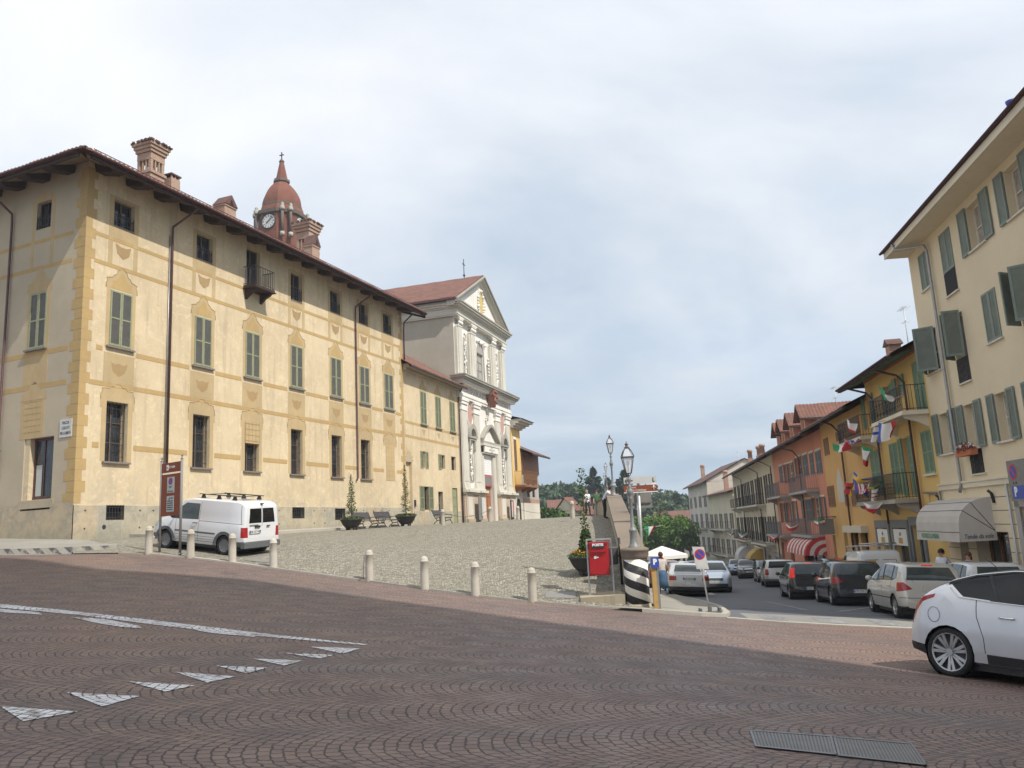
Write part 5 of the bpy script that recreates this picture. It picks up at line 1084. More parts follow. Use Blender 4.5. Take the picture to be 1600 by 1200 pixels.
# ================================================================ clock tower behind the palazzo
def tower():
    Y = 90.; b = at(440, 500, Y); k = Y/FOC/math.cos(math.atan(0.0))
    def zz(py): return at(440, py, Y).z
    base = at(440, 420, Y); o = thing('clock_tower', 'octagonal red brick bell tower with clock, dome and cross, rising behind the palazzo roof', 'tower', (base.x, base.y, 0), R(-18))
    ph = math.pi/8; Rr = 2.75; zd = zz(333)
    mb = MB(); mb.lathe([(3.1, -2), (3.1, zz(420)), (Rr, zz(418)), (Rr, zz(340))], 8, ph=ph, smooth=False); mb.build('shaft', M['brick_red'], o)
    mb = MB(); mb.lathe([(Rr, zz(345)), (Rr+.25, zz(344)), (Rr+.3, zz(339)), (Rr, zz(338))], 8, ph=ph, smooth=False); mb.lathe([(Rr*.82, zz(329)), (Rr*.87, zz(328)), (Rr*.87, zz(325)), (Rr*.78, zz(324))], 8, ph=ph, smooth=False); mb.build('cornice', M['tower_stone'], o)
    mb = MB(); mb.lathe([(Rr*.97, zz(338)), (Rr*.9, zz(329))], 8, ph=ph, smooth=False)
    prof = []
    for t_ in range(11): q = t_/10; prof.append((2.32*(1-q**2.1*.66), zz(325)+(zz(287)-zz(325))*q))
    mb.lathe(prof, 8, ph=ph, smooth=False); mb.build('dome', M['brick_red'], o)
    mb = MB(); mb.lathe([(.78, zz(287)), (.98, zz(286)), (.95, zz(282)), (.76, zz(281))], 8, ph=ph, smooth=False); mb.lathe([(.28, zz(254)), (.34, zz(253)), (.2, zz(250)), (.05, zz(249))], 8, ph=ph, smooth=False); mb.build('lantern_cornice', M['tower_stone'], o)
    mb = MB(); mb.lathe([(.72, zz(282)), (.26, zz(254))], 8, ph=ph, smooth=False); mb.build('spire', M['brick_red'], o)
    mb = MB(); z0 = zz(250); mb.box(-.05, .05, -.05, .05, z0, z0+1.0); mb.box(-.3, .3, -.05, .05, z0+.58, z0+.68); mb.ball((0, 0, z0), .1, 6); mb.build('cross', M['iron'], o)
    # paired columns at four corners
    for a in (R(45), R(135), R(225), R(315)):
        c = MB()
        for d in (-.16, .16):
            x, y = (Rr+.25)*math.cos(a+d), (Rr+.25)*math.sin(a+d)
            c.lathe([(.16, zz(377)), (.17, zz(343))], 8, (x, y, 0)); c.lathe([(.26, zz(343)), (.3, zz(341)), (.28, zz(338)), (.16, zz(335)), (.22, zz(333)), (.05, zz(331))], 8, (x, y, 0), mi=1); c.lathe([(.28, zz(382)), (.26, zz(376))], 8, (x, y, 0), mi=1)
        c.build('corner_columns', [M['tower_stone'], M['cornice_dark']], o)
    for a in range(4):
        an = R(90*a-90); n_ = 28; zc = zz(357); r_ = .86; f = MB(); ax = Vector((math.cos(an), math.sin(an), 0)); tx = Vector((-ax.y, ax.x, 0)); C_ = ax*(Rr*math.cos(math.pi/8)+.05)
        def P(u, v, w_=0.): q = C_+ax*w_+tx*u; return (q.x, q.y, zc+v)
        f.add([P(r_*math.cos(2*math.pi*k/n_), r_*math.sin(2*math.pi*k/n_)) for k in range(n_)], [tuple(range(n_))], 0); f.add([P(r_*.52*math.cos(2*math.pi*k/n_), r_*.52*math.sin(2*math.pi*k/n_), .012) for k in range(n_)], [tuple(range(n_))], 3)
        f.tube([P(r_*1.04*math.cos(2*math.pi*k/n_), r_*1.04*math.sin(2*math.pi*k/n_)) for k in range(n_+1)], .07, 5, mi=1)
        for h in range(12): q = math.pi*h/6; d_ = Vector(P(r_*.76*math.cos(q), r_*.76*math.sin(q), .03)); f.tube([P(r_*.62*math.cos(q), r_*.62*math.sin(q), .03), P(r_*.9*math.cos(q), r_*.9*math.sin(q), .03)], .05, 4, mi=2)
        cl = f.build('clock_face', [M['white'], M['iron'], M['sign_grey'], M['sign_white']], o)
        h = MB(); sg = 1 if True else -1; h.tube([P(0, 0, .07), P(.55, .48, .07)], .04, 4); h.tube([P(.0, 0, .07), P(-.28, -.25, .07)], .05, 4); h.build('clock_hands', M['ink'], cl)
tower()

# ================================================================ buildings to the right of the church
def beyond_church():
    F = Face(*FD.w(24.2, 0).xy, 17.3); o = bfac('balcony_house', 'narrow yellow house with ornate brown corner balcony right of the church', F)
    ops = [(-.1, .9, 7.6, 10.0)]; block('wall', M['yellow'], o, -.5, 2.4, 8, .5, 11.0, [(.1, 1.0, 7.0, 9.9)], .2)
    c = MB()
    for i, (z, w_) in enumerate(((11.0, .25), (11.2, .5), (11.4, .8), (11.6, 1.1))): c.box(-.5, 2.4+w_, -w_, 8, z, z+.2)
    c.build('cornice', M['pale_wall'], o)
    r = MB(); r.add([(-.6, -1.25, 11.8), (3.7, -1.25, 11.8), (3.7, 8.5, 11.8), (-.6, 8.5, 11.8), (-.6, 4, 13.3), (1.5, 4, 13.3)], [(0, 1, 5, 4), (1, 2, 5), (2, 3, 4, 5)]); r.build('roof', M['tile_dark'], o)
    leaf(o, .15, .95, 7.0, 9.95, -.06, 'brown_wood', 'louvre_brown'); g = MB(); g.box(.0, .14, -.03, 0, 6.9, 10.1); g.box(0, 1.1, -.03, 0, 9.96, 10.2); g.build('window_surround', M['church_white'], o)
    balcony(o, .0, 4.4, 5.5, 1.1, 1.35, 'brown_wood', 'brown_wood', 3, 24, curl=True)
    lg = MB(); lg.box(.0, 4.3, -.96, -.90, 5.65, 6.75); lg.build('balcony_screen', M['louvre_brown'], o)
    a = MB(); a.box(-.3, 2.3, -.02, .05, 1.5, 5.0); a.build('ground_front', M['pale_wall'], o); d = MB(); d.box(.2, 1.5, -.05, 0, 1.6, 3.6); flatpoly(d, arch_pts(.85, 3.6, 1.3), -.05); d.build('archway', M['dark_in'], o)
    F2 = Face(*FD.w(27.2, 0).xy, 17.3); o = bfac('brown_house', 'small house with brown timber upper storey behind the ornate balcony', F2)
    block('wall', M['grey_wall'], o, -.5, 5.2, 7, .5, 8.8, [(1.0, 2.0, 4.5, 6.5), (2.8, 3.8, 4.5, 6.5), (1.6, 2.6, 1.4, 3.6), (3.2, 4.4, 2.0, 3.4)], .2)
    u = MB(); u.box(-.5, 5.3, -.12, 0, 6.8, 8.9); u.build('timber_storey', M['brown_wood'], o); p = MB(); p.box(-.4, 5.2, -.03, 0, 1.2, 3.9); p.build('ground_front', M['pale_wall'], o)
    for a_, b_, c_, d_ in [(1.0, 2.0, 4.5, 6.5), (2.8, 3.8, 4.5, 6.5), (1.6, 2.6, 1.4, 3.6), (3.2, 4.4, 2.0, 3.4)]: pane(o, a_, b_, c_, d_, .1, mull=1)
    rt, g = gable_roof(o, -.5, 5.3, 7, 9.2, 10.8, 1.3, 'tile_dark', .3, .4); g.build('gable', M['grey_wall'], o); br = MB(); br.box(-.4, 5.2, -.04, 0, 3.9, 4.3); br.build('brick_band', M['brick'], o)
beyond_church()
# ================================================================ right-hand fronts
c1 = lambda x, y: (1300+x/5.333, 480+y/5.333)
c2 = lambda x, y: (1300+x/5.333, 660+y/5.333)
c3 = lambda x, y: (1350+x/3.528, 140+y/3.528)
c5 = lambda x, y: (1050+x/5.333, 660+y/5.333)
c6 = lambda x, y: (1150+x/5.333, 560+y/5.333)
def R4(F, f, x0, x1, y0, y1):
    'opening from a measured box: left-top and right-bottom corners'
    a = F.uv(*f(x0, (y0+y1)/2))[0]; b_ = F.uv(*f(x1, (y0+y1)/2))[0]; xm = (x0+x1)/2; c = F.uv(*f(xm, y1))[1]; d = F.uv(*f(xm, y0))[1]; return (min(a, b_), max(a, b_), c, d)
def beige():
    o = bfac('beige_house', 'large beige four-storey house with grey-green shutters at the right edge', FE)
    X1 = 12.5; top = [(2.0-.9, 2.9-.9), (4.1-.9, 5.15-.9)]
    ops = []; W3 = []
    for a, b_ in ((5.75, 6.75), (8.55, 9.45), (10.95, 11.95)): W3.append((a-.05, b_+.05, 9.5, 10.93))
    ops += W3 + [(1.05, 2.0, 9.5, 10.87), (3.25, 4.25, 8.68, 10.9)]
    ops += [(.4, 1.7, 6.45, 8.0), (3.2, 4.2, 5.62, 7.95), (8.2, 9.2, 6.45, 8.0), (5.85, 6.85, 6.45, 8.0)]
    LW = [(.75, 1.8), (3.15, 4.1), (5.65, 6.55), (8.1, 9.0)]
    ops += [(a, b_, 3.43, 4.88) for a, b_ in LW] + [(3.15, 4.12, 2.58, 3.40-.0)]
    ops = [q for q in ops]
    mb = MB(); wall(mb, 0, X1, 2.3, 11.25, ops, 0, .28); mb.quad((0, 0, -3), (0, 11, -3), (0, 11, 11.35), (0, 0, 11.35)); mb.quad((X1, 0, -3), (X1, 11, -3), (X1, 11, 11.35), (X1, 0, 11.35)); mb.quad((0, 11, -3), (X1, 11, -3), (X1, 11, 11.35), (0, 11, 11.35)); mb.build('wall', M['beige'], o)
    G_ = [(1.1, 1.9, -2.5, 1.0), (2.6, 5.2, -2.5, .7), (6.3, 8.6, -2.5, 1.45), (9.6, 11.6, -2.5, 1.3)]
    mb = MB(); wall(mb, 0, X1, -3, 2.2, G_, -.03, .4); mb.build('ground_wall', M['beige'], o)
    mb = MB()
    for z in [-2.0+.42*k for k in range(11)]:
        segs = []; x = .0
        for a, b_, c, d in G_:
            if c < z < d: segs.append((x, a)); x = b_
        segs.append((x, X1))
        for a, b_ in segs: mb.box(a, b_, -.036, -.03, z-.012, z+.012)
    mb.build('rustication_grooves', M['sill'], o)
    mb = MB(); mb.box(0, X1, -.10, 0, 2.15, 2.32); mb.box(0, X1, -.14, 0, 2.32, 2.38); mb.build('string_course', M['beige_trim'], o)
    # windows
    def shut(a, b_, c, d, left=True, right=True):
        w_ = (b_-a)*.55
        if left: leaf(o, a-w_-.02, a-.02, c-.02, d+.05, -.07, 'sage', 'louvre_sage', mid=False)
        if right: leaf(o, b_+.02, b_+w_+.02, c-.02, d+.05, -.07, 'sage', 'louvre_sage', mid=False)
    for a, b_, c, d in W3: pane(o, a, b_, c, d, .24, M['white_sill'], M['curtain']); shut(a, b_, c, d); sill(o, a-.1, b_+.1, c, 'white_sill', .08, .05)
    for a, b_, c, d in ((1.05, 2.0, 9.5, 10.87), (3.25, 4.25, 9.5, 10.9)):
        m_ = (a+b_)/2; leaf(o, a, m_-.005, c, d, -.03, 'sage', 'louvre_sage', mid=False); leaf(o, m_+.005, b_, c, d, -.03, 'sage', 'louvre_sage', mid=False); sill(o, a-.05, b_+.1, c if a < 3 else 8.68, 'white_sill', .08, .05)
    pane(o, 3.25, 4.25, 8.68, 9.48, .1, M['sage'], M['curtain'], mull=0, bars=0); grille(o, 3.25, 4.25, 8.68, 9.48, 12, 1, -.02)
    # second floor: leaves standing open from the wall
    for (a, b_, c, d) in ((.4, 1.7, 6.45, 8.0),):
        pane(o, a, b_, c, d, .24, M['white_sill'], M['glass_pale']); sill(o, a-.05, b_+.1, c, 'white_sill', .08, .05)
        leaf(o, a, a+.75, c, d+.05, -.08, 'sage', 'louvre_sage', hinge=a, ang=R(-28), mid=False); leaf(o, b_-.70, b_, c, d+.05, -.08, 'sage', 'louvre_sage', hinge=b_, ang=R(62), mid=False)
    a, b_, c, d = 3.2, 4.2, 6.45, 7.95; pane(o, a, b_, 5.62, d, .24, M['white_sill'], M['glass_pale'], mull=1, bars=0); leaf(o, a-.02, a+.55, c, d+.05, -.08, 'sage', 'louvre_sage', hinge=a, ang=R(-50), mid=False); leaf(o, b_-.55, b_, c, d+.05, -.08, 'sage', 'louvre_sage', hinge=b_, ang=R(85), mid=False); grille(o, a, b_, 5.62, 6.45, 10, 1, -.02); sill(o, a, b_+.05, 5.62, 'white_sill', .08, .05)
    a, b_, c, d = 5.85, 6.85, 6.45, 8.0; leaf(o, a, a+.5, c, d, -.03, 'sage', 'louvre_sage', mid=False); leaf(o, a+.51, b_, c, d, -.03, 'sage', 'louvre_sage', mid=False); sill(o, a-.05, b_+.1, c, 'white_sill', .08, .05)
    a, b_, c, d = 8.2, 9.2, 6.45, 8.0; pane(o, a, b_, c, d, .24, M['white_sill'], M['glass']); leaf(o, a, a+.55, c, d, -.08, 'sage', 'louvre_sage', hinge=a, ang=R(-60), mid=False); leaf(o, b_-.5, b_, c, d, -.08, 'sage', 'louvre_sage', hinge=b_, ang=R(60), mid=False)
    for i, (a, b_) in enumerate(LW): pane(o, a, b_, 3.43, 4.88, .26, M['white_sill'], M['curtain']); shut(a, b_, 3.43, 4.88); sill(o, a-.12, b_+.12, 3.43, 'white_sill', .1, .06)
    pane(o, 3.15, 4.12, 2.58, 3.35, .1, M['sill'], M['glass']); grille(o, 3.15, 4.12, 2.58, 3.36, 9, 1, -.03); sill(o, 3.05, 4.25, 2.58, 'white_sill', .06, .05)
    # ground floor shop fronts and door
    pane(o, 1.1, 1.9, -2.4, 1.0, .35, M['slate_paint'], M['glass']); pane(o, 2.6, 5.2, -2.4, .7, .4, M['brown_wood'], M['glass'], mull=2)
    d = MB(); d.box(6.3, 8.6, .35, .42, -2.4, 1.45)
    for q in range(4): d.box(6.4+q*.55, 6.85+q*.55, .32, .35, -2.0, 1.1)
    d.build('door', M['wood_door'], o); s_ = MB(); s_.box(6.0, 6.3, -.07, 0, -3, 1.7); s_.box(8.6, 8.9, -.07, 0, -3, 1.7); s_.box(6.0, 8.9, -.07, 0, 1.45, 1.75); s_.build('door_surround', M['grey_wall'], o)
    pane(o, 9.6, 11.6, -2.4, 1.3, .4, M['slate_paint'], M['glass'], mull=2)
    # roof: deep pale soffit
    ov = .85; zt = 11.58; XS = -.05; r = MB(); r.quad((XS, -ov, zt-.34), (X1+1, -ov, zt-.34), (X1+1, .02, 11.22), (XS, .02, 11.22)); r.quad((XS, -ov, zt-.34), (XS, .02, 11.22), (XS, 5.5, 12.4), (XS, -ov, zt-.1)); r.build('soffit', M['soffit'], o)
    r = MB(); r.box(XS, X1+1, -ov-.02, -ov+.02, zt-.36, zt-.12); r.build('fascia', M['beige_trim'], o); 
    t1 = tiles(XS-.1, X1+1, -ov-.05, zt-.08, 5.5, zt+2.6); rt = t1.build('roof', M['tile_dark'], o); bk = MB(); bk.quad((XS, 12, zt-.1), (X1+1, 12, zt-.1), (X1+1, 5.5, zt+2.6), (XS, 5.5, zt+2.6)); bk.quad((XS, -ov, zt-.1), (XS, 12, zt-.1), (XS, 5.5, zt+2.6)); bk.build('roof_back', M['tile_dark'], rt)
    gutter(rt, XS-.15, X1+1, -ov-.1, zt-.06, .06); q = MB(); q.quad((0, .0, 11.2), (0, 5.5, 13.9), (0, 11, 11.2)); q.quad((X1, 0, 11.3), (X1, 5.5, 14.6), (X1, 11, 11.3)); q.build('gable', M['beige'], o)
    v = MB(); v.tube([(9.2, .2, 11.5), (9.2, .2, 12.6)], .06, 8); v.lathe([(.12, 12.6), (.16, 12.75), (.0, 12.8)], 8, (9.2, .2, 0)); v.build('flue', M['blue'], rt)
    pipe(o, [(1.3, -ov-.1, 11.4), (1.3, -ov, 11.15), (2.2, -.15, 10.95), (2.3, -.12, 10.7), (2.3, -.12, 2.3), (2.3, -.2, 2.0)], .055, 'grey_metal'); pipe(o, [(.1, -.12, 1.2), (.1, -.12, 2.1), (-1.6, -.12, 2.12)], .04, 'grey_metal')
    pipe(o, [(5.75, -.1, 2.15), (5.75, -.1, -2.6)], .04, 'galv')
    # awning
    a = MB(); n = 8; x0, x1 = .15, 4.3; dep, zb, zt2 = 1.1, .72, 1.80; pr = [(0, zt2)] + [(dep*math.sin(math.pi/2*k/n)**.9, zb+(zt2-zb)*math.cos(math.pi/2*k/n)**.75) for k in range(1, n+1)]
    a.add([(x, -y, z) for x in (x0, x1) for y, z in pr], [(k, k+1, n+2+k, n+1+k) for k in range(n)], 0, False)
    for x in (x0, x1): a.add([(x, -y, z) for y, z in pr]+[(x, 0, zb)], [tuple(range(n+2))], 0)
    a.quad((x0, -dep, zb), (x1, -dep, zb), (x1, -dep-.02, zb-.30), (x0, -dep-.02, zb-.30))
    for x in (x0, x1): a.quad((x, -dep, zb), (x, 0, zb), (x, 0, zb-.28), (x, -dep, zb-.30))
    A_ = a.build('awning', M['awn_grey'], o); rb = MB()
    for x in (x0, x1):
        for k in (3, 5): rb.tube([(x, -pr[k][0], pr[k][1]), (x, -.02, zb)], .012, 4)
    for k in (3, 5, 8): rb.tube([(x0, -pr[k][0]-.004, pr[k][1]+.004), (x1, -pr[k][0]-.004, pr[k][1]+.004)], .010, 4)
    rb.build('awning_ribs', M['iron'], A_); text('NONSOLOMBRA', .24, M['green'], A_, (1.6, -dep-.03, zb-.15), wid=1.75)
    text('Tende da sole', .2, M['ink'], A_, (x1+.008, -dep*.5, zb-.14), rz=R(90), wid=.85, shear=.3)
    bl = MB()
    for x in (-.1, 4.6): bl.tube([(x, -.2, 2.0), (x, -.1, 1.9), (x, -.06, 1.6)], .05, 6)
    bl.build('awning_arm', M['iron'], A_)
beige()
fb = thing('flower_box', 'window box with red and white flowers under the beige house window by the drainpipe', 'flower box', FE.w(3.6, -.25, 3.3), FE.rz)
mb = MB(); mb.box(-.75, .55, -.1, .12, -.12, .06); mb.build('trough', M['brick_trim'], fb)
def leaves(mb, n, c, s, sz, mi=0, fn=None, seed=0, flat=0.):
    rnd = random.Random(seed)
    for _ in range(n):
        while True:
            p = [rnd.uniform(-1, 1) for _ in range(3)]
            if sum(q*q for q in p) <= 1 and (fn is None or fn(*p)): break
        c_ = Vector((c[0]+p[0]*s[0], c[1]+p[1]*s[1], c[2]+p[2]*s[2])); a = Vector((rnd.gauss(0, 1), rnd.gauss(0, 1), rnd.gauss(0, 1)*(1-flat))).normalized(); b_ = a.orthogonal().normalized(); b_ = (b_*math.cos(rnd.uniform(0, 6))+a.cross(b_)*math.sin(rnd.uniform(0, 6))).normalized(); q = a.cross(b_)
        r_ = sz*rnd.uniform(.6, 1.3); mb.add([c_+b_*r_, c_+q*r_*.55, c_-b_*r_, c_-q*r_*.55], [(0, 1, 2, 3)], mi)
mb = MB(); leaves(mb, 260, (-.1, 0, .12), (.7, .2, .2), .055, 0, seed=2); mb.build('flowers', M['flower_red'], fb); mb = MB(); leaves(mb, 90, (-.0, -.05, .2), (.6, .2, .1), .05, 0, seed=3); mb.build('white_flowers', M['fwhite'], fb)

def wins(o, L, frame, lou, glass='glass_pale', fr='cream_frame', open_=True, y=.2):
    for a, b_, c, d in L:
        if open_: pane(o, a, b_, c, d, y, M[fr], M[glass]); w_ = (b_-a)*.5; leaf(o, a-w_, a-.01, c, d, -.06, frame, lou); leaf(o, b_+.01, b_+w_, c, d, -.06, frame, lou)
        else: m_ = (a+b_)/2; leaf(o, a, m_-.005, c, d, -.03, frame, lou); leaf(o, m_+.005, b_, c, d, -.03, frame, lou)
def green_house():
    o = bfac('yellow_house', 'yellow house with pale green shutters, red doors and iron balconies beside the beige house', FE)
    xa = FE.uv(1362, 690)[0]; xl = xa   # left end (negative)
    r = lambda f, *q: R4(FE, f, *q)
    U = [r(c1, 280, 330, 735, 1010), r(c1, 455, 492, 650, 900), r(c1, 537, 575, 580, 745)]
    Uc = [r(c1, 690, 775, 430, 890)]; Md = [r(c2, 610, 660, 120, 610)]; Mc = [r(c2, 335, 410, 225, 600), r(c2, 500, 565, 165, 600), r(c2, 760, 845, 60, 430)]
    sh = [(r(c2, 400, 490, 880, 1160)), r(c2, 535, 650, 880, 1160), r(c2, 690, 780, 860, 1160)]
    sh = [(a, b_, -2.6, d) for a, b_, c, d in sh]
    zt = 7.85
    block('wall', M['yellow'], o, xl, 0, 10, -3.5, zt, U+Uc+Md+Mc+sh, .25)
    def pairs(a, b_, c, d): pane(o, a, b_, c, d, .2, M['red_door'], M['red_door'], bars=0, name='door'); w_ = .5; leaf(o, a-w_, a-.01, c, d+.03, -.06, 'green_paint', 'louvre_green'); leaf(o, b_+.01, b_+w_, c, d+.03, -.06, 'green_paint', 'louvre_green')
    for q in U+Md: pairs(*q)
    wins(o, Uc+Mc, 'green_paint', 'louvre_green', open_=False)
    for q in U[1:]+Mc[2:]: sill(o, q[0]-.1, q[1]+.1, q[2], 'beige_trim', .1, .08)
    bb = r(c1, 500, 820, 730, 905); balcony(o, bb[0], -.15, bb[2], .95, 1.0, 'beige_trim', 'iron', 2, curl=True, brm='beige_trim'); b2 = r(c1, 195, 385, 950, 1105); balcony(o, b2[0], b2[1]+.3, b2[2], .9, 1.0, 'beige_trim', 'iron', 2, curl=True, brm='beige_trim')
    b3 = r(c2, 365, 725, 470, 645); balcony(o, b3[0], b3[1], b3[2], .95, 1.05, 'parapet', 'iron', 3, curl=True, brm='parapet')
    # trims: red bands under the eaves
    t_ = MB(); t_.box(xl, 0, -.05, 0, zt-.28, zt-.12); t_.box(xl, 0, -.10, 0, zt-.10, zt); t_.build('cornice', M['brick_trim'], o)
    pm = MB(); q = Mc[2]; pm.box(q[0], q[1], -.02, 0, q[2]-.8, q[2]-.75); pm.box(q[0], q[1], -.02, 0, q[2]-1.8, q[2]-1.75); pm.box(q[0], q[0]+.04, -.02, 0, q[2]-1.75, q[2]-.8); pm.box(q[1]-.04, q[1], -.02, 0, q[2]-1.75, q[2]-.8); pm.build('painted_panel', M['ochre_soft'], o)
    # shop fronts
    fr = MB()
    for a, b_, c, d in sh: fr.box(a-.25, a, -.08, 0, -3, d+.35); fr.box(b_, b_+.25, -.08, 0, -3, d+.35); fr.box(a, b_, -.08, 0, d, d+.35)
    fr.build('shop_surround', M['slate_paint'], o)
    for i, (a, b_, c, d) in enumerate(sh):
        pane(o, a, b_, c, d, .22, M['slate_paint'], M['glass'], mull=0)
        if i < 2:
            s_ = MB(); s_.box(a+.02, b_-.02, -.06, 0, d-.75, d-.05); S = s_.build('shop_sign', M['white'], o); e = MB(); e.box((a+b_)/2-.28, (a+b_)/2+.28, -.066, -.06, d-.66, d-.42); e.build('orange_mark', M['awn_yellow'], S); text('eB', .24, M['ink'], S, ((a+b_)/2, -.065, d-.26))
    # roof with green brackets
    ov = 1.15; zr = 7.42; r1 = tiles(xl-.35, .0, -ov, zr, 5, zr+2.9); rt = r1.build('roof', M['tile_dark'], o); e = MB(); e.quad((xl-.35, -ov, zr-.06), (0, -ov, zr-.06), (0, .02, zt+.05), (xl-.35, .02, zt+.05)); e.box(xl-.35, 0, -ov-.04, -ov+.04, zr-.16, zr-.02); e.quad((xl-.35, -ov, zr), (xl-.35, 10, zr), (xl-.35, 5, zr+2.9)); e.quad((xl, 0, zt), (xl, 10, zt), (xl, 5, zr+2.8), mi=1); e.build('eaves', [M['dark_wood'], M['yellow']], rt); bk = MB(); bk.quad((xl-.35, 5, zr+2.9), (0, 5, zr+2.9), (0, 10.5, zr), (xl-.35, 10.5, zr)); bk.build('roof_back', M['tile_dark'], rt)
    j = MB()
    n = int((0-xl+.3)/.55)
    for k in range(n): x = xl-.25+k*.55; j.cbox((x, -.58, zr+.09), .10, 1.15, .12, rx=.38)
    j.build('rafters', M['green_paint'], rt); gutter(rt, xl-.35, 0, -ov-.08, zr-.02, .08)
    for f, x, y0, y1 in ((c1, 350, 690, 1090), (c1, 605, 480, 1080)):
        s0, z0 = FE.uv(*f(x, y0)); pipe(o, [(s0-.6, -ov, zr-.1), (s0-.3, -.3, zr-.45), (s0, -.13, zr-.8), (s0, -.13, .9)], .05)
    s_ = MB(); s_.box(xl+.4, xl+.9, -1.1, -1.05, 2.2, 3.0)
    ch = MB(); s0, z0 = FE.uv(*c1(500, 265), 2.5); ch.box(s0-.3, s0+.3, 2.2, 2.8, zr+.5, z0-.35); ch.prism([(s0-.45, z0-.35), (s0+.45, z0-.35), (s0, z0)], 2.1, 2.9, mi=1); ch.build('chimney', [M['brick'], M['tile_dark']], rt)
green_house()
def antenna(F, px, py_top, py_bot, inw, label):
    s_, zt = F.uv(px, py_top, inw); _, zb = F.uv(px, py_bot, inw); o = thing('roof_antenna', label, 'antenna', F.w(s_, inw, zb-1.5), F.rz, 'roof antennas'); h = zt-zb+1.5
    m_ = MB(); m_.tube([(0, 0, 0), (0, 0, h)], .022, 5); m_.build('mast', M['galv'], o); m_ = MB()
    m_.tube([(-.5, 0, h-.15), (.5, 0, h-.15)], .012, 4)
    for k in range(7): m_.tube([(-.45+k*.15, -.22, h-.15), (-.45+k*.15, .22, h-.15)], .008, 4)
    m_.tube([(-.3, .1, h-.9), (.35, -.1, h-.85)], .012, 4)
    for k in range(4): m_.tube([(-.25+k*.17, -.15, h-.88), (-.25+k*.17, .2, h-.88)], .008, 4)
    m_.build('aerial', M['galv'], o)
antenna(FE, 1411, 478, 525, 3, 'thin aerial above the yellow house roof beside the beige house'); 
def ochre_house():
    o = bfac('ochre_house', 'ochre house hung with flags between the pink house and the green-shuttered house', FE)
    xr = FE.uv(1362, 690)[0]-.02; xl = FE.uv(1287, 720)[0]; r = lambda f, *q: R4(FE, f, *q)
    A1 = [r(c6, 735, 775, 660, 810), r(c6, 835, 868, 610, 690)]; A2 = [r(c6, 770, 825, 1060, 1240)]
    A3 = [r(c2, 165, 215, 560, 700), r(c2, 110, 140, 560, 700)]
    gr = [r(c2, 105, 135, 900, 1100), r(c2, 165, 225, 900, 1100), r(c2, 245, 305, 900, 1100), r(c2, 0, 35, 940, 1100)]; gr = [(a, b_, -2.9, d) for a, b_, c, d in gr]
    zt = 6.75
    block('wall', M['ochre_wall'], o, xl, xr, 10, -4, zt, A1+A2+A3+gr, .22)
    for q in A1+A2+A3: wins(o, [q], 'brown_wood', 'louvre_brown', open_=False)
    for q in gr: pane(o, *q, .3, M['brown_wood'], M['glass'], mull=0)
    g = MB(); q = r(c6, 840, 895, 900, 1200); flatpoly(g, [(q[0], q[2]), (q[1], q[2]), (q[1], q[3]-.9), ((q[0]+q[1])/2, q[3]), (q[0], q[3]-.9)], -.01); g.build('pointed_recess', M['pale_wall'], o)
    ft = MB()
    for q in gr[1:3]: ft.box(q[0]-.25, q[1]+.25, -.35, 0, q[3]-.1, q[3]+.25)
    ft.build('shop_canopy', M['cream_frame'], o)
    rt, gg = gable_roof(o, xl, xr+.0, 10, 7.05, 9.3, 1.1, 'tile_dark', .1, .25, rowstep=.4); gg.build('gable', M['ochre_wall'], o)
    s0, z0 = FE.uv(*c6(880, 610)); pipe(o, [(s0-.8, -1.05, 6.7), (s0-.4, -.4, 6.3), (s0, -.13, 5.8), (s0, -.13, -2)], .055)
    s_ = MB(); s0, z0 = FE.uv(*c2(30, 785)); s_.box(s0-.9, s0+.1, -.06, -.0, z0-.02, z0+.02); s_.tube([(s0, -.05, z0), (s0, -1.0, z0)], .02, 5); s_.build('sign_bracket', M['iron'], o)
    s_ = MB(); s_.box(s0-.03, s0+.03, -1.0, -.15, z0-1.0, z0-.1); s_.build('hanging_sign', M['sign_grey'], o)
ochre_house()
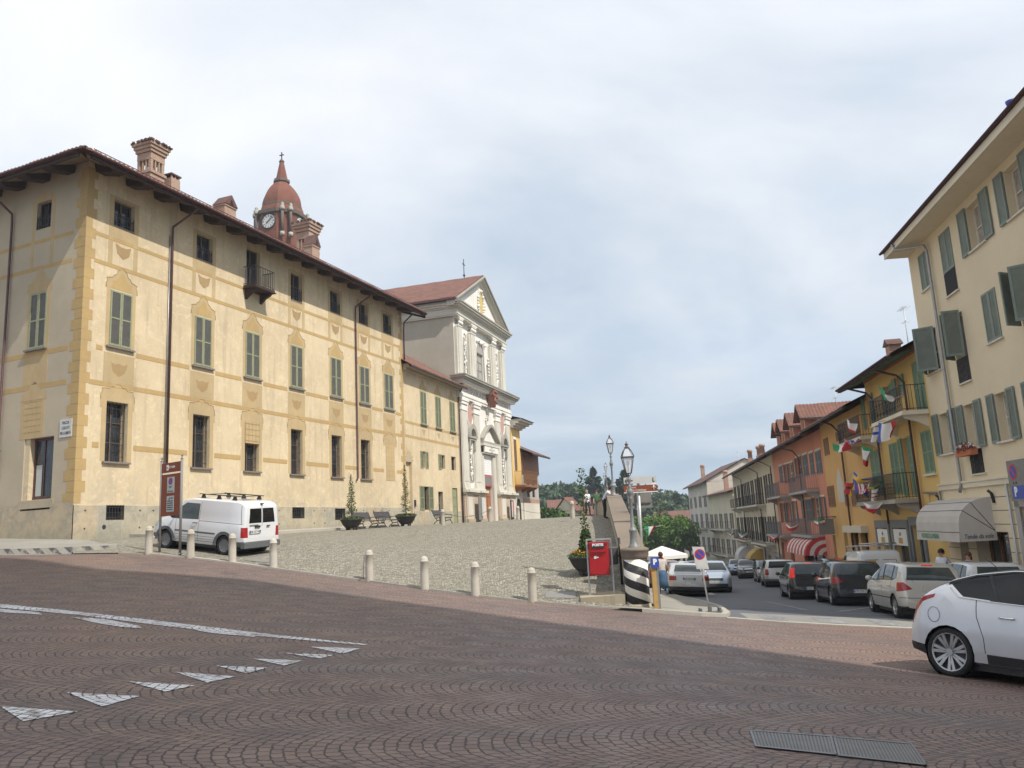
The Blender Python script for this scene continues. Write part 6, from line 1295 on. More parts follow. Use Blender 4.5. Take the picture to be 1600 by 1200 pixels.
def pink_house():
    o = bfac('pink_house', 'salmon pink house with a row of dormers and slate-grey shutters', FE)
    xr = FE.uv(1287, 720)[0]-.02; xl = FE.uv(1211, 760)[0]; r = lambda f, *q: R4(FE, f, *q)
    T = [r(c6, 670, 715, 765, 965), r(c6, 620, 650, 785, 970), r(c6, 562, 602, 800, 985), r(c6, 505, 545, 820, 990), r(c6, 440, 480, 870, 1035), r(c6, 365, 390, 895, 1040), r(c6, 410, 432, 880, 1040)]
    B = [r(c5, 915, 945, 670, 835), r(c5, 965, 990, 665, 835), r(c5, 1015, 1045, 655, 835), r(c5, 1085, 1110, 650, 820), r(c5, 1120, 1170, 640, 820), r(c5, 1185, 1240, 625, 820), r(c5, 1250, 1280, 620, 820)]
    gr = [r(c5, 905, 935, 1000, 1130), r(c5, 985, 1015, 1005, 1120), r(c5, 1100, 1280, 1040, 1130)]; gr = [(a, b_, -3.4, d) for a, b_, c, d in gr]
    zt = 6.6; block('wall', M['pink_wall'], o, xl, xr, 10, -5, zt, [q for q in T+B]+gr, .2)
    tr = MB()
    for i, (a, b_, c, d) in enumerate(T+B):
        if i in (2, 0, 1, 5, 11, 10): m_ = (a+b_)/2; leaf(o, a, m_, c, d, -.04, 'slate_paint', 'louvre_slate'); leaf(o, m_+.01, b_, c, d, -.04, 'slate_paint', 'louvre_slate')
        else: pane(o, a, b_, c, d, .15, M['cream_frame'], M['glass_pale'], mull=1); leaf(o, a-.35, a-.02, c, d, -.06, 'slate_paint', 'louvre_slate'); leaf(o, b_+.02, b_+.3, c, d, -.06, 'slate_paint', 'louvre_slate')
        tr.box(a-.08, b_+.08, -.03, 0, d+.02, d+.14)
    tr.build('window_heads', M['cream_frame'], o)
    for f, q in ((c6, (530, 690, 1000, 1105)), (c6, (330, 450, 1050, 1150)), (c5, (1085, 1265, 830, 930)), (c5, (865, 1000, 845, 930))):
        a, b_, c, d = r(f, *q); balcony(o, a, b_, c, .8, 1.05, 'grey_wall', 'slate_paint', 2, int((b_-a)/.16))
    for i, q in enumerate(gr): pane(o, *q, .3, M['slate_paint'], M['glass'], mull=0 if i < 2 else 2)
    gf = MB(); gf.box(xl, xr, -.02, 0, -5, -.0); 
    rt, gg = gable_roof(o, xl, xr, 10, 6.95, 9.2, 1.15, 'tile_dark', .05, .25, soff='dark_wood'); gg.build('gable', M['pink_wall'], o)
    for i, xd in enumerate((-26.0, -30.6, -34.6, -38.2)):
        if xd-1.6 < xl: xd = xl+1.9
        d = MB(); d.box(xd-1.6, xd, .5, 5.5, 6.9, 8.25); d.prism([(xd-1.6, 8.25), (xd, 8.25), (xd-.8, 9.0)], .5, 5.5); D = d.build('dormer', M['pink_wall'], rt)
        w_ = MB(); w_.box(xd-1.15, xd-.45, .46, .5, 7.2, 8.15); w_.build('dormer_window', M['brown_wood'], D); w_ = MB(); w_.box(xd, xd+.03, 1.5, 2.1, 7.5, 8.1); w_.build('dormer_window', M['brown_wood'], D)
        for sg in (1, -1):
            t_ = tiles(.1, 6.2, 0, 0, 1.35, 1, .24); t_.v = [(xd-.8+sg*(1.35-y), x, 8.02+1.12*y/1.35+(z-y/1.35)) for x, y, z in t_.v]
            t_.build('dormer_roof', M['tile'], D)
        e_ = MB(); e_.box(xd+.5, xd+.58, .08, 6.2, 7.9, 8.04); e_.build('dormer_eaves', M['dark_wood'], D)
    s0, z0 = FE.uv(*c6(530, 800)); pipe(o, [(s0-.9, -1.1, 6.2), (s0-.3, -.4, 5.9), (s0, -.12, 5.4), (s0, -.12, -3)], .05)
    # striped awning
    a, b_, c, d = r(c5, 1100, 1285, 985, 1085); aw = MB(); n = 6
    K = 13
    for k in range(K):
        x0, x1 = a+(b_-a)*k/K, a+(b_-a)*(k+1)/K
        P_ = [(-1.3*math.sin(math.pi/2*q/n), c+(d-c+.35)*math.cos(math.pi/2*q/n)) for q in range(n+1)]
        aw.add([(x, y, z) for x in (x0, x1) for y, z in P_], [(q, q+1, n+2+q, n+1+q) for q in range(n)], k % 2)
    for k in range(5):
        for q in range(n):
            f0, f1 = 1-k*.2, .8-k*.2; P0, P1 = P_[q], P_[q+1]; aw.quad((b_, P0[0]*f0, c+(P0[1]-c)*f0), (b_, P1[0]*f0, c+(P1[1]-c)*f0), (b_, P1[0]*f1, c+(P1[1]-c)*f1), (b_, P0[0]*f1, c+(P0[1]-c)*f1), mi=k % 2)
    aw.build('awning', [M['awn_red'], M['awn_white']], o)
pink_house()
def cream_house():
    o = bfac('cream_house', 'long cream house with two floors of dark shutters beside the pink house', FE)
    xr = FE.uv(1211, 760)[0]-.02; xl = FE.uv(1146, 790)[0]; r = lambda f, *q: R4(FE, f, *q); zt = 6.6
    xl = max(xl, xr-33); L = xr-xl
    def px_(t_): return xl+L*t_
    g = [(.06, .02), (.18, .02), (.28, .018), (.37, .018), (.46, .025), (.56, .03), (.66, .02), (.75, .02), (.85, .02), (.94, .02)]
    ops = []
    for t_, w_ in g: ops.append((px_(t_)-.5, px_(t_)+.5, 2.6, 5.1)); ops.append((px_(t_)-.5, px_(t_)+.5, -.9, 1.4))
    gr = [(px_(t_)-1.0, px_(t_)+1.0, -5, -2.1) for t_ in (.12, .3, .45, .6, .78, .92)]
    block('wall', M['cream_wall'], o, xl, xr, 10, -6, zt, ops+gr, .2); gf = MB(); wall(gf, xl, xr, -6, -1.7, [(a, b_, -6, d) for a, b_, c, d in gr], -.05, .2); gf.build('ground_front', M['grey_wall'], o)
    for a, b_, c, d in ops: pane(o, a, b_, c, d, .15, M['slate_paint'], M['dark_in']); leaf(o, a-.52, a-.02, c, d, -.06, 'dark_wood', 'louvre_dark'); leaf(o, b_+.02, b_+.52, c, d, -.06, 'dark_wood', 'louvre_dark')
    for a, b_, c, d in gr: pane(o, a, b_, c, d, .25, M['slate_paint'], M['glass'], mull=1)
    for t0, t1, z in ((.08, .20, 2.55), (.30, .50, 2.55), (.52, .80, 2.55), (.1, .45, -1.0), (.60, .92, -1.0)): balcony(o, px_(t0), px_(t1), z, .85, 1.0, 'pale_wall', 'iron', 4, n=int((t1-t0)*L/.32))
    rt, gg = gable_roof(o, xl, xr, 10, 6.95, 9.4, 1.2, 'tile_dark', .1, .3, soff='soffit'); gg.build('gable', M['cream_wall'], o)
    for px, pt, lab in ((1171, 703, 'slim red chimney pot pair'), (1185, 697, 'taller one of the slim red chimneys'), (1190, 694, 'rightmost slim red chimney')):
        s0, z1 = FE.uv(px, pt, 1.5); c = MB(); c.box(s0-.35, s0+.35, 1.2, 1.8, 6.8, z1-1.0); c.lathe([(.26, z1-1.0), (.24, z1-.3), (.34, z1-.25), (.3, z1)], 10, (s0, 1.5, 0)); c.build('chimney', M['brick'], rt)
    for i, (t_, m_) in enumerate(((.30, 'awn_white'), (.60, 'awn_yellow'))):
        a, b_ = px_(t_)-1.6, px_(t_)+1.8; n = 6; aw = MB(); P_ = [(-1.4*math.sin(math.pi/2*q/n), -2.9+1.2*math.cos(math.pi/2*q/n)) for q in range(n+1)]
        aw.add([(x, y, z) for x in (a, b_) for y, z in P_], [(q, q+1, n+2+q, n+1+q) for q in range(n)], 0)
        for x in (a, b_): aw.add([(x, y, z) for y, z in P_]+[(x, 0, -2.9)], [tuple(range(n+2))])
        aw.build('awning', M[m_], o)
    for t_ in (.3, .72, .98): pipe(o, [(px_(t_), -1.1, 6.2), (px_(t_)+.2, -.15, 5.6), (px_(t_)+.2, -.13, -4)], .05)
    return xl
XL = cream_house()
antenna(FE, 1153, 705, 735, 3, 'leftmost aerial on the cream house roof'); antenna(FE, 1303, 603, 625, 3, 'small aerial between the dormers and the ochre roof')
def far_house(name, label, x0, y0, az, L, zt, wallm, rows, nwin, zg=-7, dep=10, roof='tile', over=.7, shm=('slate_paint', 'louvre_slate'), hr=2.6, bal=True):
    F = Face(x0, y0, az); o = bfac(name, label, F); ops = []
    for z0, z1 in rows:
        for k in range(nwin): c = L*(k+.5)/nwin; ops.append((c-.5, c+.5, z0, z1))
    block('wall', M[wallm], o, 0, L, dep, zg-2, zt, ops, .2)
    for a, b_, c, d in ops: pane(o, a, b_, c, d, .12, M['cream_frame'], M['glass']); leaf(o, a-.5, a-.02, c, d, -.06, *shm); leaf(o, b_+.02, b_+.5, c, d, -.06, *shm)
    if bal:
        for z0, z1 in rows[:2]: balcony(o, L*.15, L*.85, z0-.05, .8, 1.0, 'pale_wall', 'iron', 3, n=14)
    rt, gg = gable_roof(o, 0, L, dep, zt+.2, zt+hr, over, roof, .3, .3); gg.build('gable', M[wallm], o); return o, F, rt
e0 = FE.w(XL, 0)
# the street bends left beyond the cream house
def fh(px0, px1, Y0, Y1): a = at(px0, 800, Y0); b_ = at(px1, 800, Y1); return a, b_
def far_row():
    # near corner first: face runs from far end to near end so that inwards is away from the street
    for name, label, (pa, Ya), (pb, Yb), ptop, wm, rows, nw, rf, hr in (
        ('far_house', 'low pale house with reddish roof between the cream house and grey gabled house', (1108, 122), (1147, 103), (1125, 772), 'cream_wall', [(-3.4, -1.4), (0.0, 2.0)], 5, 'tile_red', 1.6),
        ('far_house', 'pale house with grey side gable at the far end of the right-hand row', (1078, 142), (1108, 122.5), (1090, 757), 'pale_wall', [(-3.6, -1.4), (0.0, 2.2), (3.2, 5.0)], 4, 'tile_dark', 3.2)):
        A = at(pa, 800, Ya); B = at(pb, 800, Yb); d = (A-B); az_ = math.degrees(math.atan2(-d.x, -d.y)); zt_ = at(ptop[0], ptop[1], (Ya+Yb)/2).z
        o, F, rt = far_house(name, label, A.x, A.y, az_, math.hypot(d.x, d.y), zt_, wm, rows, nw, -6.5, 12, rf, .8, hr=hr)
        c = MB(); c.box(3, 3.6, 2, 2.6, zt_, zt_+3.2); c.lathe([(.4, zt_+3.2), (.3, zt_+3.6)], 8, (3.3, 2.3, 0)); c.build('chimney', M['brick'], rt)
far_row()
antenna(FE, 1128, 727, 745, 3, 'far aerial over the grey gabled house')
# ================================================================ vehicles
def pchip(P):
    x = np.array([p[0] for p in P], float); y = np.array([p[1] for p in P], float); h = np.diff(x); dl = np.diff(y)/h; m = np.zeros(len(x)); m[0] = dl[0]; m[-1] = dl[-1]
    for i in range(1, len(x)-1): m[i] = 0 if dl[i-1]*dl[i] <= 0 else 2*dl[i-1]*dl[i]/(dl[i-1]+dl[i])
    def f(q):
        q = min(max(q, x[0]), x[-1]); i = min(max(int(np.searchsorted(x, q)-1), 0), len(h)-1); t_ = (q-x[i])/h[i]
        return (2*t_**3-3*t_**2+1)*y[i]+(t_**3-2*t_**2+t_)*h[i]*m[i]+(-2*t_**3+3*t_**2)*y[i+1]+(t_**3-t_**2)*h[i]*m[i+1]
    return f
def inpoly(P, x, y):
    c = False; n = len(P)
    for i in range(n):
        (a, b_), (c_, d) = P[i], P[(i+1) % n]
        if (b_ > y) != (d > y) and x < (c_-a)*(y-b_)/(d-b_)+a: c = not c
    return c
def car(name, label, group, L, W, top, belt, paintm, side=(), rear=(), front=(), wheels=(.75, 3.3), wr=.31, tumble=.17, bot=.2, roofm=None, rimm='rim', rr_=.62, spokes=5, plate_r=None, plate_f=None, lit=False, mirrors=None, handles=(), rails=False, extra=None, arch=1.17, planr=.80, planf=.72, crown=.045, vanrear=False, cat='car'):
    'top/belt: side profiles measured from the rear; regions are outlines drawn on the side, rear or front of the shell'
    o = thing(name, label, cat, (0, 0, 0), 0, group); hw = W/2; ft, fb = pchip(top), pchip(belt)
    X = sorted({0., L} | {round(p[0], 3) for p in top} | {i*L/64 for i in range(65)} | {.01, .03, .06, .1, .15, .22, L-.01, L-.03, L-.06, L-.1, L-.16, L-.25}); X = [X[0]]+[X[i] for i in range(1, len(X)) if X[i]-X[i-1] > .008]
    rnd_r = planr; rnd_f = planf
    def plan(x):
        r_ = 1-(1-rnd_r)*max(0, 1-x/.35)**2.2; f_ = 1-(1-rnd_f)*max(0, 1-(L-x)/.75)**2.2; return hw*min(r_, f_)
    bm = bmesh.new(); rings = []
    for x in X:
        zt = ft(x); zb = bot+.10*max(0, 1-(L-x)/.5)+.10*max(0, 1-x/.4); zbe = min(fb(x), zt-.015); w_ = plan(x); gh = max(0, min(1, (zt-zbe)/.42)); H = zbe-zb
        re = w_*(.955-tumble*gh); ring = [(0, zb), (w_*.80, zb), (w_*.94, zb+.05*H), (w_*.985, zb+.22*H), (w_, zb+.48*H), (w_*.995, zb+.72*H), (w_*.98, zb+.9*H), (w_*.958, zbe)]
        ze = zt-crown*(.4+.6*gh)-.01
        if ze < zbe: ze = zbe+(zt-zbe)*.35
        for t_ in (.33, .66): ring.append((w_*.958+(re-w_*.958)*t_+.012*gh*math.sin(math.pi*t_), zbe+(ze-zbe)*t_))
        ring += [(re, ze), (re*.93, ze+(zt-ze)*.55), (re*.72, ze+(zt-ze)*.85), (re*.38, zt-.003), (0, zt)]
        rings.append([bm.verts.new((x, y, z)) for y, z in ring]+[bm.verts.new((x, -y, z)) for y, z in ring[-2:0:-1]])
    n = len(rings[0])
    for i in range(len(rings)-1):
        for k in range(n): bm.faces.new((rings[i][k], rings[i][(k+1) % n], rings[i+1][(k+1) % n], rings[i+1][k]))
    bm.faces.new(rings[0][::-1]); bm.faces.new(rings[-1])
    bmesh.ops.recalc_face_normals(bm, faces=bm.faces[:])
    def cut(poly, view, lim=None):
        m_ = len(poly)
        for i in range(m_):
            (a, b_), (c, d) = poly[i], poly[(i+1) % m_]
            if abs(a-c)+abs(b_-d) < 1e-6: continue
            if view == 'side': co = Vector((a, 0, b_)); no = Vector((d-b_, 0, -(c-a)))
            else: co = Vector((0, a, b_)); no = Vector((0, d-b_, -(c-a)))
            lo0, hi0 = min(a, c)-.12, max(a, c)+.12; lo1, hi1 = min(b_, d)-.12, max(b_, d)+.12; fs = []
            for f in bm.faces:
                q = f.calc_center_median(); u = q.x if view == 'side' else q.y
                if lo0 <= u <= hi0 and lo1 <= q.z <= hi1 and (lim is None or lim[0] <= q.x <= lim[1]): fs.append(f)
            if fs: bmesh.ops.bisect_plane(bm, geom=list({v for f in fs for v in f.verts} | {e for f in fs for e in f.edges})+fs, plane_co=co, plane_no=no.normalized(), dist=1e-5)
    # wheel arches
    arches = []
    for wx in wheels:
        r_ = wr*arch; P = [(wx+r_*math.cos(2*math.pi*k/20), wr+r_*math.sin(2*math.pi*k/20)) for k in range(20)]; arches.append(P); cut(P, 'side')
    dead = [f for f in bm.faces if any(inpoly(P, f.calc_center_median().x, f.calc_center_median().z) for P in arches) and abs(f.calc_center_median().y) > hw*.45]
    bmesh.ops.delete(bm, geom=dead, context='FACES')
    regs = []
    for nm, m_, P in side: regs.append(('side', nm, m_, P, None)); cut(P, 'side')
    for nm, m_, P, xm in rear: regs.append(('rear', nm, m_, P, xm)); cut(P, 'rear', (-1, xm)); cut([(-a, b_) for a, b_ in P], 'rear', (-1, xm))
    for nm, m_, P, xm in front: regs.append(('front', nm, m_, P, xm)); cut(P, 'front', (L-xm, L+1)); cut([(-a, b_) for a, b_ in P], 'front', (L-xm, L+1))
    mats = [paintm]; groups = {}
    for f in bm.faces:
        c = f.calc_center_median(); nn = f.normal; f.smooth = True; f.material_index = 0
        for view, nm, m_, P, xm in regs:
            if view == 'side': ok = abs(nn.y) > .35 and inpoly(P, c.x, c.z) and abs(c.y) > .3*hw
            elif view == 'rear': ok = c.x < xm and nn.x < .30 and nn.z < .97 and (inpoly(P, c.y, c.z) or inpoly(P, -c.y, c.z)) and not (abs(nn.y) > .9 and c.x > xm*.8)
            else: ok = c.x > L-xm and nn.x > -.30 and nn.z < .97 and (inpoly(P, c.y, c.z) or inpoly(P, -c.y, c.z)) and not abs(nn.y) > .93
            if ok:
                key = nm+('|L' if nm in ('tail_lamp', 'head_lamp', 'side_window', 'arch_trim') and c.y > 0 else '|R' if nm in ('tail_lamp', 'head_lamp', 'side_window', 'arch_trim') else '')
                if nm == 'body':
                    if m_ not in mats: mats.append(m_)
                    f.material_index = mats.index(m_)
                else: groups.setdefault((key, m_), []).append(f); f.material_index = -1 if False else 99
                break
        if roofm and f.material_index == 0 and c.z > roofm[1](c.x) and nn.z > -.1:
            if roofm[0] not in mats: mats.append(roofm[0])
            f.material_index = mats.index(roofm[0])
    bm.verts.index_update()
    def sub(faces, nm, ms, parent, mi=None, push=0.):
        vm = {}; vs = []; fs = []; idx = []
        for f in faces:
            g = []
            for v in f.verts:
                if v.index not in vm: vm[v.index] = len(vs); vs.append(tuple(v.co + v.normal*push))
                g.append(vm[v.index])
            fs.append(g); idx.append(f.material_index if mi is None else mi)
        me = bpy.data.meshes.new(nm); me.from_pydata(vs, [], fs)
        for q in ms: me.materials.append(M[q])
        me.polygons.foreach_set('material_index', idx); me.polygons.foreach_set('use_smooth', [True]*len(fs)); me.update()
        try: me.set_sharp_from_angle(angle=R(38))
        except Exception: pass
        ob = bpy.data.objects.new(nm, me); col.objects.link(ob); ob.parent = parent; return ob
    bm.normal_update()
    body = sub([f for f in bm.faces if f.material_index != 99], 'body', mats, o)
    for (key, m_), fs in groups.items():
        sub(fs, key.split('|')[0], [m_], o, 0, .0015 if 'lamp' in key else -.004 if 'window' in key or 'screen' in key else .0)
    bm.free()
    # underside and wheel wells
    u = MB(); u.box(.3, L-.3, -hw*.82, hw*.82, bot-.07, bot+.12)
    for wx in wheels: u.tube([(wx, -hw*.93, wr), (wx, hw*.93, wr)], wr*arch*1.01, 20, cap=False)
    for wx in wheels: u.box(wx-wr*arch*.99, wx+wr*arch*.99, -hw*.45, hw*.45, bot, wr*1.7)
    u.build('underbody', M['trim'], body)
    # wheels
    for wx in wheels:
        for s_ in (1, -1):
            t_ = MB(); y0 = s_*(hw-.02); y1 = s_*(hw-.22); pr = [(wr*(rr_+.04), y0-s_*.01), (wr*(rr_+.08), y0), (wr*.93, y0-s_*.004), (wr, y0-s_*.03), (wr, y1+s_*.03), (wr*.93, y1), (wr*.6, y1)]
            n_ = 26; vs = [(wx+r_*math.cos(2*math.pi*k/n_), y, wr+r_*math.sin(2*math.pi*k/n_)) for r_, y in pr for k in range(n_)]
            t_.add(vs, [(i*n_+k, i*n_+(k+1) % n_, (i+1)*n_+(k+1) % n_, (i+1)*n_+k) for i in range(len(pr)-1) for k in range(n_)], 0, True); wh = t_.build('wheel', M['tyre'], o)
            t_ = MB(); pr = [(wr*(rr_+.05), y0-s_*.012), (wr*rr_, y0-s_*.008), (wr*(rr_-.02), y0-s_*.05)]; vs = [(wx+r_*math.cos(2*math.pi*k/n_), y, wr+r_*math.sin(2*math.pi*k/n_)) for r_, y in pr for k in range(n_)]
            t_.add(vs, [(i*n_+k, i*n_+(k+1) % n_, (i+1)*n_+(k+1) % n_, (i+1)*n_+k) for i in range(2) for k in range(n_)], 0, True)
            yb = y0-s_*.07; t_.add([(wx+wr*(rr_-.01)*math.cos(2*math.pi*k/n_), yb, wr+wr*(rr_-.01)*math.sin(2*math.pi*k/n_)) for k in range(n_)], [tuple(range(n_))], 1)
            for k in range(spokes):
                for d_ in ((-.16, .16) if spokes == 7 else (0,)):
                    a = 2*math.pi*k/spokes+.3; ca, sa = math.cos(a), math.sin(a); a2 = a+d_; ww = wr*(.055 if spokes == 7 else .11)
                    p0 = Vector((wx+wr*.08*ca, y0-s_*.035, wr+wr*.08*sa)); p1 = Vector((wx+wr*(rr_+.01)*math.cos(a2), y0-s_*.018, wr+wr*(rr_+.01)*math.sin(a2))); q = Vector((-sa, 0, ca))*ww; dd = Vector((0, -s_*.03, 0))
                    t_.add([p0-q, p0+q, p1+q*1.2, p1-q*1.2, p0-q*1.5+dd, p0+q*1.5+dd, p1+q*1.7+dd, p1-q*1.7+dd], [(0, 1, 2, 3), (0, 4, 5, 1), (1, 5, 6, 2), (2, 6, 7, 3), (3, 7, 4, 0)], 0)
            t_.add([(wx+wr*.15*math.cos(2*math.pi*k/12), y0-s_*.022, wr+wr*.15*math.sin(2*math.pi*k/12)) for k in range(12)], [tuple(range(12))], 0)
            t_.build('rim', [M[rimm], M['trim']], wh)
    if plate_r:
        x, y, z, s_ = plate_r; p_ = MB(); p_.box(x-.012, x, y-.26, y+.26, z-.055, z+.055); P_ = p_.build('number_plate', M['plate'], o); e = MB()
        for q in (-1, 1): e.box(x-.014, x-.011, y+q*.235-.025, y+q*.235+.025, z-.05, z+.05); e.build('plate_band', M['blue'], P_)
        text(s_, .105, M['ink'], P_, (x-.0125, y, z), rz=R(-90), wid=.40)
    if plate_f:
        x, y, z, s_ = plate_f; p_ = MB(); p_.box(x, x+.012, y-.26, y+.26, z-.055, z+.055); P_ = p_.build('number_plate', M['plate'], o); text(s_, .105, M['ink'], P_, (x+.0125, y, z), rz=R(90), wid=.40)
    if mirrors:
        for s_ in (1, -1):
            m_ = MB(); x, z = mirrors[:2]; m_.ball((x, s_*(hw+.09), z), .1, 10, sx=.55, sy=1.0, sz=.75); m_.tube([(x+.03, s_*(hw*.93), z-.04), (x, s_*(hw+.05), z-.02)], .02, 5); m_.build('mirror', M[mirrors[2] if len(mirrors) > 2 else paintm], o)
    for x, z in handles:
        for s_ in (1, -1): h = MB(); yy = s_*(hw*.995); h.tube([(x-.1, yy, z), (x-.07, yy+s_*.03, z+.005), (x+.07, yy+s_*.03, z), (x+.1, yy, z)], .014, 6); h.build('handle', M['chrome' if name == 'white_car' else paintm if name != 'van' else 'trim'], o)
    if extra: extra(o)
    return o
def park(o, x, y, heading, surf=None, label=None, group=None, L=4., wb=None):
    'stand the vehicle on the ground: (x, y) is the middle of the vehicle in plan; heading is the compass azimuth it faces'
    surf = surf or G; a = R(heading); f = Vector((math.sin(a), math.cos(a), 0)); s_ = Vector((-f.y, f.x, 0)); c = Vector((x, y, 0))
    def z(p): return surf(p.x, p.y)
    f3 = Vector((f.x, f.y, (z(c+f*1.3)-z(c-f*1.3))/2.6)).normalized(); s3 = Vector((s_.x, s_.y, (z(c+s_*.7)-z(c-s_*.7))/1.4)).normalized(); u3 = f3.cross(s3).normalized(); s3 = u3.cross(f3)
    org = Vector((x, y, z(c)))-f3*(L/2); o.matrix_basis = Matrix.Translation(org) @ Matrix((f3, s3, u3)).transposed().to_4x4()
    if label: o['label'] = label
    if group: o['group'] = group
    return o
GT = 'cars queueing in the street'; GP = 'parked and oncoming cars in the street'
seamv = lambda x, z0, z1, dx=0.: ('body', 'seam', [(x, z0), (x+.012, z0), (x+.012+dx, z1), (x+dx, z1)])
# --- crossover-like white hatch in the foreground
def delta():
    top = [(0, .62), (.03, .78), (.12, .97), (.32, 1.12), (.62, 1.28), (1.0, 1.405), (1.5, 1.475), (2.1, 1.495), (2.6, 1.46), (3.0, 1.30), (3.35, 1.09), (3.6, 1.00), (4.0, .93), (4.3, .80), (4.46, .62), (4.5, .45)]
    belt = [(0, .60), (.2, .93), (.5, 1.08), (.9, 1.03), (1.5, 1.0), (2.4, .97), (3.3, .95), (4.1, .85), (4.5, .5)]
    roofline = pchip([(0, 2), (.42, 2), (.46, 1.19), (.7, 1.245), (1.0, 1.34), (1.5, 1.405), (2.2, 1.42), (2.9, 1.38), (3.1, 2), (4.6, 2)])
    def ex(o):
        c = MB(); 
        for s_ in (1, -1):
            c.tube([(.60, s_*.80, 1.235), (.72, s_*.79, 1.285), (1.0, s_*.765, 1.365), (1.5, s_*.74, 1.435), (2.1, s_*.735, 1.452), (2.6, s_*.74, 1.41)], .009, 5); c.tube([(.66, s_*.865, 1.175), (.78, s_*.885, 1.055), (1.2, s_*.896, 1.025), (1.8, s_*.898, 1.0), (2.6, s_*.897, .975), (3.05, s_*.893, .965)], .008, 5)
        c.build('chrome_strip', M['chrome'], o)
        f_ = MB(); f_.tube([(.42+.085*math.cos(q*math.pi/12), .906, .80+.10*math.sin(q*math.pi/12)) for q in range(25)], .003, 4); f_.tube([(.42+.085*math.cos(q*math.pi/12), -.906, .80+.10*math.sin(q*math.pi/12)) for q in range(25)], .003, 4); f_.build('fuel_flap_seam', M['seam'], o)
        a_ = MB(); a_.tube([(1.05, 0, 1.41), (.80, 0, 1.62)], .006, 4); a_.build('aerial', M['trim'], o)
    return car('white_car', 'white hatchback with dark roof and alloy wheels, nearest vehicle, cut off by the right edge', None, 4.5, 1.80, top, belt, 'p_pearl',
        side=[('side_window', 'car_glass', [(.66, 1.22), (.83, 1.065), (1.28, 1.035), (1.16, 1.36), (1.0, 1.35)]), ('side_window', 'car_glass', [(1.32, 1.035), (2.12, 1.0), (2.12, 1.43), (1.5, 1.415), (1.2, 1.375)]), ('side_window', 'car_glass', [(2.18, 1.0), (3.12, .965), (2.85, 1.27), (2.55, 1.40), (2.18, 1.43)]), ('body', 'trim', [(1.05, 1.375), (1.2, 1.03), (3.0, .96), (2.9, 1.27), (2.2, 1.44)]),
              ('body', 'trim', [(1.12, .16), (3.0, .16), (3.0, .33), (1.12, .35)]), ('body', 'trim', [(-.1, .1), (.55, .1), (.55, .36), (-.1, .42)]), ('body', 'trim', [(3.9, .1), (4.6, .1), (4.6, .3), (3.9, .3)]),
              seamv(1.10, .36, .55, -.01), ('body', 'seam', [(1.09, .55), (1.102, .55), (1.02, .82), (1.008, .82)]), ('body', 'seam', [(1.008, .82), (1.02, .82), (1.02, 1.04), (1.008, 1.04)]), seamv(2.14, .35, .98), seamv(3.15, .35, .95), ('tail_lamp', 'lamp_red', [(.03, .74), (.10, .92), (.24, 1.03), (.24, .96), (.13, .82), (.07, .70)]), ('tail_lamp', 'lamp_red', [(.24, 1.03), (.44, 1.08), (.42, 1.03), (.24, .96)])],
        rear=[('rear_window', 'car_glass', [(-.6, 1.10), (.6, 1.10), (.5, 1.36), (-.5, 1.36)], 1.0), ('body', 'trim', [(-.9, .1), (.9, .1), (.9, .38), (-.9, .38)], .3)],
        front=[('windscreen', 'car_glass', [(-.72, 1.02), (.72, 1.02), (.6, 1.42), (-.6, 1.42)], 1.9), ('head_lamp', 'lamp_clear', [(.45, .66), (.85, .68), (.85, .82), (.5, .80)], .5), ('body', 'trim', [(-.3, .45), (.3, .45), (.35, .7), (-.35, .7)], .15)],
        wheels=(.60, 3.28), wr=.32, rr_=.74, arch=1.10, tumble=.15, bot=.19, roofm=('trim', roofline), spokes=7, handles=((1.42, .83), (2.45, .81)), mirrors=(3.0, 1.02, 'p_pearl'), planr=.84, extra=ex)
D_ = delta()
p_rw = Vector((*gnd(1487, 1057), 0))  # rear wheel contact
hd = 142.; a = R(hd); f = Vector((math.sin(a), math.cos(a), 0)); lft = Vector((-f.y, f.x, 0)); cc = p_rw + f*(2.25-.60) - lft*(.0) 
side_ = Vector((-cc.x, -cc.y, 0)); off = lft if lft.dot(side_) > 0 else -lft; cc = cc - off*.85
park(D_, cc.x, cc.y, hd, L=4.5); D_.matrix_basis = D_.matrix_basis @ Matrix.Diagonal((.97, 1, 1.05, 1))

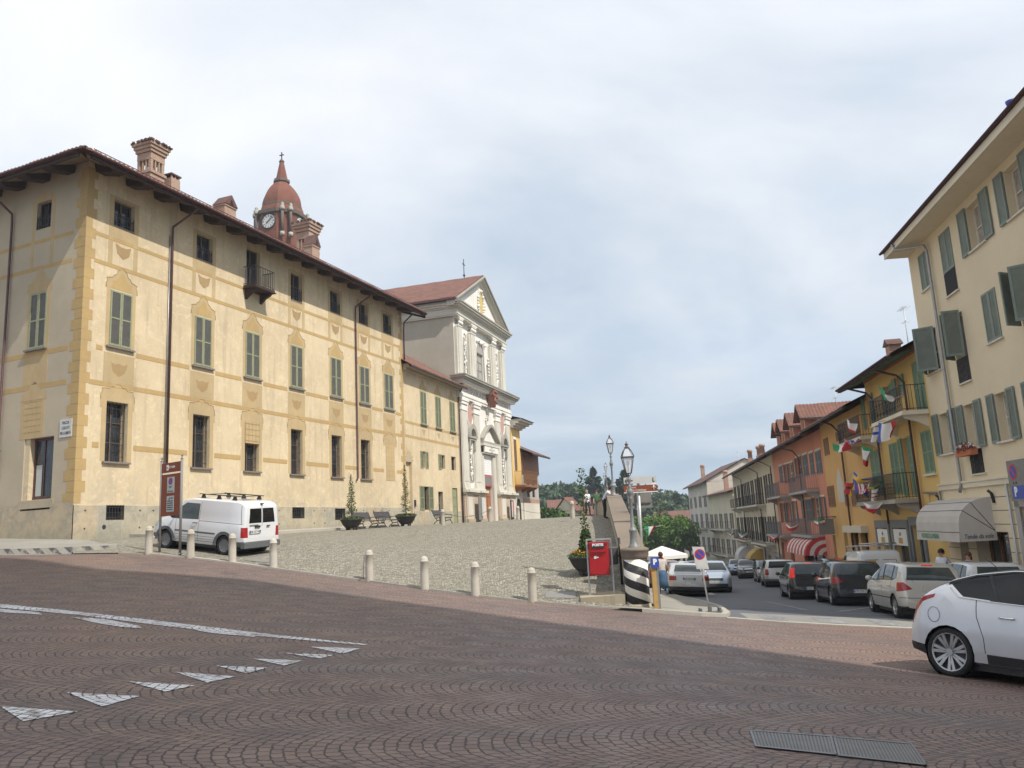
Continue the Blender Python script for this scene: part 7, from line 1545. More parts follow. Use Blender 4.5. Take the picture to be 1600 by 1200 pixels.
def hatch(label, paintm, L=3.95, W=1.66, H=1.46, tall=False, lampst='side', lit=False, plate=None, glass='car_glass_light', **kw):
    top = [(0, .55), (.03, .72), (.07, .92), (.20, 1.16), (.42, H-.07), (.75, H-.015), (1.5, H), (2.0, H-.03), (2.5, H-.2), (2.95, 1.04), (3.15, .96), (3.5, .88), (L-.15, .74), (L-.03, .6), (L, .45)]
    belt = [(0, .54), (.12, .92), (.4, .97), (1.2, .93), (2.6, .90), (3.3, .84), (L, .5)]
    rl = [('tail_lamp', 'lamp_lit' if lit and lampst == 'tall' else 'lamp_red', {'side': [(.50, .78), (.86, .70), (.86, .93), (.70, .95)], 'tall': [(.60, .88), (.80, .84), (.74, 1.22), (.56, 1.25)], 'box': [(.56, .66), (.84, .66), (.84, .90), (.58, .90)]}[lampst], .36)]
    sl_ = [('side_window', glass, [(.38, 1.03), (.80, .985), (.80, H-.10), (.52, H-.13)]), ('side_window', glass, [(.86, .985), (1.62, .96), (1.62, H-.07), (.86, H-.09)]), ('side_window', glass, [(1.70, .955), (2.78, .925), (2.35, H-.22), (2.0, H-.09), (1.70, H-.07)]), ('body', 'trim', [(.7, .98), (2.7, .93), (2.25, H-.16), (1.9, H-.075), (.75, H-.10)]), seamv(.83, .34, .98), seamv(1.66, .32, .96), seamv(2.82, .34, .92), ('body', 'trim' if kw.get('band') else 'seam', [(.9, .50), (2.9, .50), (2.9, .53 if not kw.get('band') else .57), (.9, .53 if not kw.get('band') else .57)]), ('body', 'trim', [(-.1, .1), (4.2, .1), (4.2, .23), (-.1, .23)])]
    kw.pop('band', None)
    return car('hatchback', label, GT, L, W, top, belt, paintm, side=sl_, rear=[('rear_window', glass, [(-.62, 1.0), (.62, 1.0), (.52, H-.13), (-.52, H-.13)], .8)]+rl+[('body', 'trim', [(-.8, .1), (.8, .1), (.8, .34), (-.8, .34)], .4), ('body', 'seam', [(-.8, .55), (.8, .55), (.8, .565), (-.8, .565)], .3)]+([('brake_lamp', 'lamp_lit', [(-.14, H-.10), (.14, H-.10), (.14, H-.065), (-.14, H-.065)], .7)] if lit else []),
        front=[('windscreen', glass, [(-.66, .98), (.66, .98), (.55, H-.10), (-.55, H-.10)], 1.9), ('head_lamp', 'lamp_clear', [(.40, .62), (.80, .64), (.80, .80), (.48, .77)], .55), ('body', 'trim', [(-.45, .32), (.45, .32), (.4, .52), (-.4, .52)], .2)],
        wheels=(.66, L-.86), wr=.30, tumble=.16, bot=.2, plate_r=(.0, 0, .48 if lampst == 'side' else .45, plate) if plate else None, plate_f=(L+.0, 0, .42, 'BV 582 KM'), handles=((1.0, .83), (1.9, .81)), mirrors=(2.62, .98), **kw)
GH = 'body'
polo = hatch('x', 'p_beige', L=3.9, lampst='side', plate='CD 419 PT', lit=True)
polo['label'] = 'champagne silver hatchback queueing nearest the white foreground car'
h207 = hatch('dark', 'p_night', L=4.03, W=1.75, H=1.47, lampst='side', plate='CM 757 TF')
h207['label'] = 'very dark blue hatchback with white plate, queueing between the silver and black hatchbacks'
punto = hatch('dark', 'p_black', L=3.85, W=1.66, H=1.48, lampst='tall', lit=True, plate='CW 866 ')
punto['label'] = 'black hatchback with tall lit brake lamps beside its rear window'
def wagon(label, paintm, glass='car_glass_light'):
    top = [(0, .55), (.03, .72), (.06, .92), (.16, 1.2), (.32, 1.36), (.6, 1.41), (1.8, 1.43), (2.4, 1.40), (2.9, 1.2), (3.25, 1.0), (3.5, .93), (4.0, .85), (4.2, .72), (4.28, .45)]
    belt = [(0, .54), (.1, .92), (.4, .95), (1.5, .92), (3.0, .89), (4.28, .5)]
    return car('estate_car', label, GT, 4.28, 1.68, top, belt, paintm, side=[('side_window', glass, [(.30, .99), (1.05, .97), (1.05, 1.33), (.42, 1.30)]), ('side_window', glass, [(1.12, .97), (1.95, .95), (1.95, 1.36), (1.12, 1.34)]), ('side_window', glass, [(2.02, .95), (3.05, .92), (2.62, 1.24), (2.35, 1.35), (2.02, 1.36)]), ('body', 'trim', [(1.0, .96), (2.2, .94), (2.15, 1.34), (1.0, 1.32)]), seamv(1.08, .3, .95), seamv(1.98, .3, .93), ('body', 'trim_grey', [(-.1, .1), (4.4, .1), (4.4, .40), (-.1, .40)])],
        rear=[('rear_window', 'car_glass', [(-.64, .98), (.64, .98), (.56, 1.32), (-.56, 1.32)], .6), ('tail_lamp', 'lamp_red', [(.62, .62), (.84, .62), (.84, .92), (.64, .92)], .3), ('body', 'trim_grey', [(-.85, .1), (.85, .1), (.85, .42), (-.85, .42)], .4)], front=[('windscreen', glass, [(-.66, .97), (.66, .97), (.55, 1.32), (-.55, 1.32)], 1.9)], wheels=(.8, 3.4), wr=.30, tumble=.15, bot=.22, plate_r=(0, 0, .66, 'AZ 117 WL'), mirrors=(2.95, .96, 'trim'), handles=((1.2, .82), (2.1, .81)))
wag = wagon('white and grey small estate car queueing ahead of the black hatchback', 'p_silver'); wag['group'] = GT
def sedan():
    top = [(0, .6), (.03, .82), (.08, .96), (.45, 1.0), (.75, 1.05), (1.2, 1.30), (1.55, 1.40), (2.2, 1.43), (2.7, 1.38), (3.2, 1.10), (3.4, 1.0), (3.9, .92), (4.35, .78), (4.5, .62), (4.55, .45)]
    belt = [(0, .59), (.1, .9), (.6, .95), (1.5, .94), (3.2, .92), (4.2, .78), (4.55, .5)]
    return car('saloon_car', 'silver-beige parked saloon car with dark lower bumper beside the left pavement of the street', GP, 4.55, 1.77, top, belt, 'p_silver', side=[('side_window', 'car_glass_light', [(.98, 1.0), (1.9, .98), (1.9, 1.36), (1.45, 1.33)]), ('side_window', 'car_glass_light', [(1.97, .98), (3.05, .96), (2.75, 1.24), (2.5, 1.35), (1.97, 1.37)]), seamv(1.93, .3, .95), seamv(1.15, .4, .96), seamv(3.0, .3, .93), ('body', 'trim', [(.9, .5), (3.1, .5), (3.1, .54), (.9, .54)]), ('body', 'trim', [(-.1, .1), (4.7, .1), (4.7, .24), (-.1, .24)])],
        rear=[('rear_window', 'car_glass_light', [(-.60, 1.04), (.60, 1.04), (.50, 1.34), (-.50, 1.34)], 1.6), ('tail_lamp', 'lamp_red', [(.54, .70), (.9, .70), (.9, .88), (.56, .88)], .3), ('body', 'trim', [(-.9, .1), (.9, .1), (.9, .44), (-.9, .44)], .5)], front=[('windscreen', 'car_glass_light', [(-.66, 1.0), (.66, 1.0), (.52, 1.36), (-.52, 1.36)], 2.2)], wheels=(.95, 3.6), wr=.315, tumble=.17, bot=.2, plate_r=(0, 0, .77, 'CZ 264 EN'), mirrors=(3.0, 1.0), handles=((1.25, .85), (2.15, .84)))
sed = sedan()
def oncoming(label, paintm, L=4.2, H=1.46, plate='DA 305 RK'):
    top = [(0, .6), (.05, .9), (.25, 1.2), (.5, H-.07), (.9, H), (1.9, H), (2.3, H-.07), (2.85, 1.16), (3.1, 1.01), (3.6, .93), (3.95, .82), (4.12, .66), (L, .45)]
    belt = [(0, .6), (.3, .95), (1.5, .94), (3.0, .93), (3.8, .8), (L, .5)]
    return car('oncoming_car', label, GP, L, 1.75, top, belt, paintm, side=[('side_window', 'car_glass', [(.5, 1.03), (1.2, 1.0), (1.2, H-.09), (.7, H-.12)]), ('side_window', 'car_glass', [(1.27, 1.0), (2.75, .98), (2.35, H-.16), (2.1, H-.09), (1.27, H-.08)]), ('body', 'trim', [(-.1, .1), (4.4, .1), (4.4, .23), (-.1, .23)])], rear=[('rear_window', 'car_glass', [(-.6, 1.0), (.6, 1.0), (.5, H-.12), (-.5, H-.12)], .8)],
        front=[('windscreen', 'car_glass', [(-.70, 1.02), (.70, 1.02), (.58, H-.09), (-.58, H-.09)], 2.2), ('head_lamp', 'lamp_clear', [(.46, .66), (.86, .70), (.82, .84), (.52, .80)], .7), ('body', 'chrome', [(-.36, .70), (.36, .70), (.38, .74), (-.38, .74)], .3), ('body', 'trim', [(-.42, .56), (.42, .56), (.40, .68), (-.40, .68)], .3), ('body', 'trim', [(-.55, .26), (.55, .26), (.5, .42), (-.5, .42)], .3)], wheels=(.8, 3.35), wr=.31, tumble=.17, bot=.19, plate_f=(L+.0, 0, .50, plate), mirrors=(2.7, 1.0))
opel = oncoming('pale blue-silver oncoming car with chrome grille bar beside the parked saloon', 'p_lightblue')
def van(label, paintm, L=4.28, H=1.81, kind='connect'):
    if kind == 'connect':
        top = [(0, .62), (.02, .95), (.05, 1.35), (.11, H-.13), (.25, H-.03), (.5, H), (2.3, H), (2.75, H-.06), (3.15, 1.48), (3.5, 1.15), (3.62, 1.09), (3.9, 1.0), (4.12, .88), (4.24, .70), (L, .45)]
        belt = [(0, .61), (.06, 1.0), (.4, 1.10), (2.5, 1.10), (3.4, 1.05), (4.1, .85), (L, .5)]
        sd = [('side_window', 'car_glass_light', [(2.02, 1.09), (3.28, 1.05), (2.90, 1.47), (2.66, H-.19), (2.04, H-.19)]), seamv(1.98, .38, H-.13), seamv(3.02, .4, 1.06), ('body', 'seam', [(.12, 1.045), (1.98, 1.045), (1.98, 1.06), (.12, 1.06)]), ('body', 'seam', [(.14, 1.055), (.155, 1.055), (.24, H-.16), (.22, H-.16)]), ('body', 'trim_grey', [(1.22, .64), (3.05, .64), (3.05, .70), (1.22, .70)]), ('body', 'trim_grey', [(-.1, .1), (.42, .1), (.42, .46), (-.1, .50)]), ('body', 'trim_grey', [(3.7, .1), (4.4, .1), (4.4, .5), (3.8, .5)]), ('tail_lamp', 'lamp_red', [(.0, .62), (.12, .62), (.14, .95), (.0, .95)])]
        for k in range(3): sd.append(('body', 'seam', [(1.15, .38+.08*k), (3.0, .38+.08*k), (3.0, .392+.08*k), (1.15, .392+.08*k)]))
        rr = [('rear_window', 'car_glass', [(-.62, 1.08), (-.03, 1.08), (-.03, 1.56), (-.56, 1.56)], .3), ('tail_lamp', 'lamp_red', [(.66, .62), (.9, .62), (.9, .95), (.68, .95)], .14), ('body', 'trim_grey', [(-.95, .1), (.95, .1), (.95, .48), (-.95, .48)], .4), ('body', 'seam', [(-.008, .48), (.008, .48), (.008, 1.7), (-.008, 1.7)], .3)]
    else:
        top = [(0, .6), (.02, .95), (.08, 1.45), (.15, H-.16), (.32, H-.04), (.6, H), (2.3, H-.01), (2.75, H-.1), (3.3, 1.25), (3.5, 1.1), (4.0, .95), (L, .5)]
        belt = [(0, .6), (.06, 1.05), (.4, 1.15), (2.5, 1.12), (3.4, 1.05), (L, .5)]
        sd = [('side_window', 'car_glass', [(2.2, 1.1), (3.1, 1.08), (2.8, H-.25), (2.2, H-.2)]), ('body', 'trim_grey', [(-.1, .1), (4.5, .1), (4.5, .4), (-.1, .4)])]
        rr = [('tail_lamp', 'lamp_red', [(.68, .70), (.92, .70), (.92, 1.0), (.7, 1.0)], .2), ('body', 'seam', [(-.008, .4), (.008, .4), (.008, H-.08), (-.008, H-.08)], .4), ('body', 'seam', [(-.62, 1.05), (-.08, 1.05), (-.08, 1.07), (-.62, 1.07)], .3), ('body', 'seam', [(-.6, 1.45), (-.08, 1.45), (-.08, 1.47), (-.6, 1.47)], .4), ('body', 'seam', [(-.62, 1.05), (-.60, 1.05), (-.58, 1.47), (-.60, 1.47)], .4), ('body', 'trim_grey', [(-.95, .1), (.95, .1), (.95, .42), (-.95, .42)], .4)]
    def ex(o):
        r_ = MB()
        if kind == 'connect':
            for s_ in (.58, -.58): r_.tube([(.55, s_, H+.12), (2.35, s_, H+.12)], .016, 5)
            for x in (.75, 1.45, 2.15):
                for s_ in (.58, -.58): r_.add([(x-.10, s_-.03, H-.03), (x+.10, s_-.03, H-.03), (x+.04, s_-.02, H+.12), (x-.04, s_-.02, H+.12), (x-.10, s_+.03, H-.03), (x+.10, s_+.03, H-.03), (x+.04, s_+.02, H+.12), (x-.04, s_+.02, H+.12)], [(0, 1, 2, 3), (7, 6, 5, 4), (0, 3, 7, 4), (1, 5, 6, 2), (3, 2, 6, 7)])
                r_.tube([(x, -.62, H+.11), (x, .62, H+.11)], .014, 5)
            r_.build('roof_rack', M['trim'], o)
            for wx in (.81, 3.47):
                for s_ in (1, -1):
                    a_ = MB()
                    for k in range(14):
                        a0, a1 = math.pi*(k/14)-.06, math.pi*((k+1)/14)+.02; P_ = [(wx+r__*math.cos(q), .32+r__*math.sin(q)) for r__, q in ((.36, a0), (.46, a0), (.46, a1), (.36, a1))]; a_.prism(P_, s_*.86, s_*.915) if s_ > 0 else a_.prism(P_, -.915, -.86)
                    a_.build('arch_trim', M['trim_grey'], o)
            t_ = MB(); t_.box(-.02, .01, .12, .36, .93, 1.0); t_.box(-.03, .0, -.35, -.2, .96, .99); t_.box(.06, .12, -.06, .06, 1.70, 1.73); t_.build('door_handle', M['trim'], o)
            b_ = MB(); b_.box(-.06, .10, -.86, .86, .28, .46); b_.build('bumper', M['trim_grey'], o); h = MB(); h.box(-.005, .012, .2, .6, 1.01, 1.035); h.build('badge_lettering', M['sign_grey'], o)
        else:
            for x in (.7, 1.4, 2.1): r_.tube([(x, -.72, H+.16), (x, .72, H+.16)], .03, 6)
            for s_ in (.72, -.72): r_.tube([(.3, s_, H+.16), (2.5, s_, H+.16)], .03, 6); r_.box(.6, .7, s_-.03, s_+.03, H-.05, H+.16); r_.box(2.1, 2.2, s_-.03, s_+.03, H-.05, H+.16)
            r_.tube([(.25, -.72, H+.24), (.25, .72, H+.24)], .03, 6); r_.build('roof_rack', M['galv'], o); s_ = MB(); s_.box(.055, .075, .18, .42, 1.30, 1.48, mi=0); s_.box(.045, .06, .18, .42, 1.22, 1.28, mi=1); s_.build('emblem', [M['awn_yellow'], M['blue']], o); h = MB(); h.box(-.0, .05, -.12, -.02, .98, 1.05); h.build('door_handle', M['ink'], o)
    return car('van', label, None, L, 1.80, top, belt, paintm, side=sd, rear=rr, front=[('windscreen', 'car_glass_light', [(-.72, 1.12), (.72, 1.12), (.64, H-.14), (-.64, H-.14)], 2.0), ('head_lamp', 'lamp_clear', [(.5, .68), (.9, .7), (.85, .95), (.55, .9)], .6)], wheels=(.81, 3.47), wr=.32, tumble=.09, bot=.25, rimm='hub_grey', spokes=9, plate_r=(-.012, .36, .80, 'DB 107 FM') if kind == 'connect' else None, mirrors=(3.08, 1.16, 'trim'), handles=((2.14, .97),), extra=ex, planr=.93, planf=.75, crown=.06, cat='van')
vn = van('white delivery van with roof rack parked in front of the palazzo behind the bollards', 'p_white')
# the van stands along the front, tail towards the camera
rear_c = at(392, 866, 26.6)
a = R(294.); f = Vector((math.sin(a), math.cos(a), 0)); q = Vector((rear_c.x-.3, rear_c.y, 0))+f*2.14-Vector((-f.y, f.x, 0))*.9; park(vn, q.x, q.y, 294., PZ, L=4.28)
v2 = van('white panel van with roof rack and yellow emblem parked before the shop fronts', 'p_white', H=1.86, kind='panel')
def lane(px, py, Y): q = at(px, py, Y); return q.x, q.y
x, y = lane(1424, 975, 22.6); park(polo, x+.35, y+.6, 9., L=3.9)
x, y = lane(1352, 946, 27.4); park(h207, x+.1, y+1.6, 9.5, L=4.03)
x, y = lane(1277, 929, 32.6); park(punto, x+.1, y+1.7, 10., L=3.85)
x, y = lane(1231, 918, 43.2); park(wag, x+.1, y+1.8, 12., L=4.28)
park(v2, 14.75, 35.0, 9.5, L=4.28)
x, y = lane(1083, 930, 35.7); park(sed, x+.1, y+2.2, 6.5, L=4.55)
x, y = lane(1122, 917, 39.5); park(opel, x+.1, y+1.8, 189., L=4.2)
# further ones: copies and a few more colours
def recolour(o, paintm, old):
    for ch in o.children_recursive if hasattr(o, 'children_recursive') else []:
        pass
def more(src, paintm, label, x, y, hd, L, surf=None, group=GP):
    c = copy_tree(src); park(c, x, y, hd, surf, label, group, L)
    for ch in [q for q in bpy.data.objects if q.parent == c and q.name.startswith(('body', 'mirror', 'handle'))]:
        ch.data = ch.data.copy()
        for i, m_ in enumerate(ch.data.materials):
            if m_ in (M['p_night'], M['p_silver'], M['p_beige'], M['p_lightblue'], M['p_black']): ch.data.materials[i] = M[paintm]
    return c
more(h207, 'p_grey', 'dark grey car parked just ahead of the white and grey estate car', 16.9, 56.5, 191, 4.03)
more(opel, 'p_black', 'black oncoming car in front of the cream house, its lamps facing the camera', 18.2, 66, 193, 4.2)
more(opel, 'p_blue', 'ice blue car parked before the yellow awning', 20.0, 76, 193, 4.2)
more(punto, 'p_lightblue', 'light blue hatchback far down the street by the cream house', 17.6, 84, 12, 3.85)
more(opel, 'p_white', 'white car far down the street facing the camera', 15.4, 79, 192, 4.2)
more(opel, 'p_silver', 'silver car farthest down the street beside the planted tub', 16.0, 92, 193, 4.2)
more(h207, 'p_wine', 'wine red car parked directly ahead of the silver-beige saloon', 7.6, 44.2, 6.5, 4.03)
more(h207, 'p_silver', 'silver parked car ahead of the wine red one on the left side of the street', 8.25, 50.5, 6.5, 4.03)
more(punto, 'p_green', 'grey-green tall car parked beyond the white panel van', 15.7, 41.5, 9.5, 3.85)
more(wag, 'p_silver', 'silver estate car parked beside the pink house', 18.6, 47.5, 9.5, 4.28)
more(h207, 'p_white', 'white hatchback with its roof showing behind the champagne silver one', 13.3, 24.3, 9.5, 4.03)
more(opel, 'p_grey', 'grey-blue car in the tree-lined car park beyond the street', 13.8, 112, 200, 4.2); more(opel, 'p_lightblue', 'pale blue car in the car park under the trees', 11.0, 116, 170, 4.2)
more(opel, 'p_red', 'small red car under the far plane trees', 18.5, 124, 150, 4.2)
# ================================================================ street furniture
# bollards
bb = thing('bollard', '', 'bollard', (0, 0, 0), 0, 'stone bollards along the road edge')
mb = MB(); mb.lathe([(.125, -.15), (.12, 0), (.115, .4), (.112, .72), (.118, .725), (.118, .745), (.110, .75), (.107, .79), (.092, .83), (.06, .862), (.025, .874), (0, .876)], 20); mb.build('post', M['bollard'], bb)
BL = [((-12.07, 26.45), 'leftmost stone bollard, at the nose of the white van'), ((-10.5, 25.95), 'stone bollard between the brown sign and the van wheels'), ((-9.05, 25.62), 'stone bollard before the rear wheel of the white van'), ((-7.62, 25.18), 'stone bollard just right of the white van'),
      ((-4.45, 24.0), 'stone bollard with a rusty chain hanging at its side'), ((-2.72, 22.98), 'stone bollard second to the right of the chained one'), ((-1.28, 22.38), 'stone bollard third from the right kerb end'), ((.26, 21.85), 'rightmost stone bollard along the road edge')]
BL[5] = (BL[5][0], 'stone bollard next right of the one with the rusty chain'); BL[6] = (BL[6][0], 'stone bollard next left of the rightmost one')
first = True
for (x, y), lab in BL:
    d = bb if first else copy_tree(bb); first = False; d.matrix_basis = Matrix.Translation((x, y, G(x, y)+.04)) @ Matrix.Rotation(random.uniform(0, 6), 4, 'Z') @ Matrix.Rotation(R(random.uniform(-.8, .8)), 4, 'X'); d['label'] = lab
for (px, py, Y, lab) in ((692, 820, 46, 'pale stone bollard by the bench in front of the low house'), (766, 817, 48, 'pale stone bollard before the church door'), (810, 815, 53, 'pale stone bollard at the right corner of the church'), (895, 810, 42, 'lone pale stone bollard on the crest of the square')):
    p = at(px, py, Y); d = copy_tree(bb); d['label'] = lab; d['group'] = 'stone bollards before the church'; d.matrix_basis = Matrix.Translation((p.x, p.y, PZ(p.x, p.y))) @ Matrix.Diagonal((1, 1, 1.03, 1))
def chain(name, label, pts, r=.018, m='iron'):
    o = thing(name, label, 'chain', pts[0]); mb = MB(); P = [Vector(p)-Vector(pts[0]) for p in pts]
    for i in range(len(P)-1):
        k = max(1, int((P[i+1]-P[i]).length/.055))
        for j in range(k):
            a, b_ = P[i].lerp(P[i+1], j/k), P[i].lerp(P[i+1], (j+1.25)/k); d = (b_-a); n_ = d.orthogonal().normalized() if j % 2 else d.normalized().cross(d.orthogonal().normalized()); mb.tube([a, (a+b_)/2+n_*.018, b_, (a+b_)/2-n_*.018, a], .006, 4, cap=False)
    mb.build('links', M[m], o)
zb = G(-4.45, 24)+.04; chain('chain', 'rusty chain hanging down the side of a stone bollard', [(-4.58, 23.95, zb+.72), (-4.60, 23.9, zb+.4), (-4.60, 23.86, zb+.1), (-4.72, 23.8, zb+.02)], m='brown_metal')
def hangchain(a, b_, label):
    P = []
    for k in range(13): t_ = k/12; q = a.lerp(b_, t_); q.z -= .55*4*t_*(1-t_)*.6; P.append(q)
    chain('chain', label, P)
pb = [at(692, 800, 46), at(766, 797, 48), at(810, 798, 53)]
pb = [Vector((p.x, p.y, PZ(p.x, p.y)+.72)) for p in pb]
hangchain(pb[0], pb[1], 'chain slung between the two pale bollards in front of the church'); e_ = pb[2]+Vector((3.2, 4, 0)); hangchain(pb[2], e_, 'chain running right from the bollard at the church corner')
# brown town sign on two posts
def nopark(mb, c, r, y, n=26, mr=0, mbl=1, mw=2, dy=.003):
    x0, z0 = c
    def disc(rr, yy, mi): mb.add([(x0+rr*math.cos(2*math.pi*k/n), yy, z0+rr*math.sin(2*math.pi*k/n)) for k in range(n)], [tuple(range(n))], mi)
    disc(r, y, mr); disc(r*.78, y-dy, mbl); w_ = r*.11; a = math.pi*.75
    dx, dz = math.cos(a), math.sin(a); L_ = r*.8; mb.add([(x0+dx*L_-dz*w_, y-2*dy, z0+dz*L_+dx*w_), (x0+dx*L_+dz*w_, y-2*dy, z0+dz*L_-dx*w_), (x0-dx*L_+dz*w_, y-2*dy, z0-dz*L_-dx*w_), (x0-dx*L_-dz*w_, y-2*dy, z0-dz*L_+dx*w_)], [(0, 1, 2, 3)], mr)
pa, pb2 = at(249, 866, 26.9), at(281, 870, 26.2)
sx0 = (pa+pb2)/2; sx0.z = 0; rzz = math.atan2(pb2.y-pa.y, pb2.x-pa.x); wd = math.hypot(pb2.x-pa.x, pb2.y-pa.y)
o = thing('town_sign', 'tall brown town notice board on two grey posts beside the white van', 'sign', (sx0.x, sx0.y, G(sx0.x, sx0.y)+.03), rzz)
mb = MB(); h = wd/2
for s_ in (-1, 1): q = MB(); q.tube([(s_*h, 0, -.1), (s_*h, 0, 3.08)], .042, 10); q.lathe([(.075, 0), (.07, .03), (.045, .04)], 10, (s_*h, 0, 0)); q.lathe([(.05, 3.08), (.02, 3.12)], 8, (s_*h, 0, 0)); q.tube([(s_*h-.06, 0, 3.22), (s_*h-.02, 0, 3.15), (s_*h+.02, 0, 3.15), (s_*h+.06, 0, 3.22)], .018, 5); q.build('post', M['sign_grey'], o)
q = MB(); q.box(-h+.04, h-.04, -.02, .02, 2.68, 3.0); q.box(-h+.04, h-.04, -.02, .02, 1.25, 2.62); PN = q.build('panel', M['sign_brown'], o)
q = MB(); q.box(-h+.04, h-.04, -.024, -.019, 2.645, 2.66); q.box(-.20, .22, -.026, -.02, 2.0, 2.52, mi=1); q.box(-.21, .21, -.026, -.02, 1.38, 1.90, mi=1); q.box(-.26, -.14, -.026, -.02, 2.75, 2.93); q.add([(-.10, -.03, 1.78), (-.02, -.03, 1.86), (0.02, -.03, 1.82), (-.08, -.03, 1.76)], [(0, 1, 2, 3)], 2); q.build('notices', [M['white'], M['paper'], M['ink']], PN)
q = MB(); nopark(q, (0, 2.38), .12, -.03); q.build('no_parking_symbol', [M['red'], M['blue'], M['blue']], PN); text("CITTA' DI BRA", .11, M['white'], PN, (.06, -.026, 2.84), wid=.36)
q = MB(); q.ball((-.20, -.03, 2.84), .035, 8, sy=.2); q.build('crest', M['sign_grey'], PN)
text('ORE 0-24', .06, M['ink'], PN, (0, -.03, 2.19), wid=.16); text('AREA PEDONALE', .05, M['ink'], PN, (0, -.03, 2.05), wid=.34); text('BRA', .07, M['ink'], PN, (.12, -.03, 1.82))
for k, s_ in enumerate(('VIDEOSORVEGLIANZA', 'LA PIAZZA E CONTROLLATA', 'DA UN IMPIANTO DI', 'VIDEOSORVEGLIANZA', 'POLIZIA MUNICIPALE')): text(s_, .05, M['ink'], PN, (0, -.03, 1.73-.07*k), wid=.34)
# planters with flowers and a slender shrub
def planter(label, x, y, z, rz=0., shrub=1.6, flowers='leaf_yew', seed=1, sc=1., cyp=False, fl2=None):
    o = thing('planter', label, 'planter', (x, y, z), rz, 'round bowl planters with shrubs'); b = MB(); n = 24; b.lathe([(.20, .08), (.26, .09), (.40, .24), (.50, .44), (.53, .46), (.53, .50), (.48, .50), (.46, .44)], n, smooth=True); b.build('bowl', M['bowl'], o)
    f_ = MB()
    for k in range(4): a = math.pi/4+k*math.pi/2; f_.cbox((.24*math.cos(a), .24*math.sin(a), .05), .09, .09, .12, a)
    f_.build('foot', M['bowl'], o); s_ = MB(); s_.lathe([(.46, .45), (.0, .47)], n); s_.build('soil', M['bark'], o)
    g = MB(); leaves(g, 900, (0, 0, .53), (.56, .56, .11), .035, 0, seed=seed); g.build('ground_plants', M[flowers], o)
    if fl2: g = MB(); leaves(g, 500, (0, 0, .62), (.45, .45, .10), .035, 0, seed=seed+5); g.build('flowers', M[fl2], o)
    g = MB(); rnd = random.Random(seed)
    if not cyp:
        for k in range(26):
            t_ = k/25; r_ = (.22*(1-t_)**.6*(.75+.35*rnd.random())+.03); ang = rnd.uniform(0, 6.3); leaves(g, int(60*(1-t_)+14), (.08*math.cos(ang)*(1-t_), .08*math.sin(ang)*(1-t_), .75+shrub*t_), (r_, r_, .10), .032, 0, seed=seed*31+k)
    else: leaves(g, 1500, (0, 0, .85), (.27, .27, .42), .04, 0, fn=lambda a, b_, c: math.hypot(a, b_) < .75-.35*c, seed=seed); 
    if cyp:
        for k in range(14): t_ = k/13; leaves(g, 26, (rnd.gauss(0, .03), rnd.gauss(0, .03), 1.15+shrub*t_), (.12+.05*rnd.random(), .12, .08), .04, 0, seed=seed*7+k)
    sh = g.build('shrub', M['leaf_yew'], o); t_ = MB(); t_.tube([(0, 0, .4), (.01, 0, .9), (0, .01, .6+shrub)], [.02, .015, .006], 5); t_.build('stem', M['bark'], sh)
    o.matrix_basis = o.matrix_basis @ Matrix.Scale(sc, 4); return o
p = FA.w(15.3, -2.2); planter('bowl planter with slender shrub left of the benches', p.x, p.y, PZ(p.x, p.y), 0, 1.75, seed=3, sc=1.15)
p = FA.w(21.6, -2.0); planter('bowl planter with very thin shrub right of the benches', p.x, p.y, PZ(p.x, p.y), 0, 2.3, seed=5, sc=1.2)
p = at(913, 892, 24.2); planter('bowl planter with orange flowers and conical shrub behind the red post box', p.x+.1, p.y, PZ(p.x, p.y), 0, 1.75, seed=9, flowers='leaf_mid', cyp=True, fl2='flower_or', sc=1.05)
# benches
def bench(label, x, y, z, rz):
    o = thing('bench', label, 'bench', (x, y, z), rz, 'slatted benches along the palazzo'); W_ = 1.8
    s_ = MB()
    for k in range(5): s_.box(-W_/2, W_/2, -.30+k*.11, -.30+k*.11+.085, .42, .45)
    s_.build('seat', M['bench'], o); s_ = MB()
    for k in range(5): y0 = .26+.035*k; z0 = .52+.085*k; s_.add([(x_, y_, z_) for x_ in (-W_/2, W_/2) for y_, z_ in ((y0, z0), (y0+.03, z0+.07), (y0+.055, z0+.06), (y0+.025, z0-.01))], [(0, 1, 5, 4), (1, 2, 6, 5), (2, 3, 7, 6), (3, 0, 4, 7), (3, 2, 1, 0), (4, 5, 6, 7)])
    s_.build('backrest', M['bench'], o)
    for q in (-1, 1): l_ = MB(); xx = q*(W_/2-.14); l_.tube([(xx, -.38, 0), (xx, -.30, .10), (xx, -.20, .30), (xx, -.30, .42), (xx, .26, .42), (xx, .30, .55), (xx, .46, .95)], .028, 6); l_.tube([(xx, .36, 0), (xx, .28, .12), (xx, .10, .25), (xx, -.18, .28)], .026, 6); l_.tube([(xx, .10, .25), (xx, .22, .42)], .024, 6); l_.tube([(xx, -.30, .42), (xx, -.34, .62), (xx, .1, .64), (xx, .33, .60)], .02, 6); l_.build('leg', M['iron'], o)
    return o
fr_ = FA.rz+math.pi   # facing away from the wall
for s_, inn, lab in ((17.4, -1.85, 'left bench of the pair between the two bowl planters'), (19.6, -1.9, 'right bench of the pair between the two bowl planters')): p = FA.w(s_, inn); bench(lab, p.x, p.y, PZ(p.x, p.y), FA.rz)
p = at(690, 820, 52); bench('lone bench in front of the low yellow house', p.x, p.y+1.2, PZ(p.x, p.y+1.2), FD.rz)
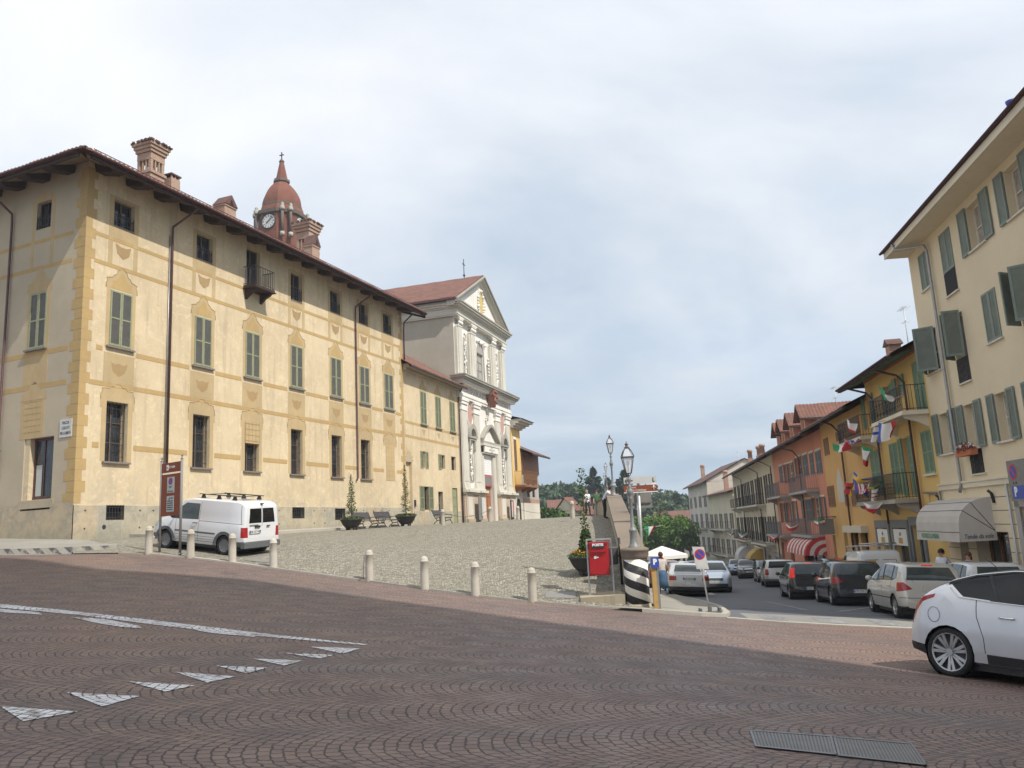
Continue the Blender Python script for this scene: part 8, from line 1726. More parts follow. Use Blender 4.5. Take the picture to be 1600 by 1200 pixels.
# red post box in its frame
pz0 = -.26; q0, q1 = Vector((1.79, 21.95, 0)), Vector((2.42, 21.78, 0)); m_ = (q0+q1)/2; o = thing('post_box', 'red wall-type post box hung in a grey metal frame on the concrete block', 'post box', (m_.x, m_.y, pz0), math.atan2(q1.y-q0.y, q1.x-q0.x)); h = (q1-q0).length/2
f_ = MB(); f_.box(-h-.02, -h+.02, -.02, .02, -.05, 1.45); f_.box(h-.02, h+.02, -.02, .02, -.05, 1.45); f_.box(-h+.02, h-.02, -.02, .02, 1.41, 1.45); f_.build('frame', M['galv'], o)
b_ = MB(); b_.box(-.25, .25, -.17, .12, .50, 1.33); b_.box(-.27, .27, -.19, .14, 1.31, 1.36); b_.box(-.25, .25, -.185, -.17, .53, 1.10); B = b_.build('box', M['post_red'], o); s_ = MB(); s_.box(-.17, .17, -.20, -.168, 1.20, 1.25, mi=1); s_.box(-.20, .20, -.23, -.168, 1.10, 1.15, mi=0); s_.build('letter_slot', [M['post_red'], M['ink']], B); text('POSTE', .085, M['white'], B, (0, -.20, 1.285), wid=.30, bold=.006)
s_ = MB(); s_.box(-.12, -.05, -.19, -.184, .93, 1.0); s_.ball((-.02, -.19, .96), .02, 8); s_.build('lock_plate', [M['white']], B)
# litter bin on post by the parapet
p = Vector((2.62, 23.0, 0)); z0 = PZ(p.x, p.y); o = thing('litter_bin', 'dark cylindrical litter bin on a post beside the parapet', 'litter bin', (p.x, p.y, z0)); b_ = MB(); b_.lathe([(.16, .55), (.19, .58), (.2, 1.0), (.21, 1.02), (.19, 1.03)], 16, (-.08, 0, 0)); b_.build('bin', M['trim_grey'], o); b_ = MB(); b_.tube([(.17, 0, -.1), (.17, 0, 1.28)], .035, 8); b_.box(-.02, .17, -.02, .02, .75, .8); b_.build('post', M['black'], o)
# street lamps
def lamp(label, p, h, sc=1.):
    o = thing('street_lamp', label, 'street lamp', p, 0, 'lamps on the parapet'); b_ = MB()
    b_.lathe([(.21, 0), (.20, .05), (.15, .10), (.125, .2), (.12, .42), (.14, .45), (.14, .48), (.095, .51), (.07, .55), (.055, .9), (.05, 1.25), (.07, 1.28), (.07, 1.31), (.055, 1.34), (.10, 1.40), (.115, 1.46), (.10, 1.52), (.06, 1.56), (.075, 1.59), (.055, 1.62), (.04, 1.68), (.045, 1.74), (.08, 1.78), (.05, 1.83), (.035, 1.88)], 14); b_.build('post', M['lamp_iron'], o)
    f_ = MB(); zb, zt = 1.97, 2.37
    f_.tube([(0, 0, 1.86), (.06, 0, 1.92), (.09, 0, 1.97)], .012, 5); f_.tube([(0, 0, 1.86), (-.06, 0, 1.92), (-.09, 0, 1.97)], .012, 5); f_.tube([(0, 0, 1.86), (0, .06, 1.92), (0, .09, 1.97)], .012, 5); f_.tube([(0, 0, 1.86), (0, -.06, 1.92), (0, -.09, 1.97)], .012, 5)
    f_.box(-.10, .10, -.10, .10, zb-.02, zb); f_.box(-.21, .21, -.21, .21, zt, zt+.03)
    for sx in (-1, 1):
        for sy in (-1, 1): f_.tube([(sx*.095, sy*.095, zb), (sx*.185, sy*.185, zt)], .018, 4)
    for sx in (-1, 1):
        for sy in (-1, 1): f_.tube([(sx*.20, sy*.20, zt+.03), (sx*.14, sy*.14, zt+.16), (sx*.06, sy*.06, zt+.26)], .018, 4)
    f_.lathe([(.085, zt+.25), (.09, zt+.28), (.05, zt+.30), (.04, zt+.33), (.075, zt+.36), (.02, zt+.39), (.012, zt+.44)], 10); L_ = f_.build('lantern_frame', M['lamp_rust'], o)
    g = MB()
    for k in range(4):
        ca, sa = [(1, 0), (0, 1), (-1, 0), (0, -1)][k]
        def r2(x, y): return (x*ca-y*sa, x*sa+y*ca)
        g.add([(*r2(.088, -.088), zb), (*r2(.088, .088), zb), (*r2(.178, .178), zt), (*r2(.178, -.178), zt)], [(0, 1, 2, 3)]); g.add([(*r2(.19, -.19), zt+.03), (*r2(.19, .19), zt+.03), (*r2(.06, .06), zt+.25), (*r2(.06, -.06), zt+.25)], [(0, 1, 2, 3)])
    g.build('glass', M['lantern'], L_); g = MB(); g.ball((0, 0, 2.22), .05, 8, sz=1.6); g.lathe([(.03, 2.0), (.03, 2.16)], 8); g.build('bulb', M['bulb'], L_)
    o.matrix_basis = o.matrix_basis @ Matrix.Diagonal((sc*.76, sc*.76, sc, 1)); return o
lamp('nearest street lamp, standing on the striped pillar', (PX, PY, PTOP-.03), 2.8, 1.0)
lamp('second street lamp, standing where the parapet stops rising', (4.42, 37.3, 2.78), 2.8, 1.02)
l3 = at(949, 770, 66); lamp('third street lamp, small and far above the parapet', (l3.x, l3.y, l3.z+.1), 2.8, .85); l4 = at(946, 772, 84); lamp('farthest tiny street lamp behind the third', (l4.x, l4.y, l4.z), 2.8, .8)
# slender parking post with blue P
pp = Vector((3.38, 20.85, 0)); o = thing('parking_post', 'rusty yellow-brown post with a round blue P sign beside the striped pillar', 'sign post', (pp.x, pp.y, G(pp.x, pp.y)))
mb = MB(); mb.box(-.09, .02, -.06, .06, -.1, 1.28); mb.build('panel', M['ochre_line'], o); mb = MB(); mb.box(.021, .08, -.05, .07, -.1, 1.25); mb.build('post', M['sign_grey'], o)
mb = MB(); mb.box(-.10, .10, -.10, -.082, 1.08, 1.34); n = 20; mb.add([(.11*math.cos(2*math.pi*k/n), -.104, 1.20+.14*math.sin(2*math.pi*k/n)) for k in range(n)], [tuple(range(n))]); S = mb.build('parking_sign', M['blue'], o); text('P', .18, M['white'], S, (0, -.11, 1.22), bold=.012)
# no parking sign leaning on a metal base
q = at(1110, 961, 20.9); o = thing('no_parking_sign', 'free-standing no parking sign on a leaning pole at the street corner', 'sign', (q.x, q.y, G(q.x, q.y)+.02)); lean = -.10
mb = MB(); mb.tube([(0, 0, 0), (lean*1.0, 0, 1.0), (lean*1.7, 0, 1.66)], .022, 8); mb.build('pole', M['galv'], o); mb = MB(); mb.box(-.28, .28, -.12, .12, -.02, .06)
for s_ in (-1, 1): mb.cbox((s_*.24, 0, .08), .05, .22, .14)
mb.cbox((0, 0, .1), .08, .1, .16); mb.build('base', M['trim_grey'], o); mb = MB(); mb.prism([(lean*1.0-.15, 1.12), (lean*1.0+.16, 1.10), (lean*1.7+.15, 1.66), (lean*1.7-.15, 1.68)], -.045, -.03); S = mb.build('sign_plate', M['sign_white'], o); mb = MB(); nopark(mb, (lean*1.42, 1.48), .135, -.048); mb.build('symbol', [M['red'], M['blue'], M['blue']], S); mb = MB(); mb.box(lean*1.1-.12, lean*1.1+.13, -.049, -.046, 1.14, 1.30, mi=0); mb.build('notice', M['sign_white'], S)
# direction signs beyond the pillar
q = at(1005, 905, 27.); o = thing('direction_sign', 'brown and white direction signs on a pole behind the nearest lamp', 'sign', (q.x, q.y, G(q.x, q.y))); H0 = G(q.x, q.y)
def zz(py): return at(1005, py, 27.).z-H0
def xx(px, py=760): return at(px, py, 27.).x-q.x
mb = MB(); mb.tube([(0, .05, 0), (xx(998), .05, zz(745))], .05, 8); mb.tube([(.09, .2, 0), (.03, .2, zz(785))], .035, 8); mb.build('pole', M['galv'], o)
mb = MB(); mb.box(xx(975), xx(1026), -.05, -.01, zz(755), zz(745)); S = mb.build('white_panel', M['sign_white'], o); mb = MB(); z_ = zz(750); mb.tube([(xx(978), -.06, z_), (xx(989), -.06, z_)], .012, 4); mb.tube([(xx(980), -.06, z_+.08), (xx(977), -.06, z_), (xx(980), -.06, z_-.08)], .013, 4); mb.tube([(xx(1021), -.06, z_+.07), (xx(1021)-.01, -.06, z_-.05), (xx(1022)+.02, -.06, z_-.06)], .014, 4); mb.build('arrow', M['ink'], S)
mb = MB(); mb.box(xx(974), xx(1026), -.05, -.01, zz(768), zz(758)); S = mb.build('brown_panel', M['sign_brown'], o); text('Casa natale', .085, M['white'], S, (xx(986), -.055, zz(761)), wid=.30); text('del Santo Cottolengo', .105, M['white'], S, (xx(993), -.055, zz(765.4)), wid=.68); mb = MB(); z_ = zz(763); mb.tube([(xx(1021), -.06, z_-.08), (xx(1021), -.06, z_+.07)], .014, 4); mb.tube([(xx(1018), -.06, z_), (xx(1021), -.06, z_+.08), (xx(1024), -.06, z_)], .014, 4); mb.build('arrow', M['white'], S); mb = MB(); mb.box(xx(974), xx(1027), -.052, -.008, zz(769.4), zz(768.2)); mb.box(xx(1018), xx(1026), -.052, -.008, zz(757.5), zz(755.5)); mb.build('edge', M['white'], S)
q = at(1000, 905, 30.); o = thing('road_sign_back', 'plain grey back of a large road sign behind the direction signs', 'sign', (q.x, q.y, G(q.x, q.y))); H0 = G(q.x, q.y); zz = lambda py: at(1000, py, 30.).z-H0; xx = lambda px: at(px, 780, 30.).x-q.x
mb = MB(); mb.box(xx(981), xx(1018), 0, .04, zz(794), zz(769)); mb.build('panel', M['sign_grey'], o); mb = MB(); mb.tube([(xx(996), -.05, 0), (xx(996), -.05, zz(769))], .045, 8); mb.box(xx(982), xx(1016), -.04, 0, zz(787), zz(785)); mb.build('post', M['trim_grey'], o)
# wall parking sign at the far right
o = thing('parking_sign', 'grey parking and no stopping sign on the beige house wall at the right edge', 'sign', FE.w(7.05, -.35, 0), FE.rz+R(-0)); mb = MB(); mb.box(-.40, .75, -.03, 0, 1.62, 2.78); S = mb.build('plate', M['sign_grey'], o); mb = MB(); nopark(mb, (-.05, 2.45), .24, -.035); mb.build('symbol', [M['red'], M['blue'], M['blue']], S); mb = MB(); mb.box(-.25, .7, -.036, -.03, 1.68, 2.05); mb.build('blue_panel', M['blue'], S); text('P', .36, M['white'], S, (-.02, -.04, 1.87), bold=.02); text('0 - 24', .10, M['ink'], S, (0, -.035, 2.13)); mb = MB(); mb.tube([(.2, .05, -2.9), (.2, .05, 2.78)], .03, 6); mb.build('pole', M['galv'], o)
# white parasol
q = at(1036, 880, 56.); gz = G(q.x, q.y); o = thing('parasol', 'large white square parasol over the left pavement', 'umbrella', (q.x, q.y, gz+.1), R(30)); mb = MB(); zt = at(1033, 853, 56).z-gz-.1
r0 = 1.2; mb.add([(r0, r0, zt-.62), (-r0, r0, zt-.62), (-r0, -r0, zt-.62), (r0, -r0, zt-.62), (0, 0, zt), (r0, r0, zt-.86), (-r0, r0, zt-.86), (-r0, -r0, zt-.86), (r0, -r0, zt-.86)], [(0, 1, 4), (1, 2, 4), (2, 3, 4), (3, 0, 4), (0, 5, 6, 1), (1, 6, 7, 2), (2, 7, 8, 3), (3, 8, 5, 0)]); mb.build('canopy', M['canvas'], o); mb = MB(); mb.tube([(0, 0, 0), (0, 0, zt)], .04, 8); mb.cbox((0, 0, .05), .6, .6, .1); mb.build('pole', M['dark_wood'], o)
mb = MB()
for k in range(4): a = math.pi/4+k*math.pi/2; mb.tube([(0, 0, zt-.9), (r0*1.2*math.cos(a), r0*1.2*math.sin(a), zt-.6)], .015, 4)
mb.build('ribs', M['dark_wood'], o)
# tub with a bush at the right side of the street
q = Vector((20.5, 97, 0)); o = thing('planted_tub', 'bushy shrub in a red-brown tub at the far right kerb', 'planter', (q.x, q.y, G(q.x, q.y))); mb = MB(); mb.lathe([(.7, 0), (.8, .5), (.7, .5)], 14); mb.build('tub', M['brick_trim'], o); mb = MB(); leaves(mb, 900, (0, 0, 1.2), (.95, .95, .9), .12, seed=4); mb.build('shrub', M['leaf_yew'], o)

# ================================================================ flags
def flag(label, pole, cloth, bands, m_pole='galv', wave=.08, seed=0, along='x', blocks=None, gr='flags hung over the street'):
    'pole: two world points; cloth: four world corners (hoist top, fly top, fly bottom, hoist bottom); bands run hoist to fly (x) or top to bottom (y)'
    o = thing('flag', label, 'flag', pole[0], 0, gr); P0 = Vector(pole[0]); mb = MB(); mb.tube([(0, 0, 0), Vector(pole[1])-P0], .014, 5); mb.build('flagpole', M[m_pole], o)
    c = [Vector(q)-P0 for q in cloth]; mats = []; mb = MB(); nx, ny = 18, 10; rnd = random.Random(seed); ph = rnd.uniform(0, 6); nrm = (c[1]-c[0]).cross(c[3]-c[0]).normalized()
    vs = []
    for j in range(ny+1):
        for i in range(nx+1):
            u, v = i/nx, j/ny; q = c[0].lerp(c[1], u).lerp(c[3].lerp(c[2], u), v); q = q+nrm*wave*math.sin(ph+u*7+v*2.5)*(.25+u)*1.2; q.z -= .10*math.sin(math.pi*u)*(1-v*.3)*(c[1]-c[0]).length*.5; vs.append(q)
    fs = [(j*(nx+1)+i, j*(nx+1)+i+1, (j+1)*(nx+1)+i+1, (j+1)*(nx+1)+i) for j in range(ny) for i in range(nx)]
    names = []
    for k, f in enumerate(fs):
        i, j = k % nx, k//nx; u, v = (i+.5)/nx, (j+.5)/ny
        nm = bands(u, v) if callable(bands) else bands[min(len(bands)-1, int((u if along == 'x' else v)*len(bands)))]
        names.append(nm)
    uq = sorted(set(names)); b0 = len(mb.v); mb.v += [tuple(v) for v in vs]
    for f, nm in zip(fs, names): mb.f.append(list(f)); mb.mi.append(uq.index(nm)); mb.sm.append(True)
    mb.build('cloth', [M[q] for q in uq], o); return o
GWR = ['green', 'fwhite', 'fred']
def fpx(px, py, Y): return at(px, py, Y)
def onE(px, py, out): s_, z = FE.uv(px, py, -out); return FE.w(s_, -out, z)
def flq(label, wallpt, tip, quad, bands, out=(0., 1.2), seed=0, along='x', wave=.08):
    a = onE(*wallpt, .05); b_ = onE(*tip, out[1]); cl = [onE(*p, out[1]*k) for p, k in zip(quad, (1., .95, .95, 1.))]; return flag(label, (a, b_), cl, bands, seed=seed, along=along, wave=wave)
T = lambda f, x, y: f(x, y)
flq('large red and white flag half wound at the left upper balcony of the yellow house', c6(1050, 690), c6(915, 505), [c6(920, 505), c6(990, 545), c6(990, 650), c6(930, 570)], ['fwhite', 'fwhite', 'fred'], out=(0, 1.5), seed=1, along='y')
flq('green flag end hanging from the pole under the yellow house eaves', c1(540, 775), c1(375, 650), [c1(375, 650), c1(500, 740), c1(490, 790), c1(420, 740)], ['green', 'green', 'fwhite'], out=(0, 1.3), seed=2)
def isr(u, v): return 'fblue' if .3 < v < .55 else 'fwhite'
flq('white flag with a pale blue bar beside the big tricolour', c6(1200, 720), c6(1135, 580), [c6(1145, 570), c6(1190, 570), c6(1190, 695), c6(1125, 695)], isr, out=(0, 1.4), seed=3)
flq('large blue, white and red tricolour draped below the right balcony', c6(1330, 500), c6(1185, 530), [c6(1182, 535), c6(1325, 510), c6(1310, 640), c6(1190, 700)], ['fblue', 'fwhite', 'fwhite', 'fred'], out=(0, 1.5), seed=4)
def nor(u, v): return 'fblue' if abs(u-.4) < .09 or abs(v-.5) < .12 else 'fwhite' if abs(u-.4) < .15 or abs(v-.5) < .2 else 'fred'
flq('red flag with a blue and white cross lying almost flat', c6(1060, 690), c6(905, 680), [c6(905, 665), c6(1045, 655), c6(1040, 690), c6(905, 700)], nor, out=(0, 1.4), seed=5)
flq('green, white and red flag hanging furthest left on the ochre house', c6(960, 740), c6(800, 700), [c6(808, 705), c6(942, 695), c6(942, 758), c6(808, 768)], GWR, out=(0, 1.3), seed=6)
flq('Italian style tricolour hanging straight down below the left balcony', c6(1090, 700), c6(1040, 705), [c6(1040, 705), c6(1120, 745), c6(1100, 900), c6(1065, 885)], ['green', 'fwhite', 'fwhite', 'fred'], out=(0, 1.2), seed=7, along='y')
flq('blue flag with a yellow cross fluttering over the striped one', c2(110, 560), c2(170, 410), [c2(175, 408), c2(320, 475), c2(300, 500), c2(175, 490)], lambda u, v: 'fyellow' if abs(u-.4) < .14 or abs(v-.5) < .18 else 'fblue', out=(0, 1.4), seed=8)
flq('red and yellow flag with a black crest at the lower left of the cluster', c2(110, 600), c2(115, 490), [c2(110, 492), c2(185, 495), c2(175, 612), c2(110, 590)], lambda u, v: 'fyellow' if u > .6 else ('fblack' if abs(u-.35) < .15 and abs(v-.4) < .15 else 'fred'), out=(0, 1.3), seed=9)
flq('red and white striped flag with blue corner in the flag cluster', c2(340, 580), c2(190, 490), [c2(190, 490), c2(345, 485), c2(310, 570), c2(195, 590)], lambda u, v: 'fblue' if u < .18 else ('fwhite' if int((u)*14) % 2 else 'fred'), out=(0, 1.4), seed=10)
flq('green, yellow and black flag stretched towards the lower balcony', c2(430, 490), c2(280, 520), [c2(275, 515), c2(425, 488), c2(400, 520), c2(275, 560)], lambda u, v: 'fblack' if u < .25 else ('green' if v < .3 or v > .75 else 'fyellow'), out=(0, 1.4), seed=11)
flq('small blue flag point under the striped flag', c2(340, 580), c2(260, 570), [c2(250, 570), c2(300, 570), c2(295, 615), c2(270, 600)], ['fblue'], out=(0, 1.3), seed=12)
flq('white flag with faint red marks hanging by the lower balcony corner', c2(370, 640), c2(325, 560), [c2(325, 560), c2(368, 550), c2(372, 650), c2(330, 655)], lambda u, v: 'fred' if .3 < v < .4 or .6 < v < .66 else 'fwhite', out=(0, 1.3), seed=13)
flq('red and white flag sagging just below the lower balcony', c2(400, 660), c2(250, 665), [c2(255, 665), c2(400, 660), c2(350, 765), c2(275, 705)], ['fwhite', 'fwhite', 'fred', 'fred'], out=(0, 1.3), seed=14, along='y')
for i, (x0, x1, y0, y1, lab) in enumerate(((1180, 1265, 800, 855, 'small tricolour on the lower right balcony of the pink house'), (945, 1045, 845, 890, 'small red and white flag on the lower left balcony of the pink house'), (800, 900, 930, 965, 'tiny red flag at the joint of pink and cream houses'), (550, 620, 905, 955, 'right one of two tiny tricolours on the cream house'), (455, 520, 895, 935, 'left one of two tiny tricolours on the cream house'))):
    flq(lab, c5(x1, y0+10), c5(x0, y0), [c5(x0, y0), c5(x1, y0-3), c5(x1-10, y1-10), c5(x0+10, y1)], GWR if i != 1 and i != 2 else ['fwhite', 'fred', 'fred'], out=(0, .9), seed=20+i, along='y')
a = at(1000, 830, 50.); b_ = at(1022, 820, 50.); flag('lone tricolour in front of the clipped plane trees', (at(992, 829, 50), at(1035, 821, 50)), [at(1006, 822, 50), at(1028, 821, 50), at(1016, 834, 50), at(1012, 838, 50)], GWR, seed=31)

# ================================================================ vegetation
def tree(name, label, x, y, z, h, r, leafm_, group, n=1500, shape='round', trunk=.25, sz=.45, seed=0, th=None):
    o = thing(name, label, 'tree', (x, y, z), 0, group); rnd = random.Random(seed); th = th if th is not None else h*.3
    t_ = MB(); t_.tube([(0, 0, -1), (0, 0, th), (rnd.uniform(-.2, .2), rnd.uniform(-.2, .2), h*.75)], [trunk*1.2, trunk, trunk*.35], 7)
    for k in range(6): a = rnd.uniform(0, 6.3); z0 = th+rnd.uniform(0, h*.25); t_.tube([(0, 0, z0), (r*.35*math.cos(a), r*.35*math.sin(a), z0+h*.12), (r*.7*math.cos(a), r*.7*math.sin(a), z0+h*.2)], [trunk*.4, trunk*.25, trunk*.1], 5)
    t_.build('trunk', M['bark'], o); c = MB()
    if shape == 'round':
        K = 16
        for k in range(K):
            a = rnd.uniform(0, 6.3); q = rnd.uniform(0, 1)**.6; e = rnd.uniform(-.1, .95); rr = r*q*math.sqrt(max(.05, 1-(e*.9)**2)); cc = (rr*math.cos(a)*.75, rr*math.sin(a)*.75, th+(h-th)*(.25+.62*e)); s_ = r*rnd.uniform(.30, .5); leaves(c, n//K, cc, (s_, s_, s_*.75), sz, 0, fn=lambda a_, b_, c_: a_*a_+b_*b_+c_*c_ > .25, seed=seed*97+k)
    elif shape == 'cedar':
        K = 11
        for k in range(K):
            t2 = k/(K-1); rr = r*(1-t2)**.7*rnd.uniform(.7, 1.1)+.5; zc = h*.18+h*.78*t2
            for q in range(4): a = rnd.uniform(0, 6.3); leaves(c, n//(K*4), (rr*.5*math.cos(a), rr*.5*math.sin(a), zc+rnd.uniform(-.3, .3)), (rr*.6, rr*.6, h*.035), sz, 0, seed=seed*53+k*5+q)
    elif shape == 'box':
        for k in range(14): cc = (rnd.uniform(-.7, .7)*r, rnd.uniform(-.7, .7)*r, th+(h-th)*rnd.uniform(.15, .85)); leaves(c, n//14, cc, (r*.5, r*.5, (h-th)*.24), sz, 0, seed=seed*31+k)
    elif shape == 'cone':
        leaves(c, n, (0, 0, h*.55), (r, r, h*.5), sz, 0, fn=lambda a_, b_, c_: math.hypot(a_, b_) < (1-c_)*.55+.05 and math.hypot(a_, b_) > (1-c_)*.25, seed=seed)
    c.build('crown', M[leafm_], o); return o
GF = 'trees on the distant wooded hillside'
rnd = random.Random(4)
prof = [(842, 762), (852, 752), (862, 752), (874, 750), (886, 752), (898, 750), (908, 752), (916, 755), (955, 752), (1008, 758), (1030, 778), (1046, 770), (1058, 772), (1068, 775)]
WH = ['seen just right of the brown house', 'second along from the brown house', 'third along from the brown house', 'with the roundest top above the red roof', 'above the middle of the red roof', 'above the right end of the red roof', 'above the lone bollard', 'just left of the tall cedars', 'between the cedars and the lamp', 'behind the direction sign', 'in the notch right of the direction sign', 'nearest left of the far street end', 'beside the far street end', 'touching the grey gabled house']
for i, (px, py) in enumerate(prof):
    Y = 210+rnd.uniform(-14, 14); q = at(px, py, Y); zg = land(q.x, q.y)-1; tree('distant_tree', 'dark green rounded distant tree ' + WH[i], q.x, q.y, zg, q.z-zg, 6.4+rnd.uniform(0, 1.8), 'leaf_far', GF, n=3200, sz=.75, seed=i+1, th=2)
for i in range(16):
    px = 836+i*15.5; Y = 178+rnd.uniform(-8, 8); q = at(px, 785+rnd.uniform(-6, 6), Y); zg = land(q.x, q.y)-1; tree('distant_tree', 'lower distant tree in the wood, number %d from its left end' % (i+1), q.x, q.y, zg, q.z-zg, 6.2+rnd.uniform(0, 1), 'leaf_far', GF, n=2000, sz=.75, seed=i+40, th=1.5)
lows = ['first', 'second', 'third', 'fourth', 'fifth', 'sixth', 'seventh', 'eighth', 'ninth', 'tenth', 'eleventh', 'twelfth', 'thirteenth', 'fourteenth', 'fifteenth', 'sixteenth']
for k, ob in enumerate([q for q in bpy.data.objects if q.get('label', '').startswith('lower distant tree')]): ob['label'] = 'lower distant tree along the foot of the wood, %s from its left end' % lows[k]
for i, (px, py, Y, h, r, lab) in enumerate(((928, 732, 165, 0, 6.0, 'tall dark cedar with flat tiers behind the walking couple'), (975, 734, 170, 0, 6.5, 'broad dark cedar behind the second lamp'), (950, 748, 175, 0, 5, 'smaller cedar between the two tall ones'), (1056, 772, 190, 0, 5.5, 'cedar beyond the end of the street'))):
    q = at(px, py, Y); zg = land(q.x, q.y)-1; tree('cedar_tree', lab, q.x, q.y, zg, q.z-zg, r, 'leaf_cedar', 'dark cedars on the skyline', n=5200, shape='cedar', sz=.6, seed=70+i, th=3)
for i, (px, py, Y, r, lab) in enumerate(((1034, 784, 145, 3.6, 'tall olive-green conical tree behind the grey sign back'), )):
    q = at(px, py, Y); zg = G(q.x, q.y)-1; tree('conical_tree', lab, q.x, q.y, zg, q.z-zg, r, 'leaf_cyp', None, n=3500, shape='cone', sz=.3, seed=80+i)
OR = ['leftmost', 'second from left', 'third from left', 'fourth from left', 'fifth from left', 'sixth from left', 'rightmost']
for i, px in enumerate((1006, 1018, 1029, 1041, 1052, 1063, 1074)):
    Y = 118+(i % 2)*4; q = at(px, 808-(i % 3), Y); zg = -5.9; tree('plane_tree', 'bright green clipped plane tree at the street end, %s in its row' % OR[i], q.x, q.y, zg, q.z-zg, 1.75, 'leaf_lime', 'clipped plane trees at the end of the street', n=2600, shape='box', sz=.2, seed=90+i, th=3.1, trunk=.17)
for i, (px, py, Y, r, mm, lab) in enumerate(((843, 786, 96, 2.6, 'leaf_mid', 'bright bushy tree right beside the brown house'), (858, 792, 92, 2.3, 'leaf_mid', 'lower bright bush beyond the crest of the square'), (872, 799, 90, 2.0, 'leaf_mid', 'small round bush at the crest of the square'))):
    q = at(px, py, Y); zg = -1.5; tree('bushy_tree', lab, q.x, q.y, zg, q.z-zg, r, mm, 'bushes beyond the square', n=2200, sz=.22, seed=110+i, th=.5)
# houses far behind
def hut(name, label, px0, px1, ptop, pbot, Y, wm, rf, az_=90., dep=10, hr=2.):
    a, b_ = at(px0, ptop, Y), at(px1, ptop, Y); F = Face(a.x, a.y, az_); L = b_.x-a.x; o = bfac(name, label, F); zt_ = a.z; zb = at(px0, pbot, Y).z-3
    ops = [(L*t_-.4, L*t_+.4, zt_-1.9, zt_-.8) for t_ in (.2, .5, .8)]; block('wall', M[wm], o, 0, L, dep, zb, zt_, ops, .15)
    for q in ops: pane(o, *q, .1, M['cream_frame'], M['glass'])
    rt, g = gable_roof(o, 0, L, dep, zt_+.1, zt_+hr, .4, rf, .2, .4); g.build('gable', M[wm], o)
hut('far_low_house', 'white house with a long terracotta roof below the wood, left of the lone bollard', 858, 898, 797, 812, 120, 'pale_wall', 'tile_red', hr=1.6); hut('far_low_house', 'small cream gabled house just right of the lone bollard', 899, 911, 796, 812, 112, 'cream_wall', 'tile_red', az_=60, dep=5, hr=1.8); hut('far_low_house', 'orange tiled roof behind the walking couple', 905, 940, 805, 815, 116, 'pale_wall', 'tile_red', hr=1.3); hut('far_low_house', 'long red roof behind the clipped plane trees', 1030, 1092, 813, 830, 150, 'pale_wall', 'tile_red', hr=1.6)
hut('street_end_house', 'pale building behind the plane trunks at the street end', 985, 1085, 838, 862, 150, 'grey_wall', 'tile_dark', hr=1.5)
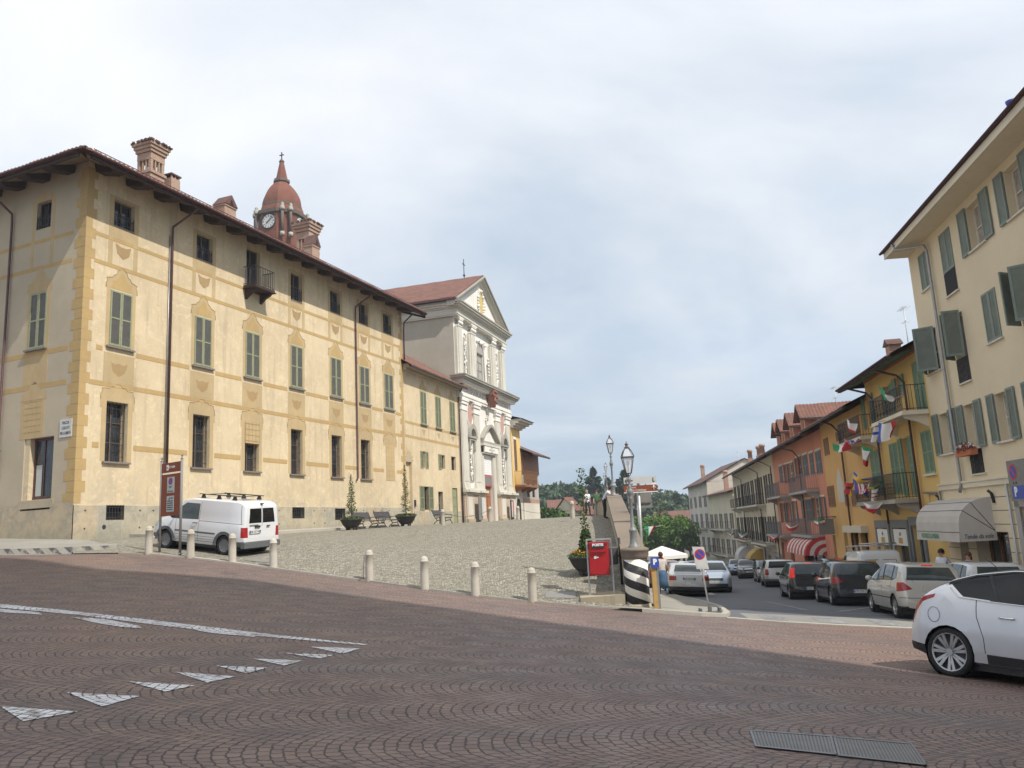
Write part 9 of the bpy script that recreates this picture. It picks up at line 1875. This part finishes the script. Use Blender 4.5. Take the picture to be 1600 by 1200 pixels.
# ================================================================ people
def person(label, loc, rz, h, joints, tops, legs, hair='hair_dark', hairlong=False, skirt=None, seatless=True, group=None, shoes='shoe', sleeves=True, bag=None, shades=False):
    'one continuous skinned body posed by its joints (metres for a 1.75 m figure, facing -y)'
    o = thing('person', label, 'person', loc, rz, group); k = h/1.75
    J = dict(pel=(0, 0, .93), wai=(0, 0, 1.08), che=(0, 0, 1.28), nek=(0, .0, 1.45), hd0=(0, -.01, 1.55), hd1=(0, -.02, 1.66),
             shL=(.17, 0, 1.40), elL=(.22, .02, 1.13), wrL=(.23, -.06, .88), haL=(.23, -.08, .80), shR=(-.17, 0, 1.40), elR=(-.22, .02, 1.13), wrR=(-.23, -.06, .88), haR=(-.23, -.08, .80),
             hiL=(.09, 0, .88), knL=(.10, -.02, .48), anL=(.10, .03, .09), toL=(.11, -.12, .04), hiR=(-.09, 0, .88), knR=(-.10, -.02, .48), anR=(-.10, .03, .09), toR=(-.11, -.12, .04)); J.update(joints or {})
    Rr = dict(pel=.135, wai=.125, che=.15, nek=.06, hd0=.085, hd1=.088, shL=.075, elL=.045, wrL=.03, haL=.032, hiL=.095, knL=.062, anL=.042, toL=.038); 
    for q in ('sh', 'el', 'wr', 'ha', 'hi', 'kn', 'an', 'to'): Rr[q+'R'] = Rr[q+'L']
    names = list(J); E_ = [('pel', 'wai'), ('wai', 'che'), ('che', 'nek'), ('nek', 'hd0'), ('hd0', 'hd1'), ('che', 'shL'), ('shL', 'elL'), ('elL', 'wrL'), ('wrL', 'haL'), ('che', 'shR'), ('shR', 'elR'), ('elR', 'wrR'), ('wrR', 'haR'), ('pel', 'hiL'), ('hiL', 'knL'), ('knL', 'anL'), ('anL', 'toL'), ('pel', 'hiR'), ('hiR', 'knR'), ('knR', 'anR'), ('anR', 'toR')]
    V = [Vector(J[n])*k for n in names]; ED = [(names.index(a), names.index(b_)) for a, b_ in E_]; RD = [Rr[n]*k for n in names]
    # fingers: five short chains on each hand
    for s_ in 'LR':
        w_, hnd = Vector(J['wr'+s_])*k, Vector(J['ha'+s_])*k; d = (hnd-w_).normalized(); side = d.cross(Vector((1, 0, 0))); side = side.normalized() if side.length > .1 else Vector((0, 1, 0))
        for q, (off, ln) in enumerate(((-.026, .065), (-.009, .078), (.009, .074), (.025, .058))):
            b0 = len(V); V.append(hnd+side*off*k+d*.02*k); V.append(V[-1]+d*ln*.55*k); V.append(V[-1]+(d*.8+Vector((0, -.5, 0)))*ln*.5*k); ED += [(names.index('ha'+s_), b0), (b0, b0+1), (b0+1, b0+2)]; RD += [.010*k, .009*k, .008*k]
        b0 = len(V); V.append(w_+(hnd-w_)*.5-side*.035*k); V.append(V[-1]+(d*.8-side*.4)*.045*k); ED += [(names.index('wr'+s_), b0), (b0, b0+1)]; RD += [.012*k, .010*k]
    me = bpy.data.meshes.new('body'); me.from_pydata([tuple(v) for v in V], ED, []); t_ = bpy.data.objects.new('tmp', me); col.objects.link(t_); md = t_.modifiers.new('skin', 'SKIN'); md.use_smooth_shade = True
    for i, r_ in enumerate(RD): sv = me.skin_vertices[0].data[i]; sv.radius = (r_*(1.25 if i in (0, 1, 2) else 1), r_*(.85 if i in (0, 1, 2) else 1)); sv.use_root = (i == 0)
    sb = t_.modifiers.new('sub', 'SUBSURF'); sb.levels = 1; sb.render_levels = 1; bpy.context.view_layer.update()
    bme = bpy.data.meshes.new_from_object(t_.evaluated_get(bpy.context.evaluated_depsgraph_get())); bpy.data.objects.remove(t_)
    bme.materials.clear()
    for m_ in ('skin', tops, legs, shoes): bme.materials.append(M[m_])
    arms = [(Vector(J['el'+s_])*k, Vector(J['ha'+s_])*k) for s_ in 'LR']; AX = [Vector(J['sh'+s_])*k for s_ in 'LR']
    for p in bme.polygons:
        c = p.center; p.use_smooth = True; z = c.z/k
        def dseg(a, b_): t__ = max(0, min(1, (c-a).dot(b_-a)/(b_-a).length_squared)); return (c-(a+(b_-a)*t__)).length
        fore = min(dseg(a, b_) for a, b_ in arms) < .085*k
        pz = J['pel'][2]
        p.material_index = 0 if z > J['nek'][2]+.0 or fore else 1 if z > pz+.02 else 3 if z < .10 and pz > .7 else 2
    B = bpy.data.objects.new('body', bme); col.objects.link(B); B.parent = o; hd_ = (Vector(J['hd0'])+Vector(J['hd1']))/2*k
    hm = MB(); hm.ball(hd_+Vector((0, .018, .035))*k, .106*k, 12, sy=1.05, sz=1.05); 
    hm.v = [(x, max(y, hd_.y-.055*k) if z < hd_.z+.05*k else y, z) for x, y, z in hm.v]
    if hairlong: hm.ball(hd_+Vector((0, .05, -.07))*k, .10*k, 10, sy=.7, sz=1.3)
    hm.build('hair', M[hair], o)
    fm = MB()
    for s_ in (-1, 1): fm.ball(hd_+Vector((s_*.032, -.083, .01))*k, .012*k, 6, mi=0)
    fm.build('eyes', M['ink'], o); nm = MB(); nm.ball(hd_+Vector((0, -.098, -.018))*k, .014*k, 6, sz=1.5); nm.ball(hd_+Vector((0, -.082, -.052))*k, .018*k, 6, sz=.4, mi=1)
    for s_ in (-1, 1): nm.ball(hd_+Vector((s_*.09, 0, -.01))*k, .02*k, 6, sx=.4, sz=1.4)
    nm.build('face', [M['skin'], M['brick_trim']], o)
    if shades: g = MB(); [g.cbox(hd_+Vector((s_*.035, -.095, .012))*k, .05*k, .012, .03*k) for s_ in (-1, 1)]; g.cbox(hd_+Vector((0, -.095, .018))*k, .10*k, .01, .01); g.build('sunglasses', M['black'], o)
    if skirt: sm = MB(); z0, z1 = 1.02*k, skirt[1]*k; sm.lathe([(.15*k, z0), (.20*k, .85*k), (.22*k, (z0+z1)/2*.9), (.25*k, z1)], 16, sq=.85); sm.build('skirt', M[skirt[0]], o)
    if bag: bg = MB(); bg.ball((.27*k, 0, .85*k), .13*k, 10, sx=.5, sz=1.1); bg.tube([(.12*k, -.05, 1.42*k), (.25*k, -.02, .98*k)], .012, 5); bg.build('handbag', M[bag], o)
    return o
walk = dict(knL=(.10, -.14, .50), anL=(.10, -.16, .10), toL=(.11, -.31, .06), knR=(-.10, .03, .48), anR=(-.10, .24, .14), toR=(-.11, .12, .05), elL=(.22, .08, 1.14), wrL=(.24, .10, .90), haL=(.24, .09, .82), elR=(-.22, -.03, 1.14), wrR=(-.23, -.17, .92), haR=(-.23, -.2, .85))
p = at(919, 806, 56); person('man in a white checked shirt and dark trousers walking towards the camera on the crest', (p.x, p.y, PZ(p.x, p.y)), R(8), 1.80, walk, 'shirt_white', 'trousers', 'hair_grey')
p = at(934, 807, 55); person('woman in a green top and pale trousers walking beside the man in white', (p.x, p.y, PZ(p.x, p.y)), R(4), 1.68, {**walk, 'knL': (.1, .02, .48), 'anL': (.1, .2, .13), 'toL': (.1, .08, .05), 'knR': (-.1, -.12, .5), 'anR': (-.1, -.14, .09), 'toR': (-.1, -.29, .06)}, 'top_green', 'trousers_grey', 'hair_red', True)
p = at(1025, 935, 31.); person('woman seen from behind in pale top and long blue skirt on the left pavement', (p.x+.3, p.y, lift(p.x, p.y)), R(184), 1.63, walk, 'top_cream', 'jeans', 'hair_red', False, skirt=('jeans', .32), bag='top_lilac')
lean_ = dict(wai=(0, -.05, 1.08), che=(0, -.2, 1.22), nek=(0, -.34, 1.33), hd0=(0, -.40, 1.40), hd1=(0, -.45, 1.48), shL=(.18, -.25, 1.30), shR=(-.18, -.25, 1.30), elL=(.26, -.42, 1.12), elR=(-.26, -.42, 1.12), wrL=(.12, -.60, 1.13), haL=(.06, -.66, 1.14), wrR=(-.12, -.60, 1.13), haR=(-.06, -.66, 1.14))
p = Vector((4.15, 39.0, 0)); person('person in a white shirt leaning on the parapet behind the second lamp', (p.x, p.y, PZ(p.x, p.y)), R(70), 1.72, lean_, 'shirt_white', 'trousers', 'hair_dark')
q = FE.w(2.1, -1.0); person('man with sunglasses and dark hair in a pale blue shirt under the grey awning', (q.x, q.y, lift(q.x, q.y)), R(-60), 1.76, walk, 'shirt_white', 'trousers', 'hair_dark', shades=True)
q = FE.w(4.2, -.9); person('woman with reddish hair in a lilac top behind the white car', (q.x, q.y, lift(q.x, q.y)), R(-70), 1.66, None, 'top_lilac', 'jeans', 'hair_red', True)
q = FE.w(-52, -.8); person('dark dressed pedestrian by the shop fronts of the cream house', (q.x, q.y, lift(q.x, q.y)), R(10), 1.74, walk, 'trousers', 'trousers', 'hair_dark')

# ================================================================ unseen block added behind the camera to shade the foreground
def shade_block():
    'roof line found from the edge of the shade on the setts'
    s_ = 30.; dz = s_*math.tan(R(SUN_EL)); dx, dy = s_*math.sin(R(SUN_AZ)), s_*math.cos(R(SUN_AZ))
    E_ = []
    for px, py in ((0, 871), (150, 889), (400, 907), (700, 950), (1000, 991), (1340, 1046)): x, y = gnd(px, py); E_.append((x+dx, y+dy, G(x, y)+dz))
    d = (E_[-1][0]-E_[-2][0], E_[-1][1]-E_[-2][1]); k = 12/math.hypot(*d); E_.append((E_[-1][0]+d[0]*k, E_[-1][1]+d[1]*k, E_[-1][2]))
    o = thing('shade_caster', 'tall unseen block added behind the camera to shade the foreground setts', 'building', (E_[0][0], E_[0][1], 0)); mb = MB(); n = len(E_)
    bx, by = 22*math.sin(R(SUN_AZ+25)), 22*math.cos(R(SUN_AZ+25)); P = [(x, y) for x, y, z in E_]; B = [(x+bx, y+by) for x, y in P[::-1]]; zt = [z for x, y, z in E_]; mb.slab(P+B, -3, zt+zt[::-1]); mb.build('walls', M['grey_wall'], o, True)
    w_ = MB()
    for i in range(n-1):
        a, b_ = Vector((*P[i], 0)), Vector((*P[i+1], 0)); L = (b_-a).length; nn = Vector((a.y-b_.y, b_.x-a.x, 0)).normalized(); nn = nn if nn.dot(Vector((-bx, -by, 0))) > 0 else -nn
        for k in range(int(L/2.6)):
            for fl in range(9):
                c = a.lerp(b_, (k+.5)/max(1, int(L/2.6)))+nn*.03; d = (b_-a).normalized()*.5; z0 = 1+fl*3.3; w_.quad(tuple(c-d+Vector((0, 0, z0))), tuple(c+d+Vector((0, 0, z0))), tuple(c+d+Vector((0, 0, z0+1.6))), tuple(c-d+Vector((0, 0, z0+1.6))))
    w_.build('windows', M['glass'], o, True); print('SHADE', [tuple(round(q, 1) for q in e) for e in E_])
shade_block()

# ================================================================ light summer haze
hb = MB(); hb.box(-420, 420, -90, 420, -9.7, 49); hz = hb.build('haze', M['white']); hz['kind'] = 'stuff'
m = bpy.data.materials.new('haze_air'); m.use_nodes = True; m.node_tree.nodes.clear(); t = NT(m.node_tree); pv_ = t.node('ShaderNodeVolumePrincipled'); pv_.inputs['Color'].default_value = (.86, .92, 1, 1); pv_.inputs['Density'].default_value = .0006; pv_.inputs['Anisotropy'].default_value = .2
ou = t.node('ShaderNodeOutputMaterial'); t.l.new(pv_.outputs[0], ou.inputs['Volume']); hz.data.materials.clear(); hz.data.materials.append(m)
